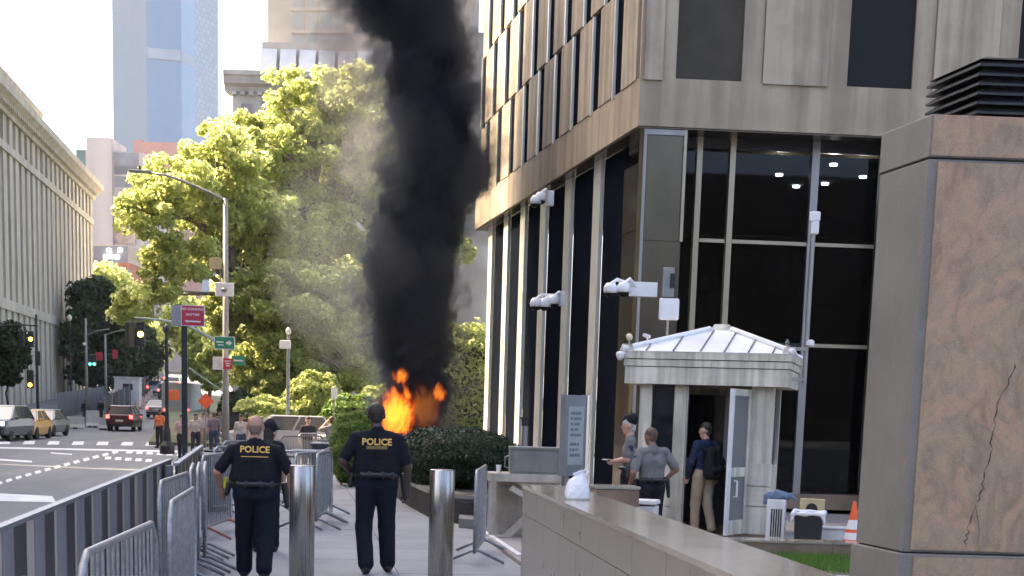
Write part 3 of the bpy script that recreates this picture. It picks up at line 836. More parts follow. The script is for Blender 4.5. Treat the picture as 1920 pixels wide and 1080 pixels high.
for i in range(4):
    a, b = tp[i], tp[i + 1]
    back = Vector((0, 30, 0))
    MB().prism([(a.x, a.y), (b.x, b.y), (b.x, b.y + 30), (a.x, a.y + 30)], -2, 250).build('facade', cols[i], tw)
    if i in (1, 2):
        z = at(310, 100, TD).z
        d_ = (b - a).normalized()
        MB().prism([(a.x + d_.x * .3, a.y - .6), (b.x - d_.x * .3, b.y - .6), (b.x - d_.x * .3, b.y - .02), (a.x + d_.x * .3, a.y - .02)], z - 2, z + 2).build('mechanical_band', pm('louvre band', (.22, .30, .38), (.18, .26, .34), .2, .5), tw)

def block(name, label, px0, px1, ytop, d, depth, mat, rows=None, wmat=None, wsize=(1.4, 2.0), skew=0.0, parent=None, ybot=760, cat='building'):
    """a far building from the left and right edges, the roof line and the distance it stands at"""
    a, b = at(px0, (ytop + 760) / 2, d), at(px1, (ytop + 760) / 2, d + skew)
    zt = at((px0 + px1) / 2, ytop, d).z
    t = parent or thing(name, label, cat, ((a.x + b.x) / 2, (a.y + b.y) / 2, 0))
    e = Vector((b.x - a.x, b.y - a.y, 0)).normalized()
    bk = Vector((-e.y, e.x, 0)) * depth
    MB().prism([(a.x, a.y), (b.x, b.y), (b.x + bk.x, b.y + bk.y), (a.x + bk.x, a.y + bk.y)], -2, zt).build('wall', mat, t)
    ang = math.atan2(e.y, e.x)
    for px, py in (rows or []):
        n = Vector((math.sin(ang), -math.cos(ang), 0))
        p = hit(px, py, a, n); u = (p - a).dot(e)
        w = fb('window', wmat or M['lwin'], t, (a.x, a.y), ang, u - wsize[0] / 2, u + wsize[0] / 2, p.z - wsize[1] / 2, p.z + wsize[1] / 2, -.05, .12)
        fb('window_sill', mat, t, (a.x, a.y), ang, u - wsize[0] / 2 - .2, u + wsize[0] / 2 + .2, p.z - wsize[1] / 2 - .4, p.z - wsize[1] / 2 - .02, -.05, .35)
    return t, a, ang, zt
PALE = pm('pale render', (.50, .45, .42), (.43, .385, .36), .12, .9, streak=(.3, .15))
PINK = pm('pink brick', (.36, .20, .17), (.29, .155, .135), .15, .9)
WGREY = pm('grey window', (.20, .20, .22), (.16, .16, .18), .3, .3)
t, a, ang, zt = block('apartment_building', 'cream stepped apartment block standing left of the red brick one', 164, 272, 285, 380, 26, PALE,
                      [(229, 307), (246, 307), (229, 331), (246, 331), (184, 350), (184, 375), (300, 0)][:6], WGREY, (3.6, 5.0))
block('', '', 165, 212, 258, 379, 14, PALE, parent=t); block('', '', 146, 170, 281, 383, 14, pm('green glass', (.05, .12, .12), (.04, .10, .10), .3, .2), parent=t)
for px, py in ((184, 350),): pass
fbp = hit(178, 405, a, Vector((math.sin(ang), -math.cos(ang), 0)))
fb('billboard', pm('dark hoarding', (.10, .09, .10), (.08, .07, .08), .4, .8), t, (a.x, a.y), ang, (at(164, 405, 380) - a).length * -.0 + .6, 3.8 + 8, at(170, 413, 380).z, at(170, 396, 380).z, .02, .5)
fb('balcony_panel', pm('mottled brick', (.45, .36, .28), (.22, .15, .12), .35, .9), t, (a.x, a.y), ang, .6, 11.6, at(170, 455, 380).z, at(170, 414, 380).z, .02, .3)
t2, *_ = block('brick_building', 'red brick building with flat roof beneath the glass tower', 252, 334, 266, 410, 30, PINK, [(262, 300), (262, 330)], WGREY, (2.5, 3.5))
block('', '', 258, 268, 262, 412, 6, PINK, parent=t2)
t3, a3, ang3, z3 = block('corner_building', 'low cream shop building with lit windows at the street end', 158, 242, 459, 330, 20, pm('cream stone', (.50, .42, .30), (.42, .35, .25), .3, .9),
                     [(170 + 10 * i, 478) for i in range(7)], WGREY, (2.2, 3.6))
LITW = em('lit lamp glass', (1.0, .93, .75), 2.2)
for px, py in ((198, 482), (209, 481), (220, 482), (205, 470), (225, 469)):
    p = hit(px, py, a3, Vector((math.sin(ang3), -math.cos(ang3), 0)))
    bx('lit_window', LITW, t3, (p.x, p.y - .3, p.z), (.75, .3, .75), ang3)
block('brick_house', 'orange brick house low at the street end behind the yellow green tree', 180, 244, 492, 300, 18, pm('orange brick', (.38, .15, .09), (.30, .11, .07), .4, .9), [(190 + 9 * i, 520) for i in range(6)], WGREY, (2.0, 3))
block('street_end_building', 'grey stone building closing the street end above the cars', 244, 420, 560, 290, 18, pm('street stone', (.34, .31, .28), (.26, .235, .21), .3, .9),
      [(290 + 22 * i, 590 + 40 * j) for i in range(6) for j in range(3)], WGREY, (2.4, 4.5))

# classical tower with cornice and set back storeys behind the big tree
CDp = 190.0
GST = pm('grey white stone', (.42, .41, .39), (.34, .33, .315), .3, .9, streak=(.5, .15))
ct, ca, cang, cz = block('classical_building', 'pale classical tower block with deep cornice behind the big trees', 436, 1000, 165, CDp, 40, GST,
                         [(463, 216), (500, 210), (540, 205), (463, 300), (500, 298), (463, 380), (500, 378), (540, 375), (890, 300), (870, 300), (890, 380)], WGREY, (1.3, 2.6))
ce = Vector((math.cos(cang), math.sin(cang), 0)); cn = Vector((math.sin(cang), -math.cos(cang), 0))
W_ = (at(1000, 462, CDp) - ca).length
MB().ext([(-3, 0), (.2, 0), (.3, .5), (.9, .8), (1.1, 1.5), (1.3, 1.7), (1.3, 2.2), (-3, 2.2)], ce, cn, (ca.x - ce.x * .9, ca.y - ce.y * .9, cz - .9), W_ + 1.8).build('cornice', GST, ct)
for i in range(30): fb('dentil', GST, ct, (ca.x, ca.y), cang, i * 1.0, i * 1.0 + .5, cz - 1.3, cz - .92, -.05, .5)
block('', '', 490, 990, 86, CDp + 3, 30, GST, parent=ct)
p0 = at(490, 86, CDp + 3)
GLR = pm('skylight glass', (.45, .47, .5), (.36, .38, .41), .4, .35)
for i in range(9):
    u = i * 2.3
    q = [p0 + ce * u, p0 + ce * (u + 1.9)]
    zt_ = p0.z; zb = zt_ - 3.9
    MB().add([(q[0].x + cn.x * 1.5, q[0].y + cn.y * 1.5, zb), (q[1].x + cn.x * 1.5, q[1].y + cn.y * 1.5, zb), (q[1].x + cn.x * .1, q[1].y + cn.y * .1, zt_ - .3), (q[0].x + cn.x * .1, q[0].y + cn.y * .1, zt_ - .3),
              (q[0].x, q[0].y, zb), (q[1].x, q[1].y, zb)], [(0, 1, 2, 3), (0, 3, 4), (1, 5, 2), (0, 4, 5, 1), (3, 2, 5, 4)]).build('skylight', GLR, ct)
block('', '', 501, 880, -220, CDp + 7, 24, pm('buff stone', (.46, .42, .35), (.38, .345, .285), .3, .9), [(560 + 26 * i, 40 + 42 * j) for i in range(4) for j in range(-2, 2)], pm('pale green glass', (.30, .34, .33), (.26, .30, .29), .3, .3), (1.3, 2.0), parent=ct)
block('', '', 862, 985, 62, CDp - 6, 20, GST, parent=ct)
# ------------------------------------------------------------------ big granite vent pier with louvre cap, right edge
def gp(p): return (p.x, p.y)
PD = 13.5
f0 = at(1718, 640, PD)                                   # front left edge (leans with the picture, vertical in the place)
ANG_P = R(-6.0); eP = Vector((math.cos(ANG_P), math.sin(ANG_P), 0)); dS = Vector((-math.sin(R(3.3)), math.cos(R(3.3)), 0))
zt_p = at(1750, 214, PD).z; zj1 = at(1745, 296, PD).z; zj0 = at(1690, 1036, PD).z
pier = thing('vent_pier', 'massive granite pier faced with a cracked pink slab under black louvres', 'pier', (f0.x + 1.1, f0.y + .5, 0))
PWID, PDEP = 2.6, 0.98
def pq(a, b): return (f0.x + eP.x * a + dS.x * b, f0.y + eP.y * a + dS.y * b)
base_poly = lambda i: [pq(i, i), pq(PWID - i, i), pq(PWID - i, PDEP - i), pq(i, PDEP - i)]
MB().prism(base_poly(-.03), -.05, zj0 - .006).build('base_block', M['granite_grey'], pier, bev=.008)
MB().prism(base_poly(0), zj0 + .006, zj1 - .006).build('shaft', M['granite_grey'], pier, bev=.01)
MB().prism(base_poly(-.008), zj1 + .006, zt_p).build('cap_block', M['granite_grey'], pier, bev=.01)
MB().prism(base_poly(.03), zj0 - .05, zj1 + .05).build('core', M['joint'], pier)
# pink slab: veined stone
def pinkstone():
    m_ = bpy.data.materials.new('veined pink granite'); m_.use_nodes = True; nt = m_.node_tree; L = nt.links.new
    b_ = nt.nodes['Principled BSDF']; b_.inputs['Roughness'].default_value = .5
    g_ = nt.nodes.new('ShaderNodeNewGeometry')
    mp_ = nt.nodes.new('ShaderNodeMapping'); mp_.inputs['Scale'].default_value = (1.0, 1.0, .55); mp_.inputs['Rotation'].default_value = (0, R(14), 0)
    L(g_.outputs['Position'], mp_.inputs['Vector'])
    n1 = nt.nodes.new('ShaderNodeTexNoise'); n1.inputs['Scale'].default_value = .75; n1.inputs['Detail'].default_value = 9; n1.inputs['Roughness'].default_value = .62; n1.inputs['Distortion'].default_value = 4.0
    L(mp_.outputs['Vector'], n1.inputs['Vector'])
    c1 = _ramp(nt, n1.outputs['Fac'], [(0.28, (.27, .21, .15)), (0.40, (.36, .255, .155)), (0.47, (.30, .225, .15)), (0.53, (.40, .255, .16)), (0.60, (.33, .24, .16)), (0.72, (.41, .275, .14))])
    n2 = nt.nodes.new('ShaderNodeTexNoise'); n2.inputs['Scale'].default_value = 5.0; n2.inputs['Detail'].default_value = 8; n2.inputs['Distortion'].default_value = 1.5
    L(mp_.outputs['Vector'], n2.inputs['Vector'])
    c2 = _ramp(nt, n2.outputs['Fac'], [(0.3, .68), (0.5, 1.0), (.8, 1.12)])
    mx_ = nt.nodes.new('ShaderNodeMix'); mx_.data_type = 'RGBA'; mx_.blend_type = 'MULTIPLY'; mx_.inputs['Factor'].default_value = .8
    L(c1, mx_.inputs['A']); L(c2, mx_.inputs['B'])
    n3 = nt.nodes.new('ShaderNodeTexNoise'); n3.inputs['Scale'].default_value = 130; L(g_.outputs['Position'], n3.inputs['Vector'])
    c3 = _ramp(nt, n3.outputs['Fac'], [(.35, .82), (.65, 1.14)])
    mx2 = nt.nodes.new('ShaderNodeMix'); mx2.data_type = 'RGBA'; mx2.blend_type = 'MULTIPLY'; mx2.inputs['Factor'].default_value = 1
    L(mx_.outputs['Result'], mx2.inputs['A']); L(c3, mx2.inputs['B'])
    L(mx2.outputs['Result'], b_.inputs['Base Color'])
    bp = nt.nodes.new('ShaderNodeBump'); bp.inputs['Strength'].default_value = .3; bp.inputs['Distance'].default_value = .01
    L(n2.outputs['Fac'], bp.inputs['Height']); L(bp.outputs['Normal'], b_.inputs['Normal'])
    return m_
PINKST = pinkstone()
nP = Vector((math.sin(ANG_P), -math.cos(ANG_P), 0))
M['slab'] = PINKST
fb('face_slab', PINKST, pier, gp(f0), ANG_P, .075, PWID - .075, zj0 + .03, zj1 - .03, -.02, .018)
fb('face_slab', PINKST, pier, gp(f0), ANG_P, .01, PWID - .01, zj1 + .02, zt_p - .004, -.02, .02)
fb('face_slab', PINKST, pier, gp(f0), ANG_P, .10, PWID - .1, .02, zj0 - .03, -.02, .045)
# the crack: a thin broken line of dark filler down the slab
cr = [(1905, 680), (1893, 712), (1878, 740), (1868, 775), (1862, 820), (1853, 862), (1845, 900), (1838, 930), (1826, 955), (1818, 985), (1812, 1010), (1804, 1030)]
P0 = Vector((f0.x, f0.y, 0)) + nP * .019
rc_ = random.Random(21); fine = []
for (x0_, y0_), (x1_, y1_) in zip(cr, cr[1:]):
    for q in range(4): fine.append((x0_ + (x1_ - x0_) * q / 4 + rc_.uniform(-4, 4), y0_ + (y1_ - y0_) * q / 4))
CRM = pm('crack filler', (.07, .055, .045), (.04, .032, .027), 20, .9)
i = 0
while i < len(fine) - 2:
    k_ = rc_.randint(4, 9); seg_ = fine[i:i + k_ + 1]
    if len(seg_) > 1:
        MB().tube([hit(px, py, P0, nP) for px, py in seg_], [.0008] + [rc_.uniform(.0015, .0065) for _ in seg_[1:-1]] + [.0008], 5).build('crack', CRM, pier)
    i += k_ if rc_.random() < .7 else k_ + 1
cr2 = [(1828, 945), (1832, 965), (1836, 990), (1834, 1015)]
MB().tube([hit(px, py, P0, nP) for px, py in cr2], [.001, .003, .002, .001], 5).build('crack', MATS['crack filler'], pier)
# louvre cap
lou = thing('louvre_cap', 'black louvred vent cap on top of the granite pier', 'vent', (f0.x + 1.2, f0.y + .5, zt_p))
LH = .455; nf = 6
def lpoly(o):
    return [pq(.40 - o, .03 - o), pq(PWID + .02 + o, .03 - o), pq(PWID + .02 + o, PDEP - .03 + o), pq(.40 - o, PDEP - .03 + o)]
for i in range(nf):
    z0 = zt_p + .02 + i * LH / nf
    MB().prism(lpoly(.032), z0, z0 + .018, None).build('louvre_blade', M['louver'], lou)
    MB().prism(lpoly(.032), z0 + .018, z0 + .058, lpoly(-.03)).build('louvre_blade', M['louver'], lou)
MB().prism(lpoly(-.07), zt_p + .001, zt_p + LH).build('inner_box', M['black'], lou)
MB().prism(lpoly(.02), zt_p + LH + .002, zt_p + LH + .03, lpoly(-.05)).build('top_plate', M['louver'], lou)

# ------------------------------------------------------------------ granite parapet in the foreground
WZ = 1.10
wa = gz(981, 909, WZ); wb = gz(1392, 1085, WZ); wc = gz(1485, 1085, WZ); wd = gz(1118, 924, WZ)
wdir = Vector((wb.x - wa.x, wb.y - wa.y, 0)).normalized(); wnr = Vector((wdir.y, -wdir.x, 0))
wthick = abs((wc - wa).dot(Vector((-wdir.y, wdir.x, 0))))
print('wall', wa, wb, wthick)
ANG_W = math.atan2(wdir.y, wdir.x)                       # runs from the far end towards the viewer; pavement side on its right
wall = thing('parapet', 'low polished grey granite parapet running towards the viewer with a bag on it', 'wall', (wa.x, wa.y, 0))
WL = 12.5
TH = max(.5, min(.75, wthick))
lo_w = lambda u0, u1, z0, z1, n0, n1, nm, mt: fb(nm, mt, wall, gp(wa), ANG_W, u0, u1, z0, z1, n0, n1)
lo_w(.02, WL, -.02, WZ - .04, -TH + .03, -.03, 'core', M['joint'])
CO = .235
u = 0.0
i = 0
lens = [1.05, .62, .95, 1.1, .8, 1.2, 1.0, .9, 1.1, 1.0, 1.2, 1.1, 1.0]
while u < WL - .2:
    w = lens[i % len(lens)]
    MBo = MB().box((0, 0, 0), (1, 1, 1))
    lo_w(u + .003, u + w - .003, WZ - .035 - CO, WZ - .035, -.032, 0, 'facing_slab', M['granite_wall'])
    lo_w(u + .003, u + w - .003, WZ - .035, WZ, -TH, .004, 'coping_slab', M['granite_top'])
    lo_w(u + .003, u + w - .003, .0, WZ - .035, -TH, -TH + .03, 'facing_slab', M['granite_wall'])
    u += w; i += 1
u = -.0
while u < WL - .2:
    w = lens[(i + 3) % len(lens)] * .85
    lo_w(u + .003, u + w - .003, 0, WZ - .035 - CO - .006, -.034, -.002, 'facing_slab', M['granite_wall'])
    u += w; i += 1
lo_w(-.0, .02, 0, WZ - .036, -TH + .001, -.001, 'end_slab', M['granite_wall'])

# white carrier bag standing on the parapet
bagp = at(1085, 937, 13.0); 
bz = WZ
v = ray(1086, 938); bp_ = ORG + v * ((WZ - EYE) / v.z)
M['bagp'] = pm('thin white plastic', (.80, .80, .82), (.72, .72, .75), 14, .3, bump=.6, bscale=25, spec=.6)
bag = thing('carrier_bag', 'crumpled white plastic carrier bag standing on the granite parapet', 'bag', (bp_.x, bp_.y + .08, WZ), R(10))
rsb = random.Random(9); prof = [(.0, .0), (.098, .0), (.108, .02), (.104, .07), (.092, .12), (.074, .165), (.05, .195), (.036, .212), (.046, .228)]
vs = []; fs = []; nn_ = 22
ph_ = [rsb.uniform(0, 6.28) for _ in range(6)]
for r0, z in prof:
    for k_ in range(nn_):
        a_ = 2 * math.pi * k_ / nn_
        w_ = 1 + (.05 * math.sin(3 * a_ + ph_[0] + z * 20) + .06 * math.sin(7 * a_ + ph_[1] - z * 25) + rsb.uniform(-.03, .03)) * (.5 + z * 5)
        vs.append((r0 * w_ * math.cos(a_), r0 * .62 * w_ * math.sin(a_), z + (rsb.uniform(-.006, .006) if z > .01 else 0) + .02 * (math.cos(a_) if z > .19 else 0)))
for i in range(len(prof) - 1):
    for k_ in range(nn_): fs.append((i * nn_ + k_, i * nn_ + (k_ + 1) % nn_, (i + 1) * nn_ + (k_ + 1) % nn_, (i + 1) * nn_ + k_))
MB().add(vs, fs).build('sack', M['bagp'], bag, smooth=True, world=False)
MB().tube([(.05, -.01, .17), (.085, -.012, .225), (.078, -.012, .26), (.052, -.01, .25), (.03, 0, .205)], [.010, .005, .004, .005, .010], 6).build('handle', M['bagp'], bag, smooth=True, world=False)

# ------------------------------------------------------------------ steel bollards
bol = None
for px, lab in ((567, 'brushed steel bollard beside the bald officer in navy'), (830, 'brushed steel bollard standing alone before the dark hedge')):
    p = at(px, 872, 14.5)
    if bol is None:
        bol = thing('bollard', lab, 'bollard', (p.x, p.y, 0), 0, 'steel bollards across the pavement')
        hgt = p.z; r_ = .118
        MB().lathe([(r_, 0), (r_, hgt - .012), (r_ - .004, hgt - .004), (r_ - .012, hgt)], seg=48).build('sleeve', M['steel'], bol, smooth=False, world=False)
        for pl in bol.children[0].data.polygons: pl.use_smooth = len(pl.vertices) == 4
        MB().lathe([(r_ + .02, .0), (r_ + .02, .01), (r_ + .002, .02)], seg=40).build('base_ring', M['steel'], bol, world=False)
    else: copy_thing(bol, (p.x, p.y, 0), 0, lab)

# ------------------------------------------------------------------ guard booth
BD = 23.9
ANG_B = R(-21.5); eB = Vector((math.cos(ANG_B), math.sin(ANG_B), 0)); nB = Vector((math.sin(ANG_B), -math.cos(ANG_B), 0))
b0 = at(1172, 690, BD + .45); b0.z = 0
booth = thing('guard_booth', 'small cream guard booth with hipped white roof and open door', 'booth', (b0.x + 1.2, b0.y + .9, 0))
def uB(px, py, off=0.0):
    p = hit(px, py, b0 + nB * off, nB); return (p - b0).dot(eB), p.z
OB = gp(b0)
U1 = uB(1481, 700)[0]
BDEP = 2.35
z_e0, z_e1, z_e2, z_e3 = uB(1320, 722)[1], uB(1320, 690)[1], uB(1320, 676)[1], uB(1320, 664)[1]
def slab(name, mat, u0, u1, z0, z1, n0, n1): return fb(name, mat, booth, OB, ANG_B, u0, u1, z0, z1, n0, n1)
slab('fascia', M['cream'], 0, U1, z_e0, z_e1, -BDEP, 0)
slab('fascia', M['cream'], -.02, U1 + .02, z_e1 + .012, z_e2, -BDEP - .02, .02)
slab('fascia', M['cream'], -.04, U1 + .04, z_e2 + .012, z_e3 + .03, -BDEP - .04, .04)
slab('shadow_gap', M['black'], .03, U1 - .03, z_e0 + .05, z_e3, -BDEP + .03, -.03)
# hipped roof of separate sheets with raised ribs
ap_u = uB(1337, 640)[0]; za = uB(1337, 606, -BDEP / 2)[1] - .02; zr = z_e3 + .032
rc = [(-.04, .04), (U1 + .04, .04), (U1 + .04, -BDEP - .04), (-.04, -BDEP - .04)]
ct_ = .17
rt = [(ap_u - ct_, -BDEP / 2 + ct_), (ap_u + ct_, -BDEP / 2 + ct_), (ap_u + ct_, -BDEP / 2 - ct_), (ap_u - ct_, -BDEP / 2 - ct_)]
def wB(u, n, z): return Vector((b0.x + eB.x * u + nB.x * n, b0.y + eB.y * u + nB.y * n, z))
zc_ = za - .10
for i in range(4):
    j = (i + 1) % 4
    A0, A1, T0, T1 = wB(*rc[i], zr), wB(*rc[j], zr), wB(*rt[i], zc_), wB(*rt[j], zc_)
    MB().add([A0, A1, T1, T0, A0 - Vector((0, 0, .03)), A1 - Vector((0, 0, .03)), T1 - Vector((0, 0, .03)), T0 - Vector((0, 0, .03))],
             [(0, 1, 2, 3), (7, 6, 5, 4), (0, 4, 5, 1), (1, 5, 6, 2), (2, 6, 7, 3), (3, 7, 4, 0)]).build('roof_sheet', M['white_roof'], booth)
    MB().tube([A0 + Vector((0, 0, .02)), T0 + Vector((0, 0, .02))], .045, 8).build('roof_hip', M['white_roof'], booth)
    if i in (0, 1):
        for f_ in (.14, .30, .46, .60, .74, .88):
            a_ = A0.lerp(A1, f_)
            tu = f_
            # seam rises straight up the slope until it meets the hip or the cap
            mid = T0.lerp(T1, .5); full = T0.lerp(T1, min(1, max(0, (f_ - .42) / .16)))
            s_ = 1.0 if .42 <= f_ <= .58 else (f_ / .42 if f_ < .42 else (1 - f_) / .42)
            up_ = (T0.lerp(T1, .5) - A0.lerp(A1, .5))
            e_ = a_ + up_ * s_ * .97
            MB().tube([a_ + Vector((0, 0, .012)), e_ + Vector((0, 0, .012))], .012, 6).build('roof_seam', M['alu_dull'], booth)
MB().prism([gp(wB(ap_u + s1 * .2, -BDEP / 2 + s2 * .2, 0)) for s1, s2 in ((-1, 1), (1, 1), (1, -1), (-1, -1))], zc_ - .05, za,
           [gp(wB(ap_u + s1 * .11, -BDEP / 2 + s2 * .11, 0)) for s1, s2 in ((-1, 1), (1, 1), (1, -1), (-1, -1))]).build('roof_cap', M['cream'], booth)
for (u_, n_) in ((0.02, .0), (U1 - .02, 0)):
    p = wB(u_, n_ - .05, zr + .0)
    MB().box((p.x, p.y, p.z + .05), (.22, .16, .10), ANG_B, (.7, .6)).build('corner_block', M['cream'], booth)
# body: posts, windows, doorway
IN = -.22
def wpx(px, py=800): return uB(px, py, IN)[0]
uw = [wpx(1199, 760), wpx(1222, 760), wpx(1264, 760), wpx(1287, 760), wpx(1370, 760), wpx(1408, 760), wpx(1450, 760)]
zhd = z_e0 - .02
zs = uB(1240, 862, IN)[1]
def post(u0, u1, nm='post', z0=.0, z1=None, d=.16, m_=None): return slab(nm, m_ or M['cream'], u0, u1, z0, z_e0 - .003 if z1 is None else z1, IN - d, IN)
post(uw[0], uw[1]); post(uw[2], uw[3]); post(uw[5], uw[6], d=.3)
slab('door_jamb', M['alu_dull'], uw[3] + .005, uw[3] + .03, 0, zhd, IN - .1, IN + .015)
GLB = pm('booth glass', (.012, .016, .026), (.010, .013, .020), 1, .08, spec=.4)
slab('window_pane', GLB, uw[1] + .02, uw[2] - .02, zs, zhd, IN - .1, IN - .07)
slab('window_frame', M['cream'], uw[1], uw[2], zs - .06, zs, IN - .14, IN - .01)
for k_ in range(3):
    z0 = .06 + k_ * (zs - .12) / 3
    slab('wall_panel', M['cream'], uw[1] + .003, uw[2] - .003, z0 + .012, z0 + (zs - .12) / 3 - .012, IN - .15, IN - .03)
slab('wall_panel', M['cream'], uw[1] + .001, uw[2] - .001, 0, zs - .061, IN - .16, IN - .06)
for k_ in range(3):
    zz = [0.02, uB(1425, 950, IN)[1], uB(1425, 912, IN)[1], uB(1425, 868, IN)[1]]
    slab('quoin_block', M['cream'], uw[5] - .02, uw[6] + .025, zz[k_] + .012, zz[k_ + 1] - .012, IN - .28, IN + .03)
UR = uw[6] - .02
# right and back walls, floor, dark inside
slab('side_wall', M['cream'], UR - .10, UR, 0, zs - .05, -BDEP + .25, IN - .31)
slab('window_pane', GLB, UR - .06, UR - .03, zs, zhd, -BDEP + .45, IN - .36)
slab('side_post', M['cream'], UR - .11, UR + .002, zs - .05, z_e0 - .004, -BDEP + .25, -BDEP + .42)
slab('side_post', M['alu_dull'], UR - .08, UR + .003, zs - .05, z_e0 - .004, -1.25, -1.18)
slab('window_pane', GLB, uw[0] + .05, uw[0] + .08, zs, zhd, -BDEP + .3, IN - .18)
slab('side_wall', M['cream'], uw[0] + .003, uw[0] + .1, 0, zs - .003, -BDEP + .3, IN - .17)
slab('back_wall', M['cream'], uw[0] + .01, UR - .12, 0, z_e0 - .005, -BDEP + .1, -BDEP + .22)
slab('back_window', GLB, uw[1] + .1, uw[5] - .05, zs, zhd - .1, -BDEP + .221, -BDEP + .25)
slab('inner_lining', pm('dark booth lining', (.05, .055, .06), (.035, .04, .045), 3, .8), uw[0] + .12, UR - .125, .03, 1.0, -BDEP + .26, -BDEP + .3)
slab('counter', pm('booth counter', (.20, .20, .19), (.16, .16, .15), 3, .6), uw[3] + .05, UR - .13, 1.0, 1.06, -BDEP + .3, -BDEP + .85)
slab('inner_post', M['alu_dull'], uw[3] + .42, uw[3] + .50, 1.06, z_e0 - .006, -BDEP + .31, -BDEP + .38)
slab('floor_slab', M['granite_brown'], uw[0] - .05, UR + .1, -.02, .022, -BDEP + .05, IN + .12)
# open door leaf, hinged on the right post and swung outwards
hp = wB(uw[5] - .01, IN + .03, 0)
DA = ANG_B + R(180 + 72)
door = bpy.data.objects.new('door', None); COL.objects.link(door); door.parent = booth
door.location = hp - wloc(booth); door.rotation_euler = (0, 0, DA)
DWD = .72; DH = zhd - .03
def dbx(nm, mt, x0, x1, z0, z1, y0=-.022, y1=.022): return bx(nm, mt, door, ((x0 + x1) / 2, (y0 + y1) / 2, (z0 + z1) / 2), (x1 - x0, y1 - y0, z1 - z0), 0, world=False)
dbx('stile', M['cream'], 0, .09, .04, DH); dbx('stile', M['white'], DWD - .09, DWD, .04, DH)
dbx('rail', M['cream'], .09, DWD - .09, DH - .1, DH, -.021, .021); dbx('rail', M['cream'], .09, DWD - .09, .92, 1.06, -.021, .021); dbx('rail', M['cream'], .09, DWD - .09, .04, .26, -.021, .021)
DGL = pm('door glass', (.16, .165, .165), (.12, .125, .13), 1.2, .1, spec=.6)
dbx('window_pane', DGL, .09, DWD - .09, 1.06, DH - .1, -.006, .006); dbx('window_pane', DGL, .09, DWD - .09, .26, .92, -.006, .006)
MB().tube([(DWD - .2, .03, .62), (DWD - .2, .08, .62), (DWD - .2, .08, .86), (DWD - .2, .03, .86)], .016, 8).build('handle', M['white'], door, world=False)
MB().tube([(DWD - .2, -.03, .62), (DWD - .2, -.08, .62), (DWD - .2, -.08, .86), (DWD - .2, -.03, .86)], .016, 8).build('handle', M['white'], door, world=False)

# fittings on the booth
def fit(name, label, cat, px, py, d, z=None, rz=0.0):
    p = at(px, py, d); return thing(name, label, cat, (p.x, p.y, p.z if z is None else z), rz)
p = at(1250, 640, 25.2)
ant = thing('antenna_mast', 'mast with white square antenna panel above the booth roof', 'antenna', (p.x, p.y, p.z - .15))
zA = at(1251, 580, 25.2).z
MB().tube([(p.x, p.y, p.z - .2), (p.x, p.y, at(1250, 505, 25.2).z)], .022, 8).build('pole', M['alu_dull'], ant)
MB().box((p.x + .0, p.y - .06, zA), (.32, .07, .34), ANG_F).build('panel', M['white_plastic'], ant, bev=.03)
MB().box((p.x - .03, p.y - .05, at(1250, 530, 25.2).z), (.18, .08, .46), ANG_F).build('long_panel', M['alu_dull'], ant, bev=.015)
MB().box((p.x + .03, p.y - .11, at(1250, 527, 25.2).z), (.08, .06, .22), ANG_F).build('bracket', M['black'], ant, bev=.01)
p = at(1180, 632, 24.3)
lmp = thing('globe_lamp', 'small round globe lamp on the booth eave corner', 'lamp', (p.x, p.y, p.z - .1))
MB().lathe([(.0, -.055), (.035, -.045), (.055, 0), (.035, .045), (.0, .055)], (p.x, p.y, p.z), 16).build('globe', pm('opal glass', (.75, .68, .45), (.7, .62, .4), 5, .3), lmp, smooth=True)
MB().tube([(p.x, p.y, p.z - .10), (p.x, p.y, p.z - .05)], .02, 8).build('stem', M['alu_dull'], lmp)
p = at(1163, 664, 24.3)
ec = thing('eave_camera', 'white dome camera under the left corner of the booth eave', 'camera', (p.x, p.y, p.z))
MB().lathe([(.03, -.09), (.06, -.04), (.065, .0), (.06, .03), (.0, .05)], (p.x, p.y, p.z), 16).build('dome', M['white_plastic'], ec, smooth=True)
MB().tube([(p.x, p.y, p.z + .02), (p.x + .12, p.y + .02, p.z + .03)], .018, 8).build('arm', M['white_plastic'], ec)
p = at(1213, 631, 24.6)
ec2 = thing('roof_camera', 'small white bullet camera on the booth roof slope', 'camera', (p.x, p.y, p.z))
MB().tube([(p.x - .06, p.y - .06, p.z + .02), (p.x + .05, p.y + .05, p.z)], .028, 10).build('housing', M['white_plastic'], ec2)
MB().tube([(p.x, p.y, p.z), (p.x + .02, p.y, p.z - .08)], .012, 6).build('stem', M['white_plastic'], ec2)
p = at(1476, 646, 24.1)
fn = thing('finial', 'little grey finial on the right eave of the booth', 'finial', (p.x, p.y, p.z - .06))
MB().lathe([(.05, -.08), (.05, -.02), (.02, 0), (.035, .03), (.01, .08)], (p.x, p.y, p.z), 12).build('knob', M['greygreen'], fn)
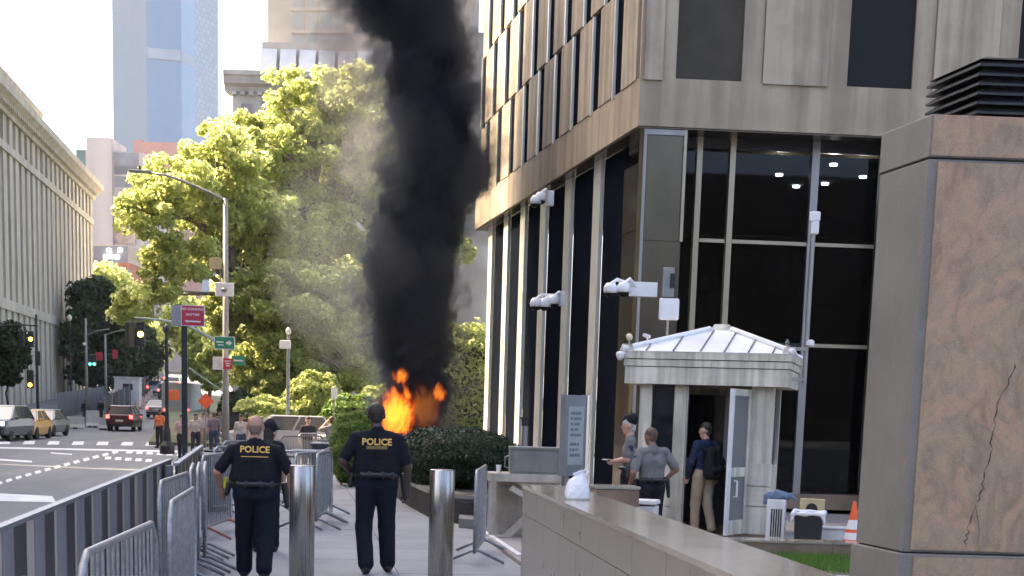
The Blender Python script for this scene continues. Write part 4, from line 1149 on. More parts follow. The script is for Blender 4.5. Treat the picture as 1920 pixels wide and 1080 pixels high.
# tall pole strapped to the booth's right side, box at its head
p0 = at(1507, 718, 23.8); p1 = at(1523, 400, 23.8)
pol = thing('pole', 'thin grey pole with a small white box, right of the booth roof', 'pole', (p0.x, p0.y, p0.z))
MB().tube([(p0.x, p0.y, p0.z), (p0.x, p0.y, p1.z - .05)], .036, 10).build('shaft', M['alu_dull'], pol)
pz_ = at(1523, 416, 23.8).z
MB().box((p0.x, p0.y - .06, pz_ + .07), (.15, .10, .14), ANG_F).build('head_box', M['white_plastic'], pol, bev=.02)
MB().box((p0.x + .01, p0.y - .06, pz_ - .09), (.11, .09, .19), ANG_F).build('lower_box', M['white_plastic'], pol, bev=.02)
MB().lathe([(.03, 0), (.06, .02), (.06, .08), (.03, .1)], (p0.x + .05, p0.y - .05, at(1516, 650, 23.8).z), 12).build('lamp', M['white_plastic'], pol)
for zz_ in (p0.z + .05, p0.z + .5):
    MB().box((p0.x - .08, p0.y, zz_), (.2, .07, .05), ANG_B).build('clamp', M['alu_dull'], pol)

# ------------------------------------------------------------------ cameras on the office block
def dome_cluster(label, px, py, d, plate_w, domes, side=False):
    p = at(px, py, d); s_ = d / 2900.0
    t_ = thing('security_camera', label, 'camera', tuple(p), 0, 'dome cameras on the office block')
    MB().box((p.x, p.y, p.z), (plate_w * s_, .16, 26 * s_), ANG_F).build('bracket', M['white_plastic'], t_, bev=.01)
    for dx, dy in domes:
        q = p + Vector((dx * s_, -.18, -dy * s_))
        MB().tube([q + Vector((.0, 0, .10)), q + Vector((.12, .06, .19)), Vector((p.x - (plate_w * s_) * .3, p.y - .05, p.z + .05))], .035, 8).build('arm', M['white_plastic'], t_)
        dm = MB().lathe([(.12, -.06), (.135, -.02), (.13, .05), (.08, .12), (.0, .13)], tuple(q), 18).build('dome_cover', M['white_plastic'], t_, smooth=True)
        MB().lathe([(.0, -.14), (.06, -.13), (.10, -.095), (.11, -.062)], tuple(q), 18).build('lens_dome', M['pane_dark'], dm, smooth=True)
    return t_
dome_cluster('white twin dome camera on a long bracket by the corner column', 1206, 543, 29.5, 50, [(-40, 2), (-64, 4)])
dome_cluster('pair of dome cameras low on the side mullion left of the corner', 1052, 560, 33.5, 14, [(-16, 6), (-48, 12), (-32, 12)])
dome_cluster('dome camera high under the soffit of the side wall', 1030, 372, 35.0, 16, [(-18, 2), (-26, 8)])

# ------------------------------------------------------------------ things between parapet and booth
DK = 21.8
k0 = at(916, 1004, DK); k0.z = 0
stand = thing('steel_stand', 'rusty beige steel stand with braces under a grey metal box', 'stand', (k0.x + .5, k0.y + .3, 0))
ANG_K = R(-5)
ku = lambda px, py: ((hit(px, py, k0, Vector((math.sin(ANG_K), -math.cos(ANG_K), 0))) - k0).dot(Vector((math.cos(ANG_K), math.sin(ANG_K), 0))))
zk = at(985, 896, DK).z
def kb(nm, u0, u1, z0, z1, n0, n1, mt=M['beige_steel']): return fb(nm, mt, stand, gp(k0), ANG_K, u0, u1, z0, z1, n0, n1)
kw = ku(1057, 900)
kb('top_plate', -.02, kw, zk - .06, zk + .05, -.75, .03)
kb('leg', .0, .09, .0, zk - .061, -.10, .02); kb('leg', kw - .13, kw - .05, 0, zk - .061, -.10, .0); kb('leg', .0, .08, 0, zk - .061, -.74, -.66); kb('leg', kw - .12, kw - .05, 0, zk - .061, -.74, -.66)
kb('back_plate', .085, kw - .05, .05, zk - .062, -.60, -.56)
eK = Vector((math.cos(ANG_K), math.sin(ANG_K), 0)); nK = Vector((math.sin(ANG_K), -math.cos(ANG_K), 0))
def kpt(u, z, n=0): return k0 + eK * u + nK * n + Vector((0, 0, z))
def kplate(nm, pts, n0, n1, mt=M['beige_steel']):
    a_ = [kpt(u, z, n0) for u, z in pts]; b_ = [kpt(u, z, n1) for u, z in pts]; n_ = len(pts)
    return MB().add(a_ + b_, [tuple(range(n_)), tuple(range(2 * n_ - 1, n_ - 1, -1))] + [(i, n_ + i, n_ + (i + 1) % n_, (i + 1) % n_) for i in range(n_)]).build(nm, mt, stand)
kplate('gusset', [(.36, zk - .062), (kw - .14, zk - .062), (kw - .14, zk - .42), (.78, zk - .36)], -.05, -.01)
kplate('brace', [(.26, zk - .17), (.32, zk - .11), (.74, zk - .33), (.70, zk - .39)], .0, .03)
kplate('brace', [(.15, .02), (.29, .02), (.78, .52), (.70, .56)], -.09, -.05)
kplate('brace', [(.48, .28), (.60, .28), (.60, .36), (.48, .36)], -.03, .03)
kb('foot_beam', -.05, kw, .0, .05, .05, .15, M['white'])
mbx = thing('metal_box', 'grey green steel equipment box with latches on the beige stand', 'box', tuple(kpt(.62, zk + .05, -.3)))
u0_, u1_ = ku(957, 866), ku(1054, 866); zt_ = at(1000, 843, DK).z
fb('case', M['greygreen'], mbx, gp(k0), ANG_K, u0_, u1_, zk + .052, zt_, -.58, -.05)
fb('lid', M['greygreen'], mbx, gp(k0), ANG_K, u0_ - .01, u1_ + .012, zt_, zt_ + .03, -.6, -.03)
fb('front_panel', M['greygreen'], mbx, gp(k0), ANG_K, u0_ + .04, u1_ - .04, zk + .08, zt_ - .03, -.05, -.04)
for q in (.1, .28): fb('hinge', M['alu_dull'], mbx, gp(k0), ANG_K, u1_ + .0125, u1_ + .04, zk + q, zk + q + .04, -.15, -.08)
MB().tube([kpt(u0_ - .01, zk + .12, -.1), kpt(u0_ - .07, zk + .14, -.1), kpt(u0_ - .07, zk + .28, -.1), kpt(u0_ - .01, zk + .3, -.1)], .012, 6).build('side_handle', M['alu_dull'], mbx)
p = at(938, 892, DK)
jar = thing('paper_cup', 'small white paper cup left on the beige stand', 'cup', (p.x, p.y + .2, zk + .05))
MB().lathe([(.03, 0), (.04, .11), (.036, .112)], (0, 0, 0), 14).build('cup', M['white_plastic'], jar, world=False)
# concrete pad in front of it
pad = MB().prism([gp(gz(896, 1000)), gp(gz(1000, 1000)), gp(gz(1040, 1090)), gp(gz(972, 1058))], -.02, .05).build('concrete_pad', M['plaza'], None, bev=.01)
tag(pad, 'low pale concrete pad before the beige steel stand', 'slab')
strip = MB().prism([gp(gz(905, 1006)), gp(gz(911, 1004)), gp(gz(978, 1050)), gp(gz(970, 1052))], .052, .075).build('edge_strip', M['white'], None)
tag(strip, 'chipped white edge strip lying on the concrete pad', 'strip')
# totem sign with a grey notice panel
SG = 20.8
s0 = at(1060, 815, SG); s1 = at(1104, 815, SG + .33)
ed = Vector((s1.x - s0.x, s1.y - s0.y, 0)); sw = .40; ed.normalize(); ANG_G = math.atan2(ed.y, ed.x)
zg0, zg1 = at(1062, 893, SG).z, at(1062, 740, SG).z
sign = thing('notice_sign', 'tall grey notice board with lines of text behind the parapet', 'sign', (s0.x, s0.y, 0))
fb('board', pm('grey sign enamel', (.22, .225, .22), (.18, .185, .18), 4, .5), sign, gp(s0), ANG_G, 0, sw, zg0, zg1, -.10, 0)
fb('notice', pm('grey notice panel', (.36, .37, .37), (.32, .33, .33), 3, .5), sign, gp(s0), ANG_G, .05, sw - .05, zg0 + .15, zg1 - .15, .0, .006)
fb('edge_trim', M['alu'], sign, gp(s0), ANG_G, sw, sw + .04, zg0, zg1 + .004, -.11, .012)
fb('leg', M['alu_dull'], sign, gp(s0), ANG_G, .04, .12, 0, zg0, -.08, -.02); fb('leg', M['alu_dull'], sign, gp(s0), ANG_G, sw - .12, sw - .04, 0, zg0, -.08, -.02)
TXT = pm('faded sign text', (.16, .165, .165), (.14, .145, .145), 8, .6)
rs = random.Random(3)
zz_ = zg1 - .22
for ln in range(9):
    if ln == 5: zz_ -= .05; continue
    x = .09
    end = sw - .09 - rs.uniform(0, .08)
    while x < end:                                        # worn strokes of unreadable lettering
        w = rs.uniform(.018, .045)
        fb('text_stroke', TXT, sign, gp(s0), ANG_G, x, min(x + w, end), zz_ - .038, zz_, .006, .0085)
        x += w + rs.choice((.008, .008, .022))
    zz_ -= .072
# slim post with dark cap in front of the side glass
p = at(984, 838, 25.0); zt_ = at(985, 783, 25.0).z
t_ = thing('slim_post', 'slim metal post with dark cap behind the grey metal box', 'post', (p.x, p.y, 0))
MB().tube([(p.x, p.y, 0), (p.x, p.y, zt_ - .13)], .05, 10).build('shaft', M['alu_dull'], t_)
MB().lathe([(.062, 0), (.062, .1), (.085, .11), (.085, .135)], (p.x, p.y, zt_ - .13), 12).build('cap', M['black'], t_)
# granite plinth and white bin behind the parapet
p = at(1160, 930, 17.5); zt_ = at(1160, 912, 17.5).z
t_ = thing('granite_plinth', 'square brown granite plinth behind the parapet near the carrier bag', 'plinth', (p.x, p.y, 0))
MB().box((p.x, p.y + .25, zt_ / 2 - .02), (.42, .5, zt_ - .04), ANG_W).build('shaft', M['granite_brown'], t_, bev=.01)
MB().box((p.x, p.y + .25, zt_ - .018), (.44, .52, .036), ANG_W).build('cap', M['granite_top'], t_, bev=.006)
p = at(1205, 950, 18.3); zt_ = at(1205, 938, 18.3).z
t_ = thing('white_bin', 'white bin with a red mark in front of the hands-on-hips officer', 'bin', (p.x, p.y, 0))
MB().box((p.x, p.y, zt_ / 2 - .03), (.33, .33, zt_ - .06), ANG_B, (1.02, 1.02)).build('tub', M['white_plastic'], t_, bev=.01)
MB().box((p.x, p.y, zt_ - .015), (.37, .37, .05), ANG_B, (.96, .96)).build('lid', M['white_plastic'], t_, bev=.01)
q = Vector((p.x, p.y, zt_ - .13)) + eB * -.12 + nB * .172
MB().box(tuple(q), (.055, .008, .06), ANG_B).build('red_mark', M['red'], t_)
# low brown kerb wall and lawn strip at the foot of the pier
ka, kb_, = gz(1322, 1010, .2), gz(1640, 1019, .2)
t_ = thing('kerb_wall', 'low brown granite kerb wall in front of the booth and the cone', 'wall', (ka.x, ka.y, 0))
e_ = Vector((kb_.x - ka.x, kb_.y - ka.y, 0)); Lk = e_.length; e_.normalize(); ANG_KW = math.atan2(e_.y, e_.x)
for i in range(3):
    w = (Lk + 1.2) / 3
    fb('kerb_block', M['granite_brown'], t_, gp(ka), ANG_KW, -.6 + i * w + .003, -.6 + (i + 1) * w - .003, -.05, .17, -.35, .0)
    fb('coping', M['granite_top'], t_, gp(ka), ANG_KW, -.6 + i * w + .003, -.6 + (i + 1) * w - .003, .171, .20, -.37, .012)
GRASSM = leafmat('grass blades', (.10, .22, .03), (.05, .13, .02), .25, (.2, .35, .05))
gx0 = ka + e_ * .6
nk_ = Vector((math.sin(ANG_KW), -math.cos(ANG_KW), 0))
vs = []; fs = []
rs = np.random.default_rng(5)
for i in range(9000):
    q = ka + e_ * rs.uniform(-.4, Lk + .8) + nk_ * rs.uniform(.02, 2.2)
    a = rs.uniform(0, 6.28); h_ = rs.uniform(.05, .11); w = .006
    dx, dy = math.cos(a) * w, math.sin(a) * w; lx, ly = rs.normal(size=2) * .025
    o = len(vs)
    vs += [(q.x - dx, q.y - dy, -.01), (q.x + dx, q.y + dy, -.01), (q.x + lx, q.y + ly, h_)]; fs.append((o, o + 1, o + 2))
lw = MB().add(vs, fs).build('grass', GRASSM)
lw['kind'] = 'stuff'; lw['label'] = 'strip of short green grass at the foot of the granite pier'; lw['category'] = 'grass'
lo_ = MB().prism([gp(ka + e_ * -.5 + nk_ * .015), gp(ka + e_ * (Lk + 1) + nk_ * .015), gp(ka + e_ * (Lk + 1) + nk_ * 2.3), gp(ka + e_ * -.5 + nk_ * 2.3)], -.1, .004).build('lawn', M['lawn'])
struct(lo_, 'soil under the grass strip')

# right of the booth: heater, cloth, black bin, fan box, cone
HB = 22.6
p = at(1459, 1000, HB)
t_ = thing('grille_cabinet', 'white cabinet with dark grille under the grey blue cloth', 'cabinet', (p.x, p.y, 0))
zt_ = at(1459, 937, HB).z; cw = 30 * HB / 2900; zq = .0
MB().box((p.x, p.y + .14, zt_ / 2), (cw * 1.15, .26, zt_), ANG_B).build('case', M['white'], t_, bev=.01)
for i in range(5):
    q = Vector((p.x, p.y + .14, zt_ * .48)) + nB * .133 + eB * ((i - 2) * .034 + .01)
    bx('grille_slot', M['black'], t_, tuple(q), (.02, .012, zt_ * .62), ANG_B)
p = at(1470, 925, HB)
t_ = thing('cloth', 'crumpled grey blue cloth thrown over the white cabinet', 'cloth', (p.x, p.y + .12, zt_), ANG_B)
CL = cloth('grey blue cloth', (.17, .22, .31))
sdf_obj('heap', [((-.17, 0, .05), (.12, 0, .05), .06, .05, 1), ((-.05, 0, .09), (.06, 0, .07), .05, .04, 1), ((.15, -.02, .06), (.24, -.03, -.01), .03, .02, 1), ((-.2, -.04, .04), (-.23, -.05, -.06), .04, .02, 1)], [CL, CL], t_, .011, .04, wob=.006, seed=8)
p = at(1519, 1006, 22.0)
t_ = thing('rubbish_bin', 'black rubbish bin lined with a white plastic bag', 'bin', (p.x, p.y, 0))
zt_ = at(1519, 962, 22.0).z
MB().box((p.x, p.y + .1, zt_ / 2), (.36, .34, zt_), ANG_B, (1.12, 1.12)).build('tub', M['black'], t_, bev=.03)
P = [((-.21, -.19, zt_ - .02), (.21, -.19, zt_ + .0), .028, .028, 1), ((-.21, .17, zt_), (.21, .17, zt_), .028, .028, 1), ((-.21, -.19, zt_), (-.21, .17, zt_), .028, .03, 1), ((.21, -.19, zt_), (.21, .17, zt_), .03, .028, 1),
     ((-.2, -.2, zt_), (-.23, -.2, zt_ - .12), .03, .012, 1), ((.19, -.2, zt_), (.24, -.2, zt_ - .16), .03, .012, 1)]
o_ = sdf_obj('bin_liner', P, [M['bagp'], M['bagp']], t_, .012, .03, wob=.005, seed=3, loc=(0, .1, 0), rz=ANG_B)
p = at(1522, 966, 22.7)
t_ = thing('fan_box', 'yellowish square box with a round dark hole behind the black bin', 'box', (p.x, p.y, 0))
zb_, zt_ = 0, at(1522, 935, 22.7).z
WOOD = pm('yellow fibreboard', (.55, .45, .25), (.46, .37, .2), 5, .7)
ring = MB(); n_ = 24; vs = []; fs = []
c_ = Vector((p.x, p.y, zt_ - .145)); hw = 1.0
for k_ in range(n_):
    a = 2 * math.pi * k_ / n_ + math.pi / n_
    ca, sa = math.cos(a), math.sin(a); mfac = 1 / max(abs(ca) / .175, abs(sa) / .14)
    vs += [c_ + eB * (ca * .085) + Vector((0, 0, sa * .085)) + nB * .12, c_ + eB * (ca * mfac) + Vector((0, 0, sa * mfac)) + nB * .12]
for k_ in range(n_):
    j = (k_ + 1) % n_; fs.append((2 * k_, 2 * k_ + 1, 2 * j + 1, 2 * j))
ring.add(vs, fs).build('front', WOOD, t_)
MB().box(tuple(c_ - nB * .02), (.348, .27, .278), ANG_B).build('case', WOOD, t_)
MB().box(tuple(c_ + nB * .117), (.19, .004, .19), ANG_B).build('hole', M['black'], t_)
MB().box((p.x, p.y + .05, (zt_ - .29) / 2), (.32, .25, zt_ - .292), ANG_B).build('pedestal', M['alu_dull'], t_)
p = at(1598, 1013, 22.0)
t_ = thing('traffic_cone', 'orange and white traffic cone beside the granite pier', 'cone', (p.x, p.y, .0))
hc = at(1612, 940, 22.0).z
def conering(z0, z1): 
    r0, r1 = .155 - .135 * z0 / hc, .155 - .135 * z1 / hc
    return MB().lathe([(r0, z0), (r1, z1)], (p.x, p.y, 0), 20)
for a, b, mt in ((.03, .22, 'orange'), (.22, .36, 'white'), (.36, .43, 'orange'), (.43, .62, 'white'), (.62, 1.0, 'orange')):
    conering(a * hc, b * hc).build('band', M['orange'] if mt == 'orange' else M['white_plastic'], t_, smooth=False)
MB().box((p.x, p.y, .017), (.36, .36, .034), ANG_B).build('foot', M['orange'], t_, bev=.01)
p = at(1565, 995, 23.4)
t_ = thing('white_box', 'low white box on the plaza between the fan box and the cone', 'box', (p.x, p.y, 0))
MB().box((p.x, p.y, .10), (.62, .3, .2), ANG_B).build('case', M['white'], t_, bev=.01)
MB().box((p.x, p.y, .215), (.66, .34, .03), ANG_B).build('lid', M['white'], t_, bev=.008)

# ------------------------------------------------------------------ curved planter with its granite rim
pl = [gz(733, 900), gz(738, 915), gz(744, 931), gz(760, 944), gz(780, 956), gz(803, 969), gz(850, 981), gz(906, 985)]
bkk = [at(965, 800, 30.0), at(930, 800, 35.5), at(790, 800, 36.5)]
plz = .46
planter = thing('planter', 'curved granite planter holding the dark hedge', 'planter', (pl[4].x + 1, pl[4].y + 2, 0))
pts = [gp(q) for q in pl] + [gp(q) for q in bkk]
MB().prism(pts, -.3, plz - .06).build('soil_bed', M['soil'], planter)
for a, b in zip(pl, pl[1:]):
    e_ = (b - a); e_.z = 0; e_.normalize(); n_ = Vector((e_.y, -e_.x, 0))
    a2, b2 = a + e_ * .004, b - e_ * .004
    MB().prism([gp(a2), gp(b2), gp(b2 - n_ * .3), gp(a2 - n_ * .3)], -.2, plz - .062 if a.x < 3.3 else plz - .0).build('rim_block', M['granite_brown'] if a.x > 3.0 else M['granite_grey'], planter)
    MB().prism([gp(a2 + n_ * .03), gp(b2 + n_ * .03), gp(b2 - n_ * .33), gp(a2 - n_ * .33)], plz - .06 if a.x < 3.3 else plz + .002, plz + (.0 if a.x < 3.3 else .06)).build('coping', M['granite_wall'], planter)
# step at its right end
st = MB().prism([gp(gz(860, 990)), gp(gz(908, 993)), gp(gz(908, 976)), gp(gz(860, 974))], -.02, .15).build('stone_step', M['granite_grey'], None, bev=.01)
tag(st, 'grey stone step at the right end of the planter', 'step')
# ------------------------------------------------------------------ trees: tapered trunk, limbs and a crown of leaf-sized faces in clumps
LEAF_SUN = leafmat('sunlit plane leaves', (.33, .39, .11), (.17, .23, .06), .6, (.92, .96, .38))  # sunlight on the crowns is partly put into this pale green
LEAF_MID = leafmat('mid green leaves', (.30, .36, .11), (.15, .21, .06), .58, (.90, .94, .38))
LEAF_DARK = leafmat('dark leaves', (.035, .07, .022), (.014, .032, .012), .25, (.08, .14, .03))  # shade on the far left trees is part of this dark green
LEAF_HEDGE = leafmat('dark yew leaves', (.022, .045, .016), (.010, .020, .009), .15, (.04, .08, .02))
LEAF_BOX = leafmat('bright box leaves', (.19, .29, .05), (.10, .17, .03), .3, (.3, .42, .08))
def leaves(C_, Rr, n, size, rs, up=.3):
    """n leaf quads round the clump centres C_ (k,3) with radii Rr (k,)"""
    k = len(C_); idx = rs.integers(0, k, n)
    d = rs.normal(size=(n, 3)); d /= np.linalg.norm(d, axis=1)[:, None]
    r_ = rs.uniform(.25, 1, n) ** .5
    p = C_[idx] + d * (Rr[idx] * r_)[:, None] * np.array([1, 1, .72])
    nrm = d * .6 + rs.normal(size=(n, 3)) * .6 + np.array([0, 0, up]); nrm /= np.linalg.norm(nrm, axis=1)[:, None]
    t = np.cross(nrm, rs.normal(size=(n, 3))); t /= np.linalg.norm(t, axis=1)[:, None]; b = np.cross(nrm, t)
    s = size * rs.uniform(.6, 1.3, n)[:, None]
    V = np.stack([p - t * s * .5, p + b * s * .38 + nrm * s * .1, p + t * s * .55, p - b * s * .38 + nrm * s * .1], 1).reshape(-1, 3)
    return V, np.arange(4 * n).reshape(n, 4)
def tree(label, base, blobs, n, size, mat, seed, trunk_r=.3, bark=None, group=None, clump=1.25, nclump=120, limbs=14, trunk_to=None, name='tree'):
    """blobs: (centre, radii) ellipsoids that the crown fills unevenly"""
    rs = np.random.default_rng(seed)
    t_ = thing(name, label, 'tree', base, 0, group)
    bl = np.array([b[0] for b in blobs]); br = np.array([b[1] for b in blobs])
    vol = br.prod(axis=1) ** .67; pr = vol / vol.sum()
    cs = []
    tries = 0
    while len(cs) < nclump and tries < 20000:
        tries += 1
        i = rs.choice(len(bl), p=pr); d = rs.normal(size=3); d /= np.linalg.norm(d)
        q = bl[i] + d * br[i] * rs.uniform(.35, 1.0) ** .6
        cs.append(q)
    cs = np.array(cs); rr = clump * rs.uniform(.55, 1.25, len(cs))
    V, Fc = leaves(cs, rr, n, size, rs)
    o = bpy.data.objects.new('crown', mesh_from('crown', V - np.array(base), Fc, [mat], smooth=False)); COL.objects.link(o); o.parent = t_
    top = np.array(trunk_to) if trunk_to is not None else bl.mean(axis=0)
    b0_ = np.array(base, float)
    m_ = MB()
    fork = b0_ + (top - b0_) * .45
    fork[:2] += rs.normal(size=2) * .3
    m_.tube([b0_ - [0, 0, .2], b0_ + [0, 0, .5], b0_ + (fork - b0_) * .5 + np.append(rs.normal(size=2) * .15, 0), fork], [trunk_r * 1.35, trunk_r * 1.05, trunk_r * .9, trunk_r * .75], 10)
    m_.tube([fork, fork + (top - fork) * .5 + np.append(rs.normal(size=2) * .3, 0), top], [trunk_r * .7, trunk_r * .5, trunk_r * .2], 8)
    for q in range(limbs):
        c_ = cs[rs.integers(0, len(cs))]
        f_ = rs.uniform(.25, 1.0); s_ = fork + (top - fork) * f_ * .7
        md = s_ + (c_ - s_) * .5 + rs.normal(size=3) * .35 + [0, 0, .4]
        m_.tube([s_, md, c_], [trunk_r * .42, trunk_r * .27, trunk_r * .09], 6)
        c2 = cs[np.argsort(np.linalg.norm(cs - c_, axis=1))[rs.integers(1, 6)]]
        m_.tube([md, (md + c2) / 2 + rs.normal(size=3) * .2, c2], [trunk_r * .2, trunk_r * .13, trunk_r * .05], 5)
    tk = m_.build('trunk', bark or M['bark'], t_, smooth=True)
    return t_
def B(px, py, d, rx, ry=None, rz=None):
    """a crown lobe seen at a pixel, radii in photo pixels turned into metres"""
    p = at(px, py, d); s_ = d / 2900.0
    return ((p.x, p.y, p.z), (rx * s_, (ry or rx) * s_, (rz or rx) * s_))
def gb(px, d):
    p = at(px, 760, d); return (p.x, p.y, ground(p.y))
G_ = 'trees of the park beside the crossing'
tree('big sunlit plane tree with a bough reaching over the street', gb(470, 88),
     [B(330, 350, 82, 80, 90, 50), B(275, 395, 80, 55, 60, 45), B(420, 310, 86, 80, 100, 70), B(340, 480, 82, 75, 80, 45), B(470, 420, 88, 85, 100, 80), B(285, 540, 80, 50, 60, 30), B(400, 400, 86, 75, 90, 60), B(250, 575, 80, 45, 60, 28)],
     46000, .26, LEAF_SUN, 11, .42, group=G_, clump=.62, nclump=420, limbs=26, trunk_to=tuple(at(420, 330, 87)))
tree('tallest sunlit plane tree left of the smoke column', gb(600, 94),
     [B(560, 200, 94, 70, 80, 65), B(640, 180, 95, 80, 90, 60), B(500, 300, 92, 85, 90, 70), B(590, 300, 94, 100, 110, 80), B(680, 280, 95, 80, 90, 110), B(560, 430, 93, 110, 120, 80), B(660, 440, 95, 80, 90, 100), B(470, 260, 92, 50, 60, 40)],
     66000, .27, LEAF_SUN, 12, .5, group=G_, clump=.70, nclump=520, limbs=26, trunk_to=tuple(at(590, 240, 94)))
tree('plane tree filling the space below the tallest crown', gb(545, 84),
     [B(480, 560, 86, 80, 90, 60), B(570, 570, 85, 100, 100, 75), B(660, 580, 87, 85, 100, 80), B(620, 660, 86, 90, 90, 50), B(520, 660, 85, 80, 90, 45), B(430, 600, 86, 40, 60, 70), B(500, 715, 84, 60, 60, 30), B(590, 710, 84, 70, 70, 35), B(680, 705, 85, 50, 60, 35)],
     66000, .26, LEAF_MID, 13, .32, group=G_, clump=.68, nclump=380, limbs=20, trunk_to=tuple(at(570, 560, 85)))
tree('shaded tree whose low boughs hang behind the fire', gb(690, 90),
     [B(690, 640, 92, 60, 70, 60), B(700, 560, 92, 60, 70, 60), B(760, 600, 96, 80, 80, 90), B(800, 450, 98, 80, 80, 100), B(660, 700, 90, 50, 60, 30)],
     20000, .36, LEAF_MID, 14, .3, group=G_, clump=.8, nclump=180, limbs=14)
tree('slender young tree behind the tall street lamp', gb(455, 105),
     [B(440, 530, 105, 45, 60, 50), B(455, 620, 105, 45, 60, 50), B(415, 660, 108, 40, 50, 40), B(470, 690, 105, 40, 50, 40)],
     15000, .36, LEAF_SUN, 15, .2, group=G_, clump=1.0, nclump=70, limbs=14)
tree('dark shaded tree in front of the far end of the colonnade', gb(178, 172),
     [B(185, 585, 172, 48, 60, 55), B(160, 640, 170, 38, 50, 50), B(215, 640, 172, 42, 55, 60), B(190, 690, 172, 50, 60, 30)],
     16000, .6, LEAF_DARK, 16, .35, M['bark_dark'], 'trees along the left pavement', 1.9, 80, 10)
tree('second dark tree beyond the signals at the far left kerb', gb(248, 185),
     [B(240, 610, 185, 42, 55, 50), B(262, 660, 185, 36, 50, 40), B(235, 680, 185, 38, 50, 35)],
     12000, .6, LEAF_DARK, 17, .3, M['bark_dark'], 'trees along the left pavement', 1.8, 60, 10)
tree('yellow green tree lit by sun above the dark trees', gb(185, 240),
     [B(190, 520, 240, 36, 40, 26), B(170, 545, 240, 30, 40, 26), B(215, 540, 240, 25, 40, 22)],
     9000, .7, LEAF_SUN, 18, .35, None, 'trees along the left pavement', 2.0, 46, 8)
tree('small yellowish tree where the street climbs out of sight', gb(285, 230),
     [B(285, 640, 230, 26, 30, 40), B(280, 690, 230, 22, 30, 26)], 6000, .65, LEAF_SUN, 19, .25, None, 'trees along the left pavement', 1.7, 40, 8)
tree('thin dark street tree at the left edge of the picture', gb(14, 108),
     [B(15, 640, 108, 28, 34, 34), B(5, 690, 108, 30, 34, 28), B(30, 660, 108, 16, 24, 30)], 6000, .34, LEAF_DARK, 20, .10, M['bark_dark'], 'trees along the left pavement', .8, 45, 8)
tree('green tree standing behind the orange diamond sign', gb(385, 125),
     [B(380, 640, 125, 36, 44, 44), B(400, 690, 125, 34, 40, 30), B(355, 600, 128, 36, 44, 36)], 11000, .45, LEAF_MID, 21, .2, None, G_, 1.3, 60, 8)

# low shrubs along the park edge
def shrub(label, c_, rad, n, size, mat, seed, cat='shrub', name='shrub', core=True, flat=2.6):
    """clipped or loose bush: leaf faces on an uneven rounded body"""
    rs = np.random.default_rng(seed)
    t_ = thing(name, label, cat, (c_[0], c_[1], c_[2] - rad[2]))
    d = rs.normal(size=(n, 3)); d /= np.linalg.norm(d, axis=1)[:, None]
    sq = (np.abs(d) ** flat).sum(axis=1) ** (-1 / flat)
    lump = 1 + .05 * np.sin(d[:, 0] * 9 + seed) + .05 * np.sin(d[:, 2] * 11 + d[:, 1] * 7) + .04 * rs.normal(size=n)
    p = d * (sq * lump)[:, None] * np.array(rad)
    nrm = d + rs.normal(size=(n, 3)) * .55; nrm /= np.linalg.norm(nrm, axis=1)[:, None]
    t = np.cross(nrm, rs.normal(size=(n, 3))); t /= np.linalg.norm(t, axis=1)[:, None]; b = np.cross(nrm, t)
    s = size * rs.uniform(.6, 1.4, n)[:, None]
    V = np.stack([p - t * s * .5, p + b * s * .36, p + t * s * .55, p - b * s * .36], 1).reshape(-1, 3) + [0, 0, rad[2]]
    o = bpy.data.objects.new('foliage', mesh_from('foliage', V, np.arange(4 * n).reshape(n, 4), [mat], smooth=False)); COL.objects.link(o); o.parent = t_
    if core:
        q = MB(); nu, nv = 20, 12; vs = []; fs = []
        for i in range(nv + 1):
            for j in range(nu):
                th, ph = math.pi * i / nv, 2 * math.pi * j / nu
                dd = np.array([math.sin(th) * math.cos(ph), math.sin(th) * math.sin(ph), math.cos(th)])
                k_ = (np.abs(dd) ** flat).sum() ** (-1 / flat) * .9
                vs.append(tuple(dd * k_ * np.array(rad) + [0, 0, rad[2]]))
        for i in range(nv):
            for j in range(nu): fs.append((i * nu + j, i * nu + (j + 1) % nu, (i + 1) * nu + (j + 1) % nu, (i + 1) * nu + j))
        q.add(vs, fs).build('dark_core', pm('hedge inside', (.018, .022, .012), (.012, .014, .008), 9, .9), t_, world=False)  # near-black solid core paints the shade inside the bush
    return t_
h0 = at(852, 850, 29.5)
hz0, hz1 = plz - .1, at(852, 806, 29.0).z
h1 = at(852, 850, 29.3)
hedge = shrub('dark clipped yew hedge in the curved planter before the fire', (h1.x, h1.y, (hz0 + hz1) / 2), (1.08, 1.9, (hz1 - hz0) / 2), 26000, .05, LEAF_HEDGE, 31, 'hedge', 'hedge')
h2 = at(664, 812, 37.0)
z1 = at(664, 776, 37.0).z
shrub('bright green rounded box bush just left of the tall officer', (h2.x, h2.y, z1 / 2), (.56, .7, z1 / 2), 14000, .06, LEAF_BOX, 32, 'bush', 'box_bush', flat=2.2)
for i, (px, d, w, zt_, mt, lab) in enumerate(((500, 74, 60, 745, LEAF_MID, 'loose green shrub behind the parked silver car'), (590, 76, 55, 700, LEAF_MID, 'dark upright shrub behind the man taking a photo'),
                                        (660, 72, 55, 742, LEAF_BOX, 'yellow green shrub behind the white roofed car'), (875, 84, 70, 610, LEAF_MID, 'tall green shrub between the smoke and the office block'), (715, 74, 45, 725, LEAF_MID, 'low green shrub beside the rising smoke'), (450, 80, 40, 735, LEAF_DARK, 'small dark shrub behind the crowd at the crossing'))):
    p = at(px, zt_, d); zb = ground(p.y) - .1; s_ = d / 2900
    shrub(lab, (p.x, p.y, (p.z + zb) / 2), (w * s_, 1.4, (p.z - zb) / 2), 9000, .2, mt, 40 + i, flat=2.1)
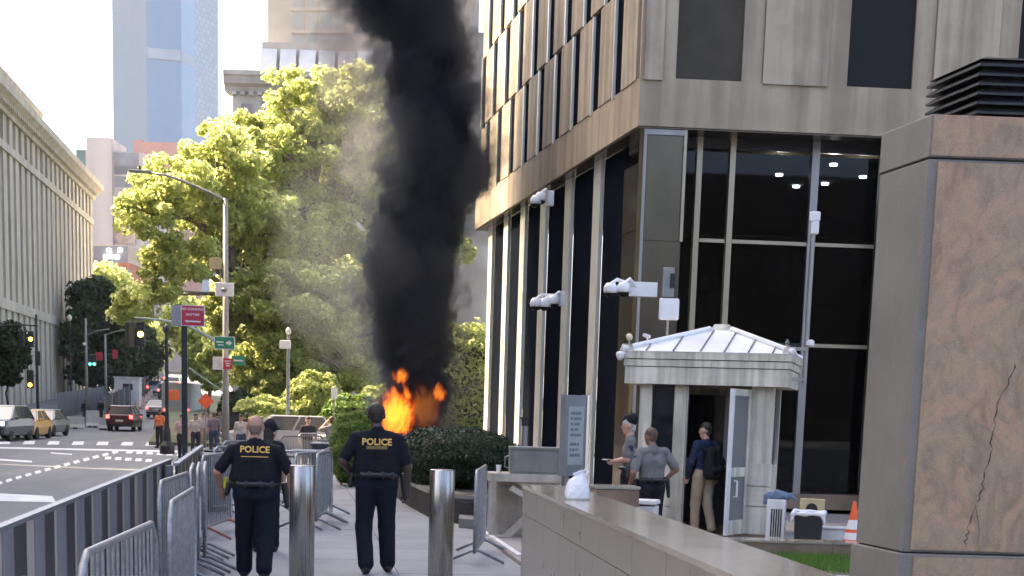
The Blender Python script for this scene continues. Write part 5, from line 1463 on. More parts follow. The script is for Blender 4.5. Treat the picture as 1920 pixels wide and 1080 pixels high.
# ------------------------------------------------------------------ kerb hoarding; light and shade of its folds put into the sheet colours
HT = 1.05
SH_L = pm('sky toned sheet steel', (.27, .275, .29), (.21, .215, .23), 3, .42, metal=.2, stretch=(1, 1, .2))
SH_D = pm('shade toned sheet steel', (.035, .036, .038), (.025, .026, .028), 3, .45, stretch=(1, 1, .2))
SH_B = pm('buff sheet steel', (.50, .43, .35), (.43, .37, .30), 3, .5, stretch=(1, 1, .2))
def hoarding(label, q0, q1, seed):
    e_ = Vector((q1.x - q0.x, q1.y - q0.y, 0)); L_ = e_.length; e_.normalize(); a_ = math.atan2(e_.y, e_.x)
    t_ = thing('hoarding', label, 'fence', (q0.x, q0.y, 0), 0, 'sheet steel hoardings along the kerb')
    rs = random.Random(seed); u = 0; k_ = 0
    seq = [('L', .42, .0), ('D', .44, -.006), ('B', .22, -.003)]
    while u < L_ - .02:
        c_, w, n_ = seq[k_ % 3]; w = min(w * rs.uniform(.85, 1.2), L_ - u)
        if c_ == 'B' and rs.random() < .35: w *= .5
        fb('sheet', {'L': SH_L, 'D': SH_D, 'B': SH_B}[c_] if not (c_ == 'L' and seed == 2) else SH_D, t_, gp(q0), a_, u + .001, u + w - .001, .01, HT - .015, n_ - .03, n_)
        u += w; k_ += 1
    fb('top_rail', M['galv_d'], t_, gp(q0), a_, 0, L_, HT - .014, HT + .016, -.05, .012)
    for k_ in range(int(L_ / 2.4) + 1): fb('post', M['galv_d'], t_, gp(q0), a_, k_ * 2.4 + .1, k_ * 2.4 + .16, .0, HT - .016, -.14, -.06)
    return t_
qa, qb = gz(0, 993, HT), gz(322, 862, HT)
qn = qa + (qa - qb) * .45
hoarding('long steel hoarding striped with painted fold shading between road and barricades', qn, qb, 1)
hoarding('short dark steel hoarding at the far end of the barricades', gz(333, 871, HT), gz(381, 836, HT), 2)

# ------------------------------------------------------------------ crowd barricades
BH = 1.10
def make_barricade(label, L_=2.1, bars=15):
    t_ = thing('barricade', label, 'barricade', (0, 0, 0), 0, 'steel crowd barricades along the pavement')
    h_ = L_ / 2; c_ = .15
    MB().tube([(-h_, 0, .16), (-h_, 0, BH - c_), (-h_ + c_ * .4, 0, BH - c_ * .35), (-h_ + c_, 0, BH), (h_ - c_, 0, BH), (h_ - c_ * .4, 0, BH - c_ * .35), (h_, 0, BH - c_), (h_, 0, .16)], .0195, 10, closed=True).build('frame', M['galv'], t_, smooth=True, world=False)
    for k_ in range(bars):
        x = -h_ + (k_ + 1) * L_ / (bars + 1)
        zt_ = BH - (.0 if abs(x) < h_ - c_ else (abs(x) - (h_ - c_)))
        MB().tube([(x, 0, .16), (x, 0, zt_)], .0075, 6, cap=False).build('bar', M['galv'], t_, smooth=True, world=False)
    for x in (-h_ + .28, h_ - .28):
        MB().tube([(x, -.34, .018), (x, -.06, .15), (x, 0, .165), (x, .06, .15), (x, .34, .018)], .018, 8).build('foot', M['galv_d'], t_, smooth=True, world=False)
    for z in (.35, .85): MB().tube([(h_ - .01, 0, z), (h_ + .05, 0, z), (h_ + .06, 0, z - .07)], .009, 6).build('hook', M['galv_d'], t_, world=False)
    return t_
def place(o, a, b, label=None, first=False, mid=False):
    """put a barricade with its top between the two ground points below a and b"""
    c_ = (a + b) / 2; ang_ = math.atan2(b.y - a.y, b.x - a.x)
    if first: o.location = (c_.x, c_.y, ground(c_.y)); o.rotation_euler = (0, 0, ang_); return o
    return copy_thing(o, (c_.x, c_.y, ground(c_.y)), ang_, label)
def span(px, py, ang, L_=2.1):
    """barricade whose nearer top corner is seen at a pixel, running off in direction ang"""
    a = gz(px, py, BH); return a, a + Vector((math.cos(ang), math.sin(ang), 0)) * L_
bar0 = make_barricade('nearest barricade, its chamfered corner low beside the striped hoarding')
a = gz(150, 1042, BH); b = gz(328, 962, BH); dr = (b - a).normalized()
place(bar0, a, a + dr * 2.1, first=True)
a = gz(60, 1082, BH); place(bar0, a - dr * 2.05, a, 'barricade cut off by the lower left corner of the picture')
def span2(a, b, L_=2.1):
    A_, B_ = gz(a[0], a[1], BH), gz(b[0], b[1], BH); return A_, A_ + (B_ - A_).normalized() * L_
place(bar0, *span2((318, 944), (353, 922)), 'second barricade from the nearest one, overlapping its far end')
place(bar0, *span2((298, 905), (345, 889)), 'third barricade from the nearest one, close against the hoarding')
for i, (px, py) in enumerate(((357, 884), (370, 882), (383, 880))):
    place(bar0, *span(px, py, R(93)), ('leftmost of the three barricades stacked edge on', 'middle of the three barricades stacked edge on, a paper taped to it', 'rightmost of the three barricades stacked edge on, nearest the bald officer')[i])
p = at(372, 970, 16.2)
pp = MB().box((0, 0, 0), (.07, .012, .42), .1).build('taped_paper', M['white_plastic'], None); pp.location = (p.x, p.y - .1, .62)
tag(pp, 'strip of white paper taped to the stacked barricades', 'paper')
e_bar = place(bar0, *span2((377, 856), (413, 851)), 'barricade with an orange painted foot left of the bald officer')
for ch in e_bar.children:
    if ch.name.startswith('foot'):
        ch.data = ch.data.copy(); ch.data.materials[0] = pm('faded orange paint', (.5, .16, .10), (.35, .12, .08), 12, .6)
place(bar0, *span(552, 852, R(74)), 'barricade across the pavement behind the left bollard')
place(bar0, *span(594, 853, R(86)), 'barricade seen edge on with splayed feet beside the tall officer')
place(bar0, *span(604, 846, R(85)), 'barricade leaning behind the edge on one beside the tall officer')
for i, (px, py) in enumerate(((524, 812), (560, 803))):
    place(bar0, *span(px, py, R(58 + 4 * i)), ('left one of the two far barricades before the silver car', 'right one of the two far barricades before the silver car')[i])
for i, (px, py) in enumerate(((398, 838), (415, 826))):
    place(bar0, *span(px, py, R(58)), ('barricade beside the pavement edge behind the green topped bin', 'farthest barricade on the pavement edge by the crowd')[i])
place(bar0, *span(893, 884, R(80)), 'single barricade edge on beside the beige steel stand')

# litter bins near the crowd
def litter_bin(label, px, py, d, mat):
    p = at(px, py, d); z0 = ground(p.y)
    t_ = thing('litter_bin', label, 'bin', (p.x, p.y, z0))
    MB().lathe([(.24, 0), (.28, .1), (.30, .85), (.32, .86), (.32, .93), (.2, .98)], (p.x, p.y, z0), 18).build('drum', mat, t_, smooth=False)
    MB().lathe([(.14, 0), (.14, .03)], (p.x, p.y, z0 + .981), 14).build('lid', M['black'], t_)
    return t_
litter_bin('green topped litter bin behind the short dark hoarding', 398, 850, 26, M['greygreen'])
litter_bin('dark blue litter bin between the far barricades and the box bush', 605, 830, 40, pm('blue black enamel', (.05, .07, .09), (.04, .055, .07), 6, .4))
p = at(590, 835, 36)
t_ = thing('folding_table', 'low table with white papers beside the dark blue litter bin', 'table', (p.x, p.y, ground(p.y)))
MB().box((p.x - .6, p.y, .74), (2.0, .7, .04)).build('top', M['galv'], t_)
for sx in (-1.5, .3):
    for sy in (-.3, .3): MB().tube([(p.x + sx, p.y + sy, -.1), (p.x + sx, p.y + sy, .72)], .02, 6).build('leg', M['galv_d'], t_)
for k_ in range(3):
    MB().box((p.x - .4 + .3 * k_, p.y - .1 + .1 * k_, .775), (.25, .2, .03), .3 * k_).build('papers', M['white_plastic'], t_)

# ------------------------------------------------------------------ street lamp, signals and signs
LAMPG = pm('lamp post grey', (.30, .29, .27), (.24, .23, .215), 4, .5, metal=.3)
def pole(t_, px, d, ytop, r0, r1, mat, nm='pole', base=None, seg=10):
    p = at(px, 760, d); zb = ground(p.y) - .15 if base is None else base
    zt_ = at(px, ytop, d).z
    MB().tube([(p.x, p.y, zb), (p.x, p.y, zb + (zt_ - zb) * .5), (p.x, p.y, zt_)], [r0, (r0 + r1) / 2, r1], seg).build(nm, mat, t_, smooth=True)
    return p, zb, zt_
LD = 62.0
p = at(423, 700, LD)
lamp = thing('street_lamp', 'tall grey street lamp with long curved arm over the road', 'street lamp', (p.x, p.y, ground(p.y)))
zt_ = at(423, 372, LD).z
MB().tube([(p.x, p.y, ground(p.y)), (p.x, p.y, 2), (p.x, p.y, zt_)], [.16, .13, .09], 12).build('pole', LAMPG, lamp, smooth=True)
arm = [at(423, 376, LD), at(395, 362, LD), at(345, 340, LD), at(310, 328, LD), at(280, 324, LD)]
MB().tube(arm, [.06, .055, .05, .045, .04], 8).build('arm', LAMPG, lamp, smooth=True)
hd = at(262, 321.5, LD)
MB().box((hd.x, hd.y, hd.z), (.85, .32, .10), 0).build('luminaire', LAMPG, lamp, bev=.03)
MB().tube([(hd.x, hd.y, hd.z + .05), (hd.x, hd.y, hd.z + .2)], .05, 8).build('sensor', M['black'], lamp)
cb = at(421, 543, LD - .3)
MB().box((cb.x, cb.y, cb.z), (.72, .15, .52)).build('camera_box', M['white_plastic'], lamp, bev=.03)
MB().lathe([(.0, -.1), (.09, -.07), (.12, 0), (.09, .05), (0, .06)], (cb.x, cb.y - .13, cb.z), 12).build('camera_dome', M['galv_d'], lamp, smooth=True)
cb = at(404, 494, LD)
MB().box((cb.x, cb.y, cb.z), (.45, .1, .42)).build('warning_plate', pm('faded yellow plate', (.48, .40, .22), (.42, .35, .2), 5, .6), lamp, bev=.01)
MB().tube([at(413, 508, LD), at(413, 540, LD)], .03, 6).build('bracket', LAMPG, lamp)
tr_ = []
tr_.append(at(427, 682, LD - .25)); cb = tr_[0]
MB().box((cb.x, cb.y, cb.z), (.36, .03, .42)).build('red_plate', M['red'], lamp)
for k_ in range(3): bx('red_plate_text', M['white_plastic'], lamp, (cb.x, cb.y - .018, cb.z + .1 - .09 * k_), (.24 - .05 * k_, .006, .035))
cb = at(408, 681, LD - .2)
MB().box((cb.x, cb.y, cb.z), (.38, .03, .5)).build('white_plate', M['white'], lamp)

# signal mast with green arm reaching over the road
MASTG = pm('pale green mast paint', (.30, .36, .33), (.24, .30, .27), 4, .5)
p = at(424, 740, LD + 3)
mast = thing('signal_mast', 'pale green signal mast arm carrying an amber light above the road', 'traffic light', (p.x, p.y, ground(p.y)))
MB().tube([(p.x, p.y, ground(p.y)), (p.x, p.y, at(424, 655, LD + 3).z)], .1, 10).build('pole', MASTG, mast)
MB().tube([at(424, 656, LD + 3), at(390, 630, LD + 2), at(345, 607, LD + 1), at(300, 600, LD), at(252, 596, LD - .6)], [.075, .07, .06, .05, .045], 8).build('arm', MASTG, mast, smooth=True)
MB().tube([at(420, 735, LD + 3), at(390, 715, LD + 2.4), at(355, 690, LD + 2)], .035, 8).build('stay_arm', MASTG, mast)
HOUS = pm('signal housing', (.03, .035, .03), (.02, .025, .02), 5, .5)
AMB = em('amber signal', (1.0, .62, .04), 7.0); GRN = em('green signal', (.05, .85, .5), 3.0); ORGL = em('orange signal', (1.0, .32, .03), 3.0); REDL = em('red lamp', (1.0, .04, .03), 3.0)
DUL = pm('unlit lens', (.05, .05, .05), (.04, .04, .04), 5, .3)
def signal_head(par, px, py, d, lit=None, idx=1, s=1.0, dx=0.0, turn=0.0):
    c_ = at(px, py, d)
    h_ = MB().box((c_.x, c_.y, c_.z), (.34 * s, .3 * s, 1.0 * s), turn).build('signal_head', HOUS, par, bev=.03)
    for k_ in range(3):
        z = c_.z + (.31 - .31 * k_) * s
        m_ = MB(); vs_ = []
        m_.lathe([(.115 * s, 0), (.1 * s, .02), (.0, .03)], (0, 0, 0), 14)
        o_ = m_.build('lens', lit if (lit is not None and k_ == idx) else DUL, h_, world=False)
        q = Vector((c_.x, c_.y, z)) + Vector((math.sin(turn), -math.cos(turn), 0)) * .151 * s
        o_.location = q - wloc(par); o_.rotation_euler = (math.pi / 2, 0, turn)
        v_ = MB().box((0, 0, 0), (.26 * s, .16 * s, .02)).build('visor', HOUS, h_, world=False)
        v_.location = q + Vector((math.sin(turn) * .08, -math.cos(turn) * .08, .125 * s)) - wloc(par); v_.rotation_euler = (0, 0, turn)
    return h_
signal_head(mast, 264, 627, LD - .4, AMB, 1, .95)
signal_head(mast, 244, 627, LD - .5, None, 1, .95, turn=R(-60))
MB().tube([at(264, 598, LD - .4), at(264, 608, LD - .4)], .03, 6).build('hanger', MASTG, mast); MB().tube([at(244, 597, LD - .5), at(244, 608, LD - .5)], .03, 6).build('hanger', MASTG, mast)
cb = at(421, 643, LD - .5)
gsg = thing('guide_sign', 'green guide sign with a white arrow on the lamp post', 'sign', tuple(cb))
MB().box(tuple(cb), (.80, .03, .50)).build('plate', M['white'], gsg); MB().box((cb.x, cb.y - .02, cb.z), (.74, .012, .44)).build('face', M['green_sign'], gsg)
MB().add([(cb.x + .06, cb.y - .032, cb.z - .05), (cb.x + .16, cb.y - .032, cb.z - .05), (cb.x + .16, cb.y - .032, cb.z - .11), (cb.x + .30, cb.y - .032, cb.z), (cb.x + .16, cb.y - .032, cb.z + .11), (cb.x + .16, cb.y - .032, cb.z + .05), (cb.x + .06, cb.y - .032, cb.z + .05)], [tuple(range(7))]).build('arrow', M['white'], gsg)
bx('text_line', M['white'], gsg, (cb.x - .17, cb.y - .03, cb.z + .03), (.28, .006, .06)); bx('text_line', M['white'], gsg, (cb.x - .15, cb.y - .03, cb.z - .08), (.22, .006, .05))
cb = at(447, 676, LD + .3)
gs2 = thing('street_name_sign', 'small green street name plate right of the lamp post', 'sign', tuple(cb))
MB().box(tuple(cb), (.52, .03, .36)).build('plate', M['green_sign'], gs2); bx('text_line', M['white'], gs2, (cb.x, cb.y - .02, cb.z), (.36, .008, .06))
MB().tube([(cb.x - .26, cb.y + .03, cb.z), (cb.x - .55, cb.y + .03, cb.z)], .02, 6).build('bracket', LAMPG, gs2)

# signals on the left side of the crossing
SD = 100.0
p = at(71, 760, SD)
sl = thing('left_signal', 'dark signal post at the left kerb with amber light and orange hand', 'traffic light', (p.x, p.y, ground(p.y)))
pole(sl, 71, SD, 590, .1, .07, HOUS)
MB().tube([at(71, 611, SD), at(40, 609, SD), at(-20, 612, SD)], .05, 8).build('arm', HOUS, sl)
signal_head(sl, 58, 636, SD - .5, AMB, 1, 1.0); signal_head(sl, 40, 636, SD - .5, None, 1, 1.0)
MB().tube([at(58, 610, SD - .1), at(58, 620, SD - .4)], .03, 6).build('hanger', HOUS, sl); MB().tube([at(40, 610, SD - .1), at(40, 620, SD - .4)], .03, 6).build('hanger', HOUS, sl)
signal_head(sl, 57, 711, SD - .5, ORGL, 2, 1.15)
MB().tube([at(71, 705, SD), at(57, 705, SD - .4)], .03, 6).build('bracket', HOUS, sl)
signal_head(sl, 71, 672, SD - .3, None, 1, .9, turn=R(-70))
SD2 = 118.0
p = at(163, 760, SD2)
s2 = thing('kerb_signal', 'grey signal pole with green lights beside the barrier opening', 'traffic light', (p.x, p.y, ground(p.y)))
pole(s2, 163, SD2, 597, .13, .07, LAMPG)
MB().tube([at(163, 628, SD2), at(180, 621, SD2 - 1), at(204, 617, SD2 - 2)], .05, 8).build('arm', LAMPG, s2)
for px in (169, 177): signal_head(s2, px, 676, SD2 - .5, GRN, 2, .85)
cb = at(186, 668, SD2 - .3); MB().box(tuple(cb), (.5, .03, .6)).build('red_plate', M['red'], s2); MB().tube([at(163, 668, SD2), at(186, 668, SD2 - .28)], .03, 6).build('bracket', LAMPG, s2)
cb = at(158, 645, SD2 - .3); MB().lathe([(0, -.12), (.1, -.08), (.13, 0), (.1, .08), (0, .12)], tuple(cb), 12).build('camera_dome', M['white_plastic'], s2, smooth=True)
SD3 = 132.0
p = at(199, 760, SD3)
s3 = thing('island_signal', 'grey pole with a bent arm and red plate behind the barrier opening', 'traffic light', (p.x, p.y, ground(p.y)))
pole(s3, 199, SD3, 626, .13, .08, LAMPG)
MB().tube([at(199, 628, SD3), at(215, 622, SD3 - 1), at(240, 617, SD3 - 2)], .055, 8).build('arm', LAMPG, s3)
cb = at(216, 664, SD3 - .3); MB().box(tuple(cb), (.42, .03, .75)).build('red_plate', M['red'], s3); MB().tube([at(199, 664, SD3), at(216, 664, SD3 - .28)], .03, 6).build('bracket', LAMPG, s3)
SD4 = 190.0
p = at(292, 740, SD4)
s4 = thing('hill_signal', 'far signal with two green lights where the street climbs', 'traffic light', (p.x, p.y, ground(p.y)))
pole(s4, 297, SD4, 650, .12, .08, HOUS)
for px in (286, 294): signal_head(s4, px, 678, SD4 - .5, GRN, 2, 1.3)
# lantern posts
def lantern(label, px, d, ytop, yl, mat=M['black'], k=1.0, lm=None):
    p = at(px, 760, d); t_ = thing('lantern_post', label, 'street lamp', (p.x, p.y, ground(p.y)))
    z0 = ground(p.y); zt_ = at(px, ytop, d).z
    MB().lathe([(.28, 0), (.28, .3), (.16, .5), (.13, .9), (.08, 1.1), (.06, zt_ - z0)], (p.x, p.y, z0), 14).build('post', mat, t_)
    zl_ = at(px, yl, d).z
    MB().lathe([(.08 * k, -.25 * k), (.2 * k, -.1 * k), (.24 * k, .1 * k), (.12 * k, .3 * k), (.02 * k, .36 * k)], (p.x, p.y, zl_), 14).build('lantern', lm or pm('opal lantern', (.62, .60, .52), (.55, .53, .46), 5, .35), t_, smooth=True)
    return t_
lantern('black cast iron lamp post with flared foot near the crossing', 313, 60, 622, 619, k=.6, lm=M['black'])
lantern('dark lantern post before the far end of the colonnade', 133, 150, 590, 597)
t_ = lantern('park lamp post with white boxes in front of the trees', 540, 66, 628, 622, M['galv_d'], .5)
cb = at(535, 646, 65.8); MB().box(tuple(cb), (.46, .16, .34)).build('box', M['white_plastic'], t_, bev=.03)
p = at(627, 737, 66)
t_ = thing('park_notice', 'small white notice on a thin post before the park', 'sign', (p.x, p.y, ground(p.y)))
MB().box(tuple(p), (.28, .02, .46)).build('plate', M['white'], t_); MB().tube([(p.x, p.y + .03, ground(p.y)), (p.x, p.y + .03, p.z)], .025, 6).build('post', LAMPG, t_)
# red parking sign on a thick black post beside the hoarding
RD = 34.0
p = at(346, 700, RD)
rsn = thing('parking_sign', 'red parking sign with white lettering on a black post', 'sign', (p.x, p.y, ground(p.y)))
z0 = at(346, 611, RD).z
MB().box((p.x, p.y, (ground(p.y) + z0) / 2), (.12, .12, z0 - ground(p.y))).build('post', M['black'], rsn, bev=.01)
c_ = at(361.5, 592, RD - .1)
MB().box(tuple(c_), (.50, .02, .44)).build('frame', M['white'], rsn); MB().box((c_.x, c_.y - .014, c_.z), (.47, .01, .41)).build('plate', M['red'], rsn)
c2_ = at(338, 592, RD + .1); MB().box(tuple(c2_), (.36, .02, .44)).build('back_plate', M['galv'], rsn)
for body, sz, dz in (('NO STANDING', .068, .135), ('ANYTIME', .07, .02)):
    me = text_mesh(body, sz, .002, .0015)
    me.materials.append(M['white']); o_ = bpy.data.objects.new('lettering', me); COL.objects.link(o_); o_.parent = rsn
    o_.location = Vector((c_.x, c_.y - .022, c_.z + dz)) - wloc(rsn); o_.rotation_euler = (math.pi / 2, 0, 0)
q = c_ + Vector((0, -.022, -.12))
MB().add([(q.x - .17, q.y, q.z), (q.x - .11, q.y, q.z + .035), (q.x - .11, q.y, q.z + .014), (q.x + .17, q.y, q.z + .014), (q.x + .17, q.y, q.z - .014), (q.x - .11, q.y, q.z - .014), (q.x - .11, q.y, q.z - .035)], [tuple(range(7))]).build('arrow', M['white'], rsn)
# road works
p = at(386, 752, 70)
t_ = thing('diamond_sign', 'orange diamond road works sign above the crowd', 'sign', (p.x, p.y, ground(p.y)))
r_ = .36
MB().add([(p.x - r_, p.y, p.z), (p.x, p.y, p.z - r_), (p.x + r_, p.y, p.z), (p.x, p.y, p.z + r_), (p.x - r_, p.y + .02, p.z), (p.x, p.y + .02, p.z - r_), (p.x + r_, p.y + .02, p.z), (p.x, p.y + .02, p.z + r_)],
         [(0, 1, 2, 3), (7, 6, 5, 4), (0, 4, 5, 1), (1, 5, 6, 2), (2, 6, 7, 3), (3, 7, 4, 0)]).build('plate', M['orange'], t_)
MB().tube([(p.x, p.y + .05, ground(p.y)), (p.x, p.y + .05, p.z)], .03, 6).build('post', LAMPG, t_)
p = at(325, 741, 72)
t_ = thing('orange_box', 'orange utility box fixed to the black lamp post', 'box', tuple(p))
MB().box(tuple(p), (.5, .25, .45)).build('case', M['orange'], t_, bev=.02); MB().box((p.x + .02, p.y - .13, p.z), (.2, .02, .3)).build('door', pm('dark orange', (.6, .2, .05), (.5, .16, .04), 5, .6), t_)
p = at(338, 700, 72)

# ------------------------------------------------------------------ fences and blocks beyond the crossing
def fence_run(label, px0, y0, d0, px1, y1, d1, h_, mat, nb, group=None):
    a, b = at(px0, y0, d0), at(px1, y1, d1)
    za, zb = ground(a.y), ground(b.y)
    t_ = thing('mesh_fence', label, 'fence', (a.x, a.y, za), 0, group)
    for k_ in range(nb):
        f0_, f1_ = k_ / nb, (k_ + 1) / nb - .006
        p_, q_ = a.lerp(b, f0_), a.lerp(b, f1_)
        e_ = Vector((q_.x - p_.x, q_.y - p_.y, 0)).normalized(); n_ = Vector((e_.y, -e_.x, 0)) * .03
        zz = (ground(p_.y) - .1, ground(q_.y) - .1)
        MB().prism([gp(p_), gp(q_), gp(q_ - n_), gp(p_ - n_)], [zz[0], zz[1], zz[1], zz[0]], [zz[0] + h_, zz[1] + h_, zz[1] + h_, zz[0] + h_]).build('panel', mat, t_)
        MB().tube([(p_.x, p_.y, zz[0]), (p_.x, p_.y, zz[0] + h_ + .12)], .05, 6).build('post', M['galv_d'], t_)
    return t_, a, b
fence_run('black screened fence climbing beside the left lane', 196, 745, 112, 291, 708, 215, 2.2, pm('black screen cloth', (.025, .027, .032), (.018, .02, .024), 2, .8), 12)
fence_run('grey mesh fence in front of the far end of the colonnade', 108, 745, 124, 202, 715, 150, 2.0, pm('grey screen cloth', (.17, .17, .165), (.12, .12, .118), 2, .8), 8)
JER = pm('white barrier plastic', (.62, .60, .57), (.5, .48, .45), 2, .6)
def jersey(label, px, d, mat, L_=1.9, rz=0.0, h_=.85):
    p = at(px, 770, d); t_ = thing('jersey_barrier', label, 'barrier', (p.x, p.y, ground(p.y) - .15), rz, 'jersey barriers beyond the crossing')
    MB().ext([(-.3, 0), (.3, 0), (.3, .12), (.14, .35), (.10, h_), (-.10, h_), (-.14, .35), (-.3, .12)], (1, 0), (0, 1), (-L_ / 2, 0, 0), L_).build('block', mat, t_, world=False)
    for sx in (-.4, .4): bx('slot', M['black'], t_, (sx * L_ * .5, -.2, .06), (.3, .25, .1), 0, world=False)
    return t_
jersey('white jersey barrier in front of the grey mesh fence', 131, 108, JER); jersey('stubby white barrier block left of the white jersey barrier', 113, 107, JER, .7)
jersey('white barrier block in the fence opening', 174, 112, JER, .9, h_=1.2); jersey('white barrier block at the start of the black fence', 194, 108, JER, .6)
ORW = pm('orange white barrier', (.72, .36, .24), (.62, .55, .5), 1.2, .6)
for k_ in range(14):
    f_ = k_ / 13
    d_ = 116 + 90 * f_ ** 1.2
    px = 222 + (296 - 222) * (1 - 116 / d_) / (1 - 116 / 206)
    ordn = ['nearest', 'second', 'third', 'fourth', 'fifth', 'sixth', 'seventh', 'eighth', 'ninth', 'tenth', 'eleventh', 'twelfth', 'thirteenth', 'farthest'][k_]
    jersey('%s block in the orange and white barrier row climbing along the black fence' % ordn, px, d_, ORW, 2.4, R(98))
p = at(240, 718, 150)
t_ = thing('site_cabin', 'white site cabin with a dark window behind the black fence', 'cabin', (p.x, p.y, ground(p.y)))
MB().box((p.x, p.y, ground(p.y) + 1.35), (2.3, 2.4, 2.7)).build('body', JER, t_, bev=.03); MB().box((p.x + .1, p.y - 1.21, ground(p.y) + 1.85), (.9, .04, .6)).build('window', M['black'], t_)
MB().box((p.x, p.y, ground(p.y) + 2.75), (2.5, 2.6, .1)).build('roof', JER, t_)

# ------------------------------------------------------------------ vehicles
CHROME = pm('bright trim', (.6, .6, .6), (.5, .5, .5), 5, .2, metal=1)
HEADL = em('headlamp', (1, .97, .9), 3.0); TAILL = em('tail lamp', (1, .05, .04), 2.2)
WSG = pm('windscreen', (.05, .06, .07), (.04, .05, .06), 1, .06, spec=.7)
def car(label, loc, heading, paint_c, kind='sedan', head=False, tail=False, cat='car', group='cars on the road'):
    t_ = thing('car', label, cat, loc, heading, group)
    pc = pm('car paint %.2f %.2f %.2f' % paint_c, paint_c, tuple(x * .9 for x in paint_c), 2, .28, coat=.5)
    if kind == 'sedan':
        S = [(-2.3, .45, .86, .78), (-2.2, .26, .98, .88), (-1.2, .22, 1.0, .91), (.8, .22, .97, .91), (1.7, .22, .90, .89), (2.2, .28, .76, .82), (2.3, .4, .64, .74)]
        cb_, ctp = (-1.75, 1.15, .95, .84), (-1.05, .30, 1.45, .64)
    else:
        S = [(-2.3, .48, 1.05, .84), (-2.22, .32, 1.12, .92), (-1.2, .28, 1.12, .95), (.9, .28, 1.10, .95), (1.8, .28, 1.04, .93), (2.25, .34, .92, .88), (2.33, .46, .8, .8)]
        cb_, ctp = (-2.22, 1.35, 1.06, .88), (-1.85, .20, 1.68, .68)
    vs = []; fs = []
    for y, zb, zt_, hw in S:
        vs += [(-hw * .94, y, zb), (hw * .94, y, zb), (hw, y, (zb + zt_) * .52), (hw * .93, y, zt_), (-hw * .93, y, zt_), (-hw, y, (zb + zt_) * .52)]
    n_ = len(S)
    for i in range(n_ - 1):
        for k_ in range(6): fs.append((i * 6 + k_, i * 6 + (k_ + 1) % 6, (i + 1) * 6 + (k_ + 1) % 6, (i + 1) * 6 + k_))
    fs += [tuple(range(5, -1, -1)), tuple((n_ - 1) * 6 + k_ for k_ in range(6))]
    MB().add(vs, fs).build('body', pc, t_, world=False, bev=.09, seg=3)
    (y0, y1, z0, w0), (y2, y3, z1, w1) = cb_, ctp
    MB().add([(-w0, y0, z0), (w0, y0, z0), (w0, y1, z0), (-w0, y1, z0), (-w1, y2, z1), (w1, y2, z1), (w1, y3, z1), (-w1, y3, z1)],
             [(4, 5, 6, 7), (0, 1, 5, 4), (1, 2, 6, 5), (2, 3, 7, 6), (3, 0, 4, 7)]).build('glasshouse', WSG, t_, world=False, bev=.06, seg=3)
    MB().box((0, (y2 + y3) / 2, z1 + .012), (w1 * 2 + .06, y3 - y2 + .1, .05), 0, (.93, .9)).build('roof', pc, t_, world=False, bev=.015)
    for sx in (-1, 1):
        MB().tube([(sx * w0, y0, z0), (sx * w1, y2, z1)], .05, 6).build('pillar', pc, t_, world=False)
        MB().tube([(sx * w0, y1, z0), (sx * w1, y3, z1)], .035, 6).build('pillar', pc, t_, world=False)
        MB().tube([(sx * (w0 + .005), (y0 + y1) / 2 - .1, z0), (sx * (w1 + .005), (y2 + y3) / 2 - .05, z1)], .035, 6).build('pillar', pc, t_, world=False)
        MB().box((sx * (w0 + .12), y1 - .45, z0 + .05), (.2, .1, .13)).build('mirror', pc, t_, world=False, bev=.02)
        zl_ = S[-2][2] - .06
        MB().box((sx * S[-2][3] * .76, S[-2][0] + .04, zl_ - .02), (.34, .14, .16)).build('headlight', HEADL if head else CHROME, t_, world=False, bev=.03)
        MB().box((sx * S[1][3] * .84, S[1][0] - .06, S[1][2] - .16), (.22, .1, .24)).build('tail_light', TAILL if tail else M['red'], t_, world=False, bev=.02)
        for y in (-1.4, 1.42):
            w = MB(); prof = [(.20, -.11), (.31, -.11), (.335, -.07), (.335, .07), (.31, .11), (.20, .11)]
            w.lathe(prof, (0, 0, 0), 20); o_ = w.build('wheel', M['rubber'], t_, world=False); o_.location = (sx * .80, y, .335); o_.rotation_euler = (0, math.pi / 2, 0)
            r2 = MB().lathe([(.21, -.10), (.21, .10), (.1, .115)], (0, 0, 0), 16).build('rim', CHROME, o_, world=False)
    MB().box((0, S[-1][0] - .01, .62 if kind == 'sedan' else .80), (.9, .08, .16)).build('grille', M['black'], t_, world=False, bev=.02)
    MB().box((0, S[0][0] + .02, .42), (1.5, .12, .14)).build('rear_bumper', M['black'], t_, world=False, bev=.02)
    MB().box((0, S[-1][0] + .02, .42), (1.5, .1, .14)).build('front_bumper', M['black'] if kind != 'sedan' else pc, t_, world=False, bev=.02)
    MB().box((0, S[0][0] - .015, .70), (.5, .03, .14)).build('number_plate', M['white'], t_, world=False)
    return t_
def croad(px, d): p = at(px, 780, d); return (p.x, p.y, ground(p.y) - .146)
car('dark grey sport utility car with lit lamps at the left picture edge', croad(4, 77), R(172), (.045, .05, .055), 'suv', head=True)
car('yellow taxi between the dark sport utility car and the green grey sedan', croad(49, 82), R(176), (.80, .42, .015), 'sedan')
car('green grey sedan with lit lamp, last of the three oncoming cars', croad(84, 89), R(174), (.09, .10, .085), 'sedan', head=True)
car('dark red sport utility car driving away with lit tail lamps', croad(234, 108), R(-3), (.10, .012, .015), 'suv', tail=True)
car('silver sedan driving away up the hill ahead of the dark red car', croad(302, 133), R(-6), (.35, .34, .33), 'sedan', tail=True)
car('silver people carrier parked across behind the far barricades', croad(520, 66), R(97), (.42, .41, .40), 'suv', group='cars parked by the park')
car('white roofed car parked behind the box bush', croad(690, 62), R(100), (.5, .5, .5), 'suv', group='cars parked by the park')
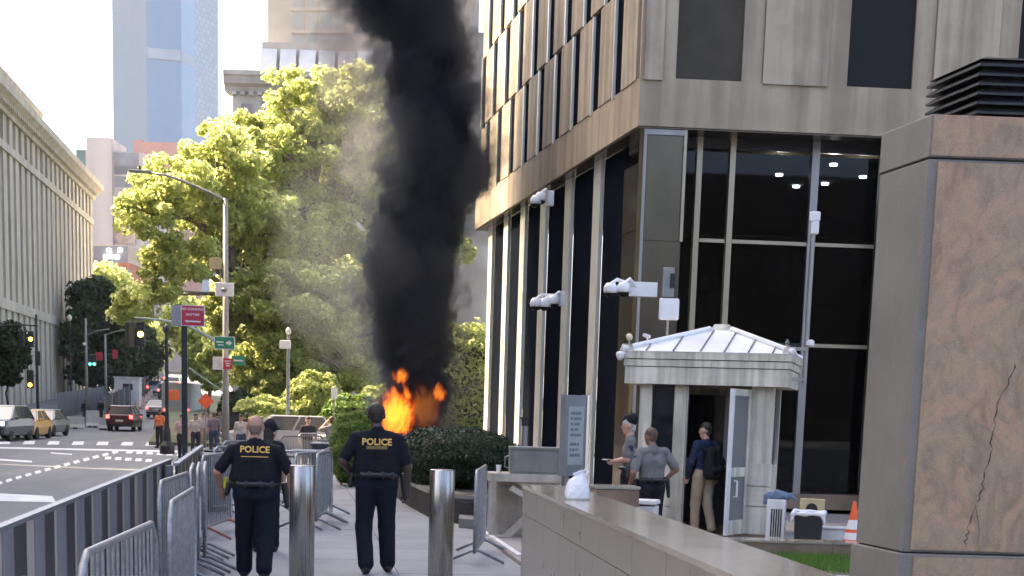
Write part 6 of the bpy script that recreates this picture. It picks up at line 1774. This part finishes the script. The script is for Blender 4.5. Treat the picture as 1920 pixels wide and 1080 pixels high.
for k_, (px, d_, c_) in enumerate(((296, 185, (.3, .3, .32)), (317, 176, (.08, .09, .11)), (330, 205, (.4, .4, .4)), (303, 225, (.05, .05, .06)))):
    car(['grey car in the left lane of the climbing traffic', 'dark car in the middle of the climbing traffic', 'pale car near the top of the climbing traffic', 'black car farthest up the climbing street'][k_], croad(px, d_), R(-5), c_, 'suv', tail=True)
# lorry
p = croad(341, 128)
t_ = thing('box_truck', 'dark box truck behind the black lamp post in the climbing traffic', 'truck', p, R(-5))
MB().box((0, 0, 1.9), (2.3, 5.5, 2.3)).build('box', pm('truck box', (.40, .39, .37), (.33, .32, .30), 2, .6), t_, world=False, bev=.03)
MB().box((0, 0, .62), (2.2, 5.4, .26)).build('chassis', M['black'], t_, world=False)
MB().box((0, 3.5, 1.4), (2.1, 1.4, 1.9)).build('cab', pm('truck cab', (.08, .08, .09), (.06, .06, .07), 2, .4), t_, world=False, bev=.08)
for sx in (-1, 1):
    for y in (-1.8, 3.3):
        o_ = MB().lathe([(.3, -.14), (.44, -.13), (.44, .13), (.3, .14)], (0, 0, 0), 18).build('wheel', M['rubber'], t_, world=False); o_.location = (sx * .95, y, .44); o_.rotation_euler = (0, math.pi / 2, 0)
    MB().box((sx * .9, -2.77, .9), (.2, .06, .2)).build('tail_light', TAILL, t_, world=False)
# ------------------------------------------------------------------ people
def at_ground(px, py): p = gz(px, py); return (p.x, p.y, ground(p.y))
WS = dict(hipL=(-.10, 0, .93))
# bald officer walking away, arms hanging out from the body
r_, b_, J_ = person('bald officer in short sleeved navy police uniform walking away', at_ground(478, 1086), R(-2), 1.68,
    dict(elL=(-.40, -.04, 1.16), wrL=(-.375, .10, .96), elR=(.39, -.04, 1.16), wrR=(.36, .06, .92), shL=(-.24, -.01, 1.415), shR=(.24, -.01, 1.415),
         kneL=(-.12, .07, .50), ankL=(-.125, .10, .10), toeL=(-.14, .27, .04), kneR=(.115, -.02, .49), ankR=(.11, -.20, .12), toeR=(.125, -.05, .03)),
    'tan', NAVY, NAVYP, STUB, 'fringe', vest=True, vox=.0095, girth=1.42, wide=1.35, group='officers walking towards the fire', seed=3)
belt_kit(r_, J_, 1.45)
on_back(r_, b_, text_mesh('POLICE', .092, .003, .0025), 'lettering', GOLD, 1.335)
on_back(r_, b_, text_mesh('____________', .05, .003, .002, space=.9), 'lettering_line', GOLD, 1.285)
q = MB().box((-.30, .03, .985), (.05, .05, .12)).build('radio', pm('yellow plastic', (.65, .55, .05), (.55, .46, .04), 9, .5), r_, world=False, bev=.012)
# tall officer
r2, b2, J2 = person('tall officer in navy police uniform walking between the two bollards', at_ground(703, 1076), R(-1), 1.84,
    dict(elL=(-.35, -.07, 1.18), wrL=(-.245, .10, 1.02), elR=(.325, -.03, 1.14), wrR=(.325, .05, .88), shL=(-.222, -.01, 1.435), shR=(.222, -.01, 1.425),
         kneL=(-.125, .03, .50), ankL=(-.10, -.10, .10), toeL=(-.115, .06, .035), kneR=(.12, .10, .50), ankR=(.135, .10, .10), toeR=(.155, .27, .04), head=(-.01, .02, 1.655)),
    'dark', NAVY, NAVYP, HAIRD, 'cropped', vest=True, vox=.0095, girth=1.25, wide=1.25, group='officers walking towards the fire', seed=5)
belt_kit(r2, J2, 1.28)
on_back(r2, b2, text_mesh('POLICE', .098, .003, .003), 'lettering', GOLD, 1.43, -.005)
on_back(r2, b2, text_mesh('||||||||||||||||||||||||', .036, .002, .0012), 'lettering_line', pm('dull gold', (.35, .24, .09), (.28, .19, .07), 20, .7), 1.375, -.005)
# shorter capped officer walking in front of the bald one
r3, b3, J3 = person('officer in a dark cap walking just ahead of the bald officer', at_ground(497, 1034), R(8), 1.60, dict(head=(.075, .05, 1.62), neck=(.045, .01, 1.49)),
    'fair', NAVY, NAVYP, HAIRD, 'long', vest=True, vox=.013, head_yaw=R(-35), group='officers walking towards the fire', seed=6)
s_ = r3['scale_h']; hx = np.array([.075, .05, 1.62]) * s_
Rz = Matrix.Rotation(R(-35), 3, 'Z')
cp_ = lambda x, y, z: tuple(np.array(Rz @ Vector((x, y, z))) * s_ + hx)
sdf_obj('cap', [(cp_(0, -.02, .065), cp_(0, 0, .07), .098 * s_, .094 * s_, 1), (cp_(-.05, .1, .055), cp_(.05, .1, .055), .018, .018, 1), (cp_(-.04, .15, .045), cp_(.04, .15, .045), .014, .014, 1), (cp_(0, -.03, .10), cp_(0, -.02, .13), .08 * s_, .06 * s_, 1)], [BLACKC, BLACKC], r3, .011, .03)
# three people by the booth
r4, b4, J4 = person('grey shirted guard in a black beret holding a white paper', at_ground(1172, 1010), R(78), 1.76,
    dict(elL=(-.24, .02, 1.18), wrL=(-.12, .19, 1.14), elR=(.24, .02, 1.18), wrR=(.08, .19, 1.14)), 'fair', GREYSH, BLACKC, HAIRG, 'short', vox=.011, girth=1.02, group='grey shirted guards by the booth', seed=7)
s_ = r4['scale_h']
sdf_obj('beret', [((-.01, -.03, 1.755 * s_), (.02, .02, 1.75 * s_), .098 * s_, .094 * s_, 1, 1), ((.05, .0, 1.76 * s_), (.08, 0, 1.73 * s_), .05, .04, 1)], [BLACKC, BLACKC], r4, .011, .03)
pp = MB().box((-.02, .32, 1.16 * s_), (.14, .10, .012), .3).build('paper', M['white_plastic'], None)
pp.location = r4.location; pp.rotation_euler = (0, 0, R(78)); tag(pp, 'folded white paper held by the guard in the beret', 'paper')
belt_kit(r4, J4, 1.02)
r5, b5, J5 = person('grey shirted guard with cropped brown hair and hands on hips', at_ground(1215, 1035), R(18), 1.64,
    dict(elL=(-.36, -.10, 1.14), wrL=(-.30, .10, .93), elR=(.37, -.06, 1.20), wrR=(.235, .04, 1.02), shL=(-.215, 0, 1.44), shR=(.215, 0, 1.45), head=(-.015, .04, 1.65)),
    'brown', GREYSH, BLACKC, HAIRB, 'cropped', vox=.0105, girth=1.22, wide=1.12, group='grey shirted guards by the booth', seed=8, head_yaw=R(20))
belt_kit(r5, J5, 1.25)
for rr, bb in ((r4, b4), (r5, b5)):
    s_ = rr['scale_h']
    x_ = (-.265 if rr is r4 else -.315) * s_
    MB().box((x_, -.03, 1.34 * s_), (.012, .07, .085)).build('shoulder_patch', pm('navy patch', (.02, .025, .06), (.02, .025, .06), 9, .7), rr, world=False, bev=.004)
r6, b6, J6 = person('man in navy sweater and khaki trousers with a black backpack at the booth door', at_ground(1314, 1003), R(28), 1.71,
    dict(kneL=(-.09, .07, .50), ankL=(-.09, .06, .10), toeL=(-.10, .23, .04), kneR=(.09, -.02, .50), ankR=(.10, -.13, .10), toeR=(.11, .02, .03), elL=(-.27, .02, 1.16), wrL=(-.24, .12, .93), elR=(.26, -.12, 1.17), wrR=(.25, -.06, .93)),
    'fair', NAVYSW, KHAKI, HAIRD, 'short', 'long', vox=.011, girth=1.0, seed=9, head_yaw=R(25))
s_ = r6['scale_h']
sdf_obj('backpack', [((-.07, -.20, 1.00 * s_), (-.06, -.19, 1.33 * s_), .105, .085, 1, .9), ((.07, -.20, 1.00 * s_), (.06, -.19, 1.33 * s_), .105, .085, 1, .9), ((-.06, -.29, 1.0), (.06, -.29, 1.0), .05, .05, 1),
                     ((-.13, -.12, 1.36 * s_), (-.12, .06, 1.44 * s_), .022, .022, 1), ((.13, -.12, 1.36 * s_), (.12, .06, 1.44 * s_), .022, .022, 1)], [BLACKC, BLACKC], r6, .012, .03, wob=.002, seed=2)

# people at the crossing and farther off
WALK = [dict(kneL=(-.1, .14, .50), ankL=(-.1, .18, .09), toeL=(-.1, .34, .03), kneR=(.1, -.06, .50), ankR=(.1, -.22, .11), toeR=(.1, -.08, .03)),
        dict(kneR=(.1, .14, .50), ankR=(.1, .18, .09), toeR=(.1, .34, .03), kneL=(-.1, -.06, .50), ankL=(-.1, -.22, .11), toeL=(-.1, -.08, .03)), {}]
WHT = cloth('off white cloth', (.55, .48, .44)); PNKC = cloth('pale pink cloth', (.52, .36, .33)); MAUV = cloth('mauve grey cloth', (.19, .17, .20)); GRYC = cloth('mid grey cloth', (.22, .22, .22)); DGRY = cloth('charcoal cloth', (.04, .04, .045))
ORV = pm('orange safety cloth', (.85, .22, .08), (.7, .18, .07), 9, .7); BLUEJ = cloth('denim cloth', (.06, .08, .13)); TANC = cloth('tan cloth', (.40, .30, .22))
def far_person(label, px, d, top, legs, skin='fair', hair=HAIRD, style='short', h=1.72, head=R(180), pose=2, sleeve='short', extra=None, group='people around the crossing', z=None, seed=1):
    p = at(px, 780, d); z = ground(p.y) - (.14 if p.x < -2.2 or p.y > 47 else 0) if z is None else z
    ps = dict(WALK[pose]); ps.update(extra or {})
    return person(label, (p.x, p.y, z), head, h, ps, skin, top, legs, hair, style, sleeve, vox=.022, group=group, fingers=False, seed=seed)
far_person('woman in pale pink top and black trousers walking this way beside the black sign post', 341, 58, PNKC, DGRY, 'fair', HAIRD, 'long', 1.68, pose=0, seed=21)
far_person('worker in an orange vest standing by the foot of the lamp post', 299, 72, ORV, DGRY, 'brown', HAIRD, 'short', 1.75, R(150), 2, seed=22)
far_person('person in cream top and dark trousers right of the black sign post', 367, 62, WHT, DGRY, 'tan', HAIRD, 'long', 1.7, R(170), 1, seed=23)
far_person('person in a mauve grey shirt walking away under the street lamp', 401, 64, MAUV, BLUEJ, 'fair', HAIRB, 'short', 1.76, R(10), 0, seed=24)
far_person('person in white behind the cream topped walker', 381, 74, WHT, TANC, 'fair', HAIRB, 'long', 1.66, R(190), 1, seed=25)
far_person('person in pink at the back of the crossing crowd', 390, 80, PNKC, GRYC, 'fair', HAIRD, 'short', 1.72, R(175), 0, seed=26)
far_person('person in grey beside the traffic cabinet behind the lamp post', 412, 78, GRYC, DGRY, 'tan', HAIRD, 'short', 1.74, R(160), 2, seed=27)
far_person('person in white shirt right of the lamp post foot', 452, 60, WHT, BLUEJ, 'tan', HAIRD, 'short', 1.72, R(170), 1, seed=28)
far_person('person in dark jacket behind the bald officer', 463, 66, DGRY, DGRY, 'tan', HAIRD, 'short', 1.75, R(20), 2, sleeve='long', seed=29)
far_person('man in a black shirt standing by the silver people carrier', 578, 50, DGRY, GRYC, 'fair', HAIRB, 'short', 1.74, R(185), 2, seed=30)
far_person('man raising both arms to take a photo left of the box bush', 622, 48, GRYC, DGRY, 'fair', HAIRB, 'short', 1.76, R(10), 2,
           extra=dict(elL=(-.34, .12, 1.38), wrL=(-.10, .28, 1.62), elR=(.34, .12, 1.38), wrR=(.10, .28, 1.62)), seed=31)
far_person('person in dark coat at the foot of the colonnade', 189, 120, DGRY, DGRY, 'tan', HAIRD, 'short', 1.8, R(150), 2, sleeve='long', seed=32)
far_person('person in black beside the left signal post', 160, 118, BLACKC, DGRY, 'tan', HAIRD, 'short', 1.75, R(200), 2, sleeve='long', seed=33)
far_person('person in brown grey bending by the start of the black fence', 207, 106, cloth('brown grey cloth', (.14, .11, .10)), DGRY, 'brown', HAIRD, 'short', 1.55, R(20), 2, seed=34)
far_person('person in white far up behind the site cabin', 262, 170, WHT, TANC, 'brown', HAIRD, 'short', 1.75, R(180), 2, z=ground(170) + .6, seed=35)
p = at(433, 775, 72)
t_ = thing('control_cabinet', 'dark traffic control cabinet behind the tall street lamp', 'cabinet', (p.x, p.y, ground(p.y) - .15))
MB().box((p.x, p.y, ground(p.y) + .7), (.75, .5, 1.7)).build('case', M['black'], t_, bev=.03); MB().box((p.x, p.y - .26, ground(p.y) + .7), (.6, .02, 1.4)).build('door', M['louver'], t_); MB().box((p.x, p.y, ground(p.y) + 1.58), (.8, .55, .06)).build('roof', M['black'], t_)
# ------------------------------------------------------------------ black smoke, flames and city haze
FD = 41.5
SP = [(815, 778, 84), (780, 780, 88), (720, 786, 92), (650, 778, 96), (580, 772, 106), (520, 764, 118), (460, 778, 112), (400, 790, 106), (340, 808, 114), (280, 818, 120), (200, 814, 114), (120, 798, 106), (60, 778, 110), (0, 752, 124), (-90, 718, 145), (-180, 690, 165)]
SC_ = FD / 2900.0
spts = []
for py, px, hw in SP:
    p = at(px, py, FD); spts.append((p, hw * SC_))
z_lo, z_hi = spts[0][0].z, spts[-1][0].z
base = Vector((spts[0][0].x, spts[0][0].y, 0))
smoke = thing('smoke_column', 'thick black smoke column rising from the fire behind the hedge', 'smoke', tuple(base))
smoke['kind'] = 'stuff'
def vol_mat(name, dens, col, aniso=.1):
    m_ = bpy.data.materials.new(name); m_.use_nodes = True; nt = m_.node_tree
    nt.nodes.remove(nt.nodes['Principled BSDF'])
    v = nt.nodes.new('ShaderNodeVolumePrincipled'); v.inputs['Color'].default_value = (*col, 1); v.inputs['Density'].default_value = dens; v.inputs['Anisotropy'].default_value = aniso
    nt.links.new(v.outputs[0], nt.nodes['Material Output'].inputs['Volume'])
    return m_
def math_(nt, op, a, b=None, c=None, clamp=False):
    n_ = nt.nodes.new('ShaderNodeMath'); n_.operation = op; n_.use_clamp = clamp
    for i, v in enumerate((a, b, c)):
        if v is None: continue
        if isinstance(v, (int, float)): n_.inputs[i].default_value = v
        else: nt.links.new(v, n_.inputs[i])
    return n_.outputs[0]
def lerp_path(pts, z):
    for (p, r_), (q, s_) in zip(pts, pts[1:]):
        if p.z <= z <= q.z:
            t = (z - p.z) / (q.z - p.z); return p.lerp(q, t), r_ + (s_ - r_) * t
    return pts[-1]
def billow(name, pts, mat, seed, k=1.0, per=5, step=.28, rmin=.28, rmax=.55, spread=1.0, vox=.11, wob=.05, stretch=.0):
    """a rolling mass of smoke: many blended puffs along a rising path"""
    rs = np.random.default_rng(seed); P = []
    z = pts[0][0].z
    while z < pts[-1][0].z:
        c_, hw = lerp_path(pts, z); hw *= k
        for _ in range(per):
            r_ = hw * rs.uniform(rmin, rmax); a = rs.uniform(0, 6.28); q = (hw - r_) * spread * math.sqrt(rs.uniform(.02, 1)) * rs.uniform(.75, 1.12)
            o = np.array([c_.x + math.cos(a) * q, c_.y + math.sin(a) * q, z + rs.uniform(-.25, .25)])
            P.append((o, o + np.array([rs.normal() * .1, rs.normal() * .1, rs.uniform(.05, .3) + stretch * rs.uniform(.3, 1)]), r_, r_ * rs.uniform(.6, 1.0), 1, 1.0, .10))
        z += step * rs.uniform(.7, 1.3)
    off = np.array(base)
    V, Fc, fm = sdf_mesh(P, vox, .1, wob, seed)
    o = bpy.data.objects.new(name, mesh_from(name, V - off, Fc, [mat])); COL.objects.link(o); o.parent = smoke; o['kind'] = 'stuff'
    return o
DARK = (.09, .105, .13)
billow('dense_smoke', spts, vol_mat('black smoke', 3.0, DARK), 3, .84, 6, .26, .22, .5, wob=.10)
billow('outer_smoke', spts, vol_mat('torn black smoke', .7, (.15, .165, .19)), 4, 1.14, 9, .28, .12, .34, vox=.09, wob=.09)
billow('smoke_fringe', spts, vol_mat('smoke fringe', .22, (.26, .27, .29)), 5, 1.42, 8, .34, .12, .32, wob=.09)
w1 = [(at(px, py, FD + 3), hw * SC_) for py, px, hw in ((360, 672, 30), (300, 670, 55), (230, 672, 80), (170, 668, 95), (90, 655, 110), (0, 640, 115), (-90, 620, 130), (-160, 610, 130))]
billow('grey_veil', w1, vol_mat('thin grey smoke', .30, (.40, .40, .42)), 6, 1.1, 3, .42, .25, .5)
billow('grey_veil', w1, vol_mat('grey smoke', .7, (.22, .22, .24)), 7, .8, 2, .45, .2, .42)
w2 = [(at(px, py, FD - 1), hw * SC_) for py, px, hw in ((640, 868, 22), (560, 880, 38), (470, 890, 45), (390, 886, 48), (310, 900, 45), (240, 905, 46), (160, 890, 50), (60, 895, 40), (-60, 890, 40))]
billow('grey_wisp', w2, vol_mat('thin brown smoke', .40, (.30, .29, .285)), 8, 1.15, 2, .42, .3, .6, vox=.08)
w4 = [(at(px, py, FD + 5), hw * SC_) for py, px, hw in ((700, 690, 40), (620, 640, 90), (540, 600, 130), (440, 590, 140), (340, 620, 130), (240, 660, 100), (150, 690, 60))]
billow('blue_drift', w4, vol_mat('faint drifting smoke', .012, (.8, .86, .95)), 12, 1.25, 2, .6, .45, .8)
w3 = [(at(px, py, FD + 4), hw * SC_) for py, px, hw in ((680, 700, 30), (620, 660, 70), (560, 620, 100), (480, 610, 110), (400, 630, 100), (330, 660, 80), (260, 680, 60))]
billow('blue_drift', w3, vol_mat('blue drifting smoke', .018, (.75, .8, .9)), 9, 1.2, 2, .5, .4, .7)

def flame_mat(name, c_, rad, seed, strength, nscale=2.6, cut=.40):
    m_ = bpy.data.materials.new(name); m_.use_nodes = True; nt = m_.node_tree; L = nt.links.new
    nt.nodes.remove(nt.nodes['Principled BSDF'])
    g_ = nt.nodes.new('ShaderNodeNewGeometry')
    mp_ = nt.nodes.new('ShaderNodeMapping'); mp_.vector_type = 'POINT'
    vm = nt.nodes.new('ShaderNodeVectorMath'); vm.operation = 'SUBTRACT'; vm.inputs[1].default_value = c_; L(g_.outputs['Position'], vm.inputs[0])
    vd = nt.nodes.new('ShaderNodeVectorMath'); vd.operation = 'DIVIDE'; vd.inputs[1].default_value = rad; L(vm.outputs[0], vd.inputs[0])
    ln = nt.nodes.new('ShaderNodeVectorMath'); ln.operation = 'LENGTH'; L(vd.outputs[0], ln.inputs[0])
    mp_.inputs['Location'].default_value = (seed, seed * 2, -seed); mp_.inputs['Scale'].default_value = (1, 1, .5); L(g_.outputs['Position'], mp_.inputs['Vector'])
    n_ = nt.nodes.new('ShaderNodeTexNoise'); n_.inputs['Scale'].default_value = nscale; n_.inputs['Detail'].default_value = 6; n_.inputs['Distortion'].default_value = 2.2; L(mp_.outputs['Vector'], n_.inputs['Vector'])
    f_ = math_(nt, 'SUBTRACT', n_.outputs['Fac'], math_(nt, 'MULTIPLY', math_(nt, 'SUBTRACT', ln.outputs['Value'], .55), .6))
    q = nt.nodes.new('ShaderNodeMapRange'); q.inputs['From Min'].default_value = cut; q.inputs['From Max'].default_value = cut + .15; L(f_, q.inputs['Value'])
    col = _ramp(nt, q.outputs['Result'], [(0, (.5, .012, .0)), (.35, (1.0, .07, .003)), (.7, (1.0, .17, .008)), (1, (1.0, .30, .022))])
    e_ = nt.nodes.new('ShaderNodeEmission'); L(col, e_.inputs['Color']); L(math_(nt, 'MULTIPLY', q.outputs['Result'], strength), e_.inputs['Strength'])
    L(e_.outputs[0], nt.nodes['Material Output'].inputs['Volume'])
    m_.cycles.volume_step_rate = .12
    return m_
fire = thing('fire', 'bright orange flames under the black smoke behind the hedge', 'fire', (base.x, base.y - 1, 0))
fire['kind'] = 'stuff'
for i, (px, py, d, rx, rz, st) in enumerate(((745, 776, 38.6, 46, 64, 1.15), (752, 706, 39.5, 22, 22, .8), (823, 737, 39.5, 18, 24, .9), (795, 765, 39.0, 40, 58, .10), (749, 890, 37.6, 14, 30, 1.2))):  # the faint fourth one is painted fire glow within the smoke
    c_ = at(px, py, d); s_ = d / 2900
    rad = (rx * s_, rx * s_ * .8, rz * s_)
    m_ = MB(); vs = []; fs = []; nu, nv = 14, 8
    for a in range(nv + 1):
        for b in range(nu):
            th, ph = math.pi * a / nv, 2 * math.pi * b / nu
            vs.append((c_.x + math.sin(th) * math.cos(ph) * rad[0] * 1.25, c_.y + math.sin(th) * math.sin(ph) * rad[1] * 1.25, c_.z + math.cos(th) * rad[2] * 1.25))
    for a in range(nv):
        for b in range(nu): fs.append((a * nu + b, a * nu + (b + 1) % nu, (a + 1) * nu + (b + 1) % nu, (a + 1) * nu + b))
    o_ = m_.add(vs, fs).build('flame', flame_mat('flame %d' % i, tuple(c_), rad, 3.1 + i * 2.3, st, 3.8 if rx > 20 else 5.5), fire)
    o_['kind'] = 'stuff'

hz = MB().box((0, 400, 130.5), (1500, 1000, 263)).build('haze', pm('haze', (.5, .5, .5)))
hm = bpy.data.materials.new('city haze'); hm.use_nodes = True
hm.node_tree.nodes.remove(hm.node_tree.nodes['Principled BSDF'])
hv = hm.node_tree.nodes.new('ShaderNodeVolumePrincipled'); hv.inputs['Color'].default_value = (.92, .94, .98, 1); hv.inputs['Density'].default_value = .0001; hv.inputs['Anisotropy'].default_value = .25
hm.node_tree.links.new(hv.outputs[0], hm.node_tree.nodes['Material Output'].inputs['Volume'])
hz.data.materials.clear(); hz.data.materials.append(hm); hz['kind'] = 'stuff'; hz['label'] = 'pale summer haze over the street'
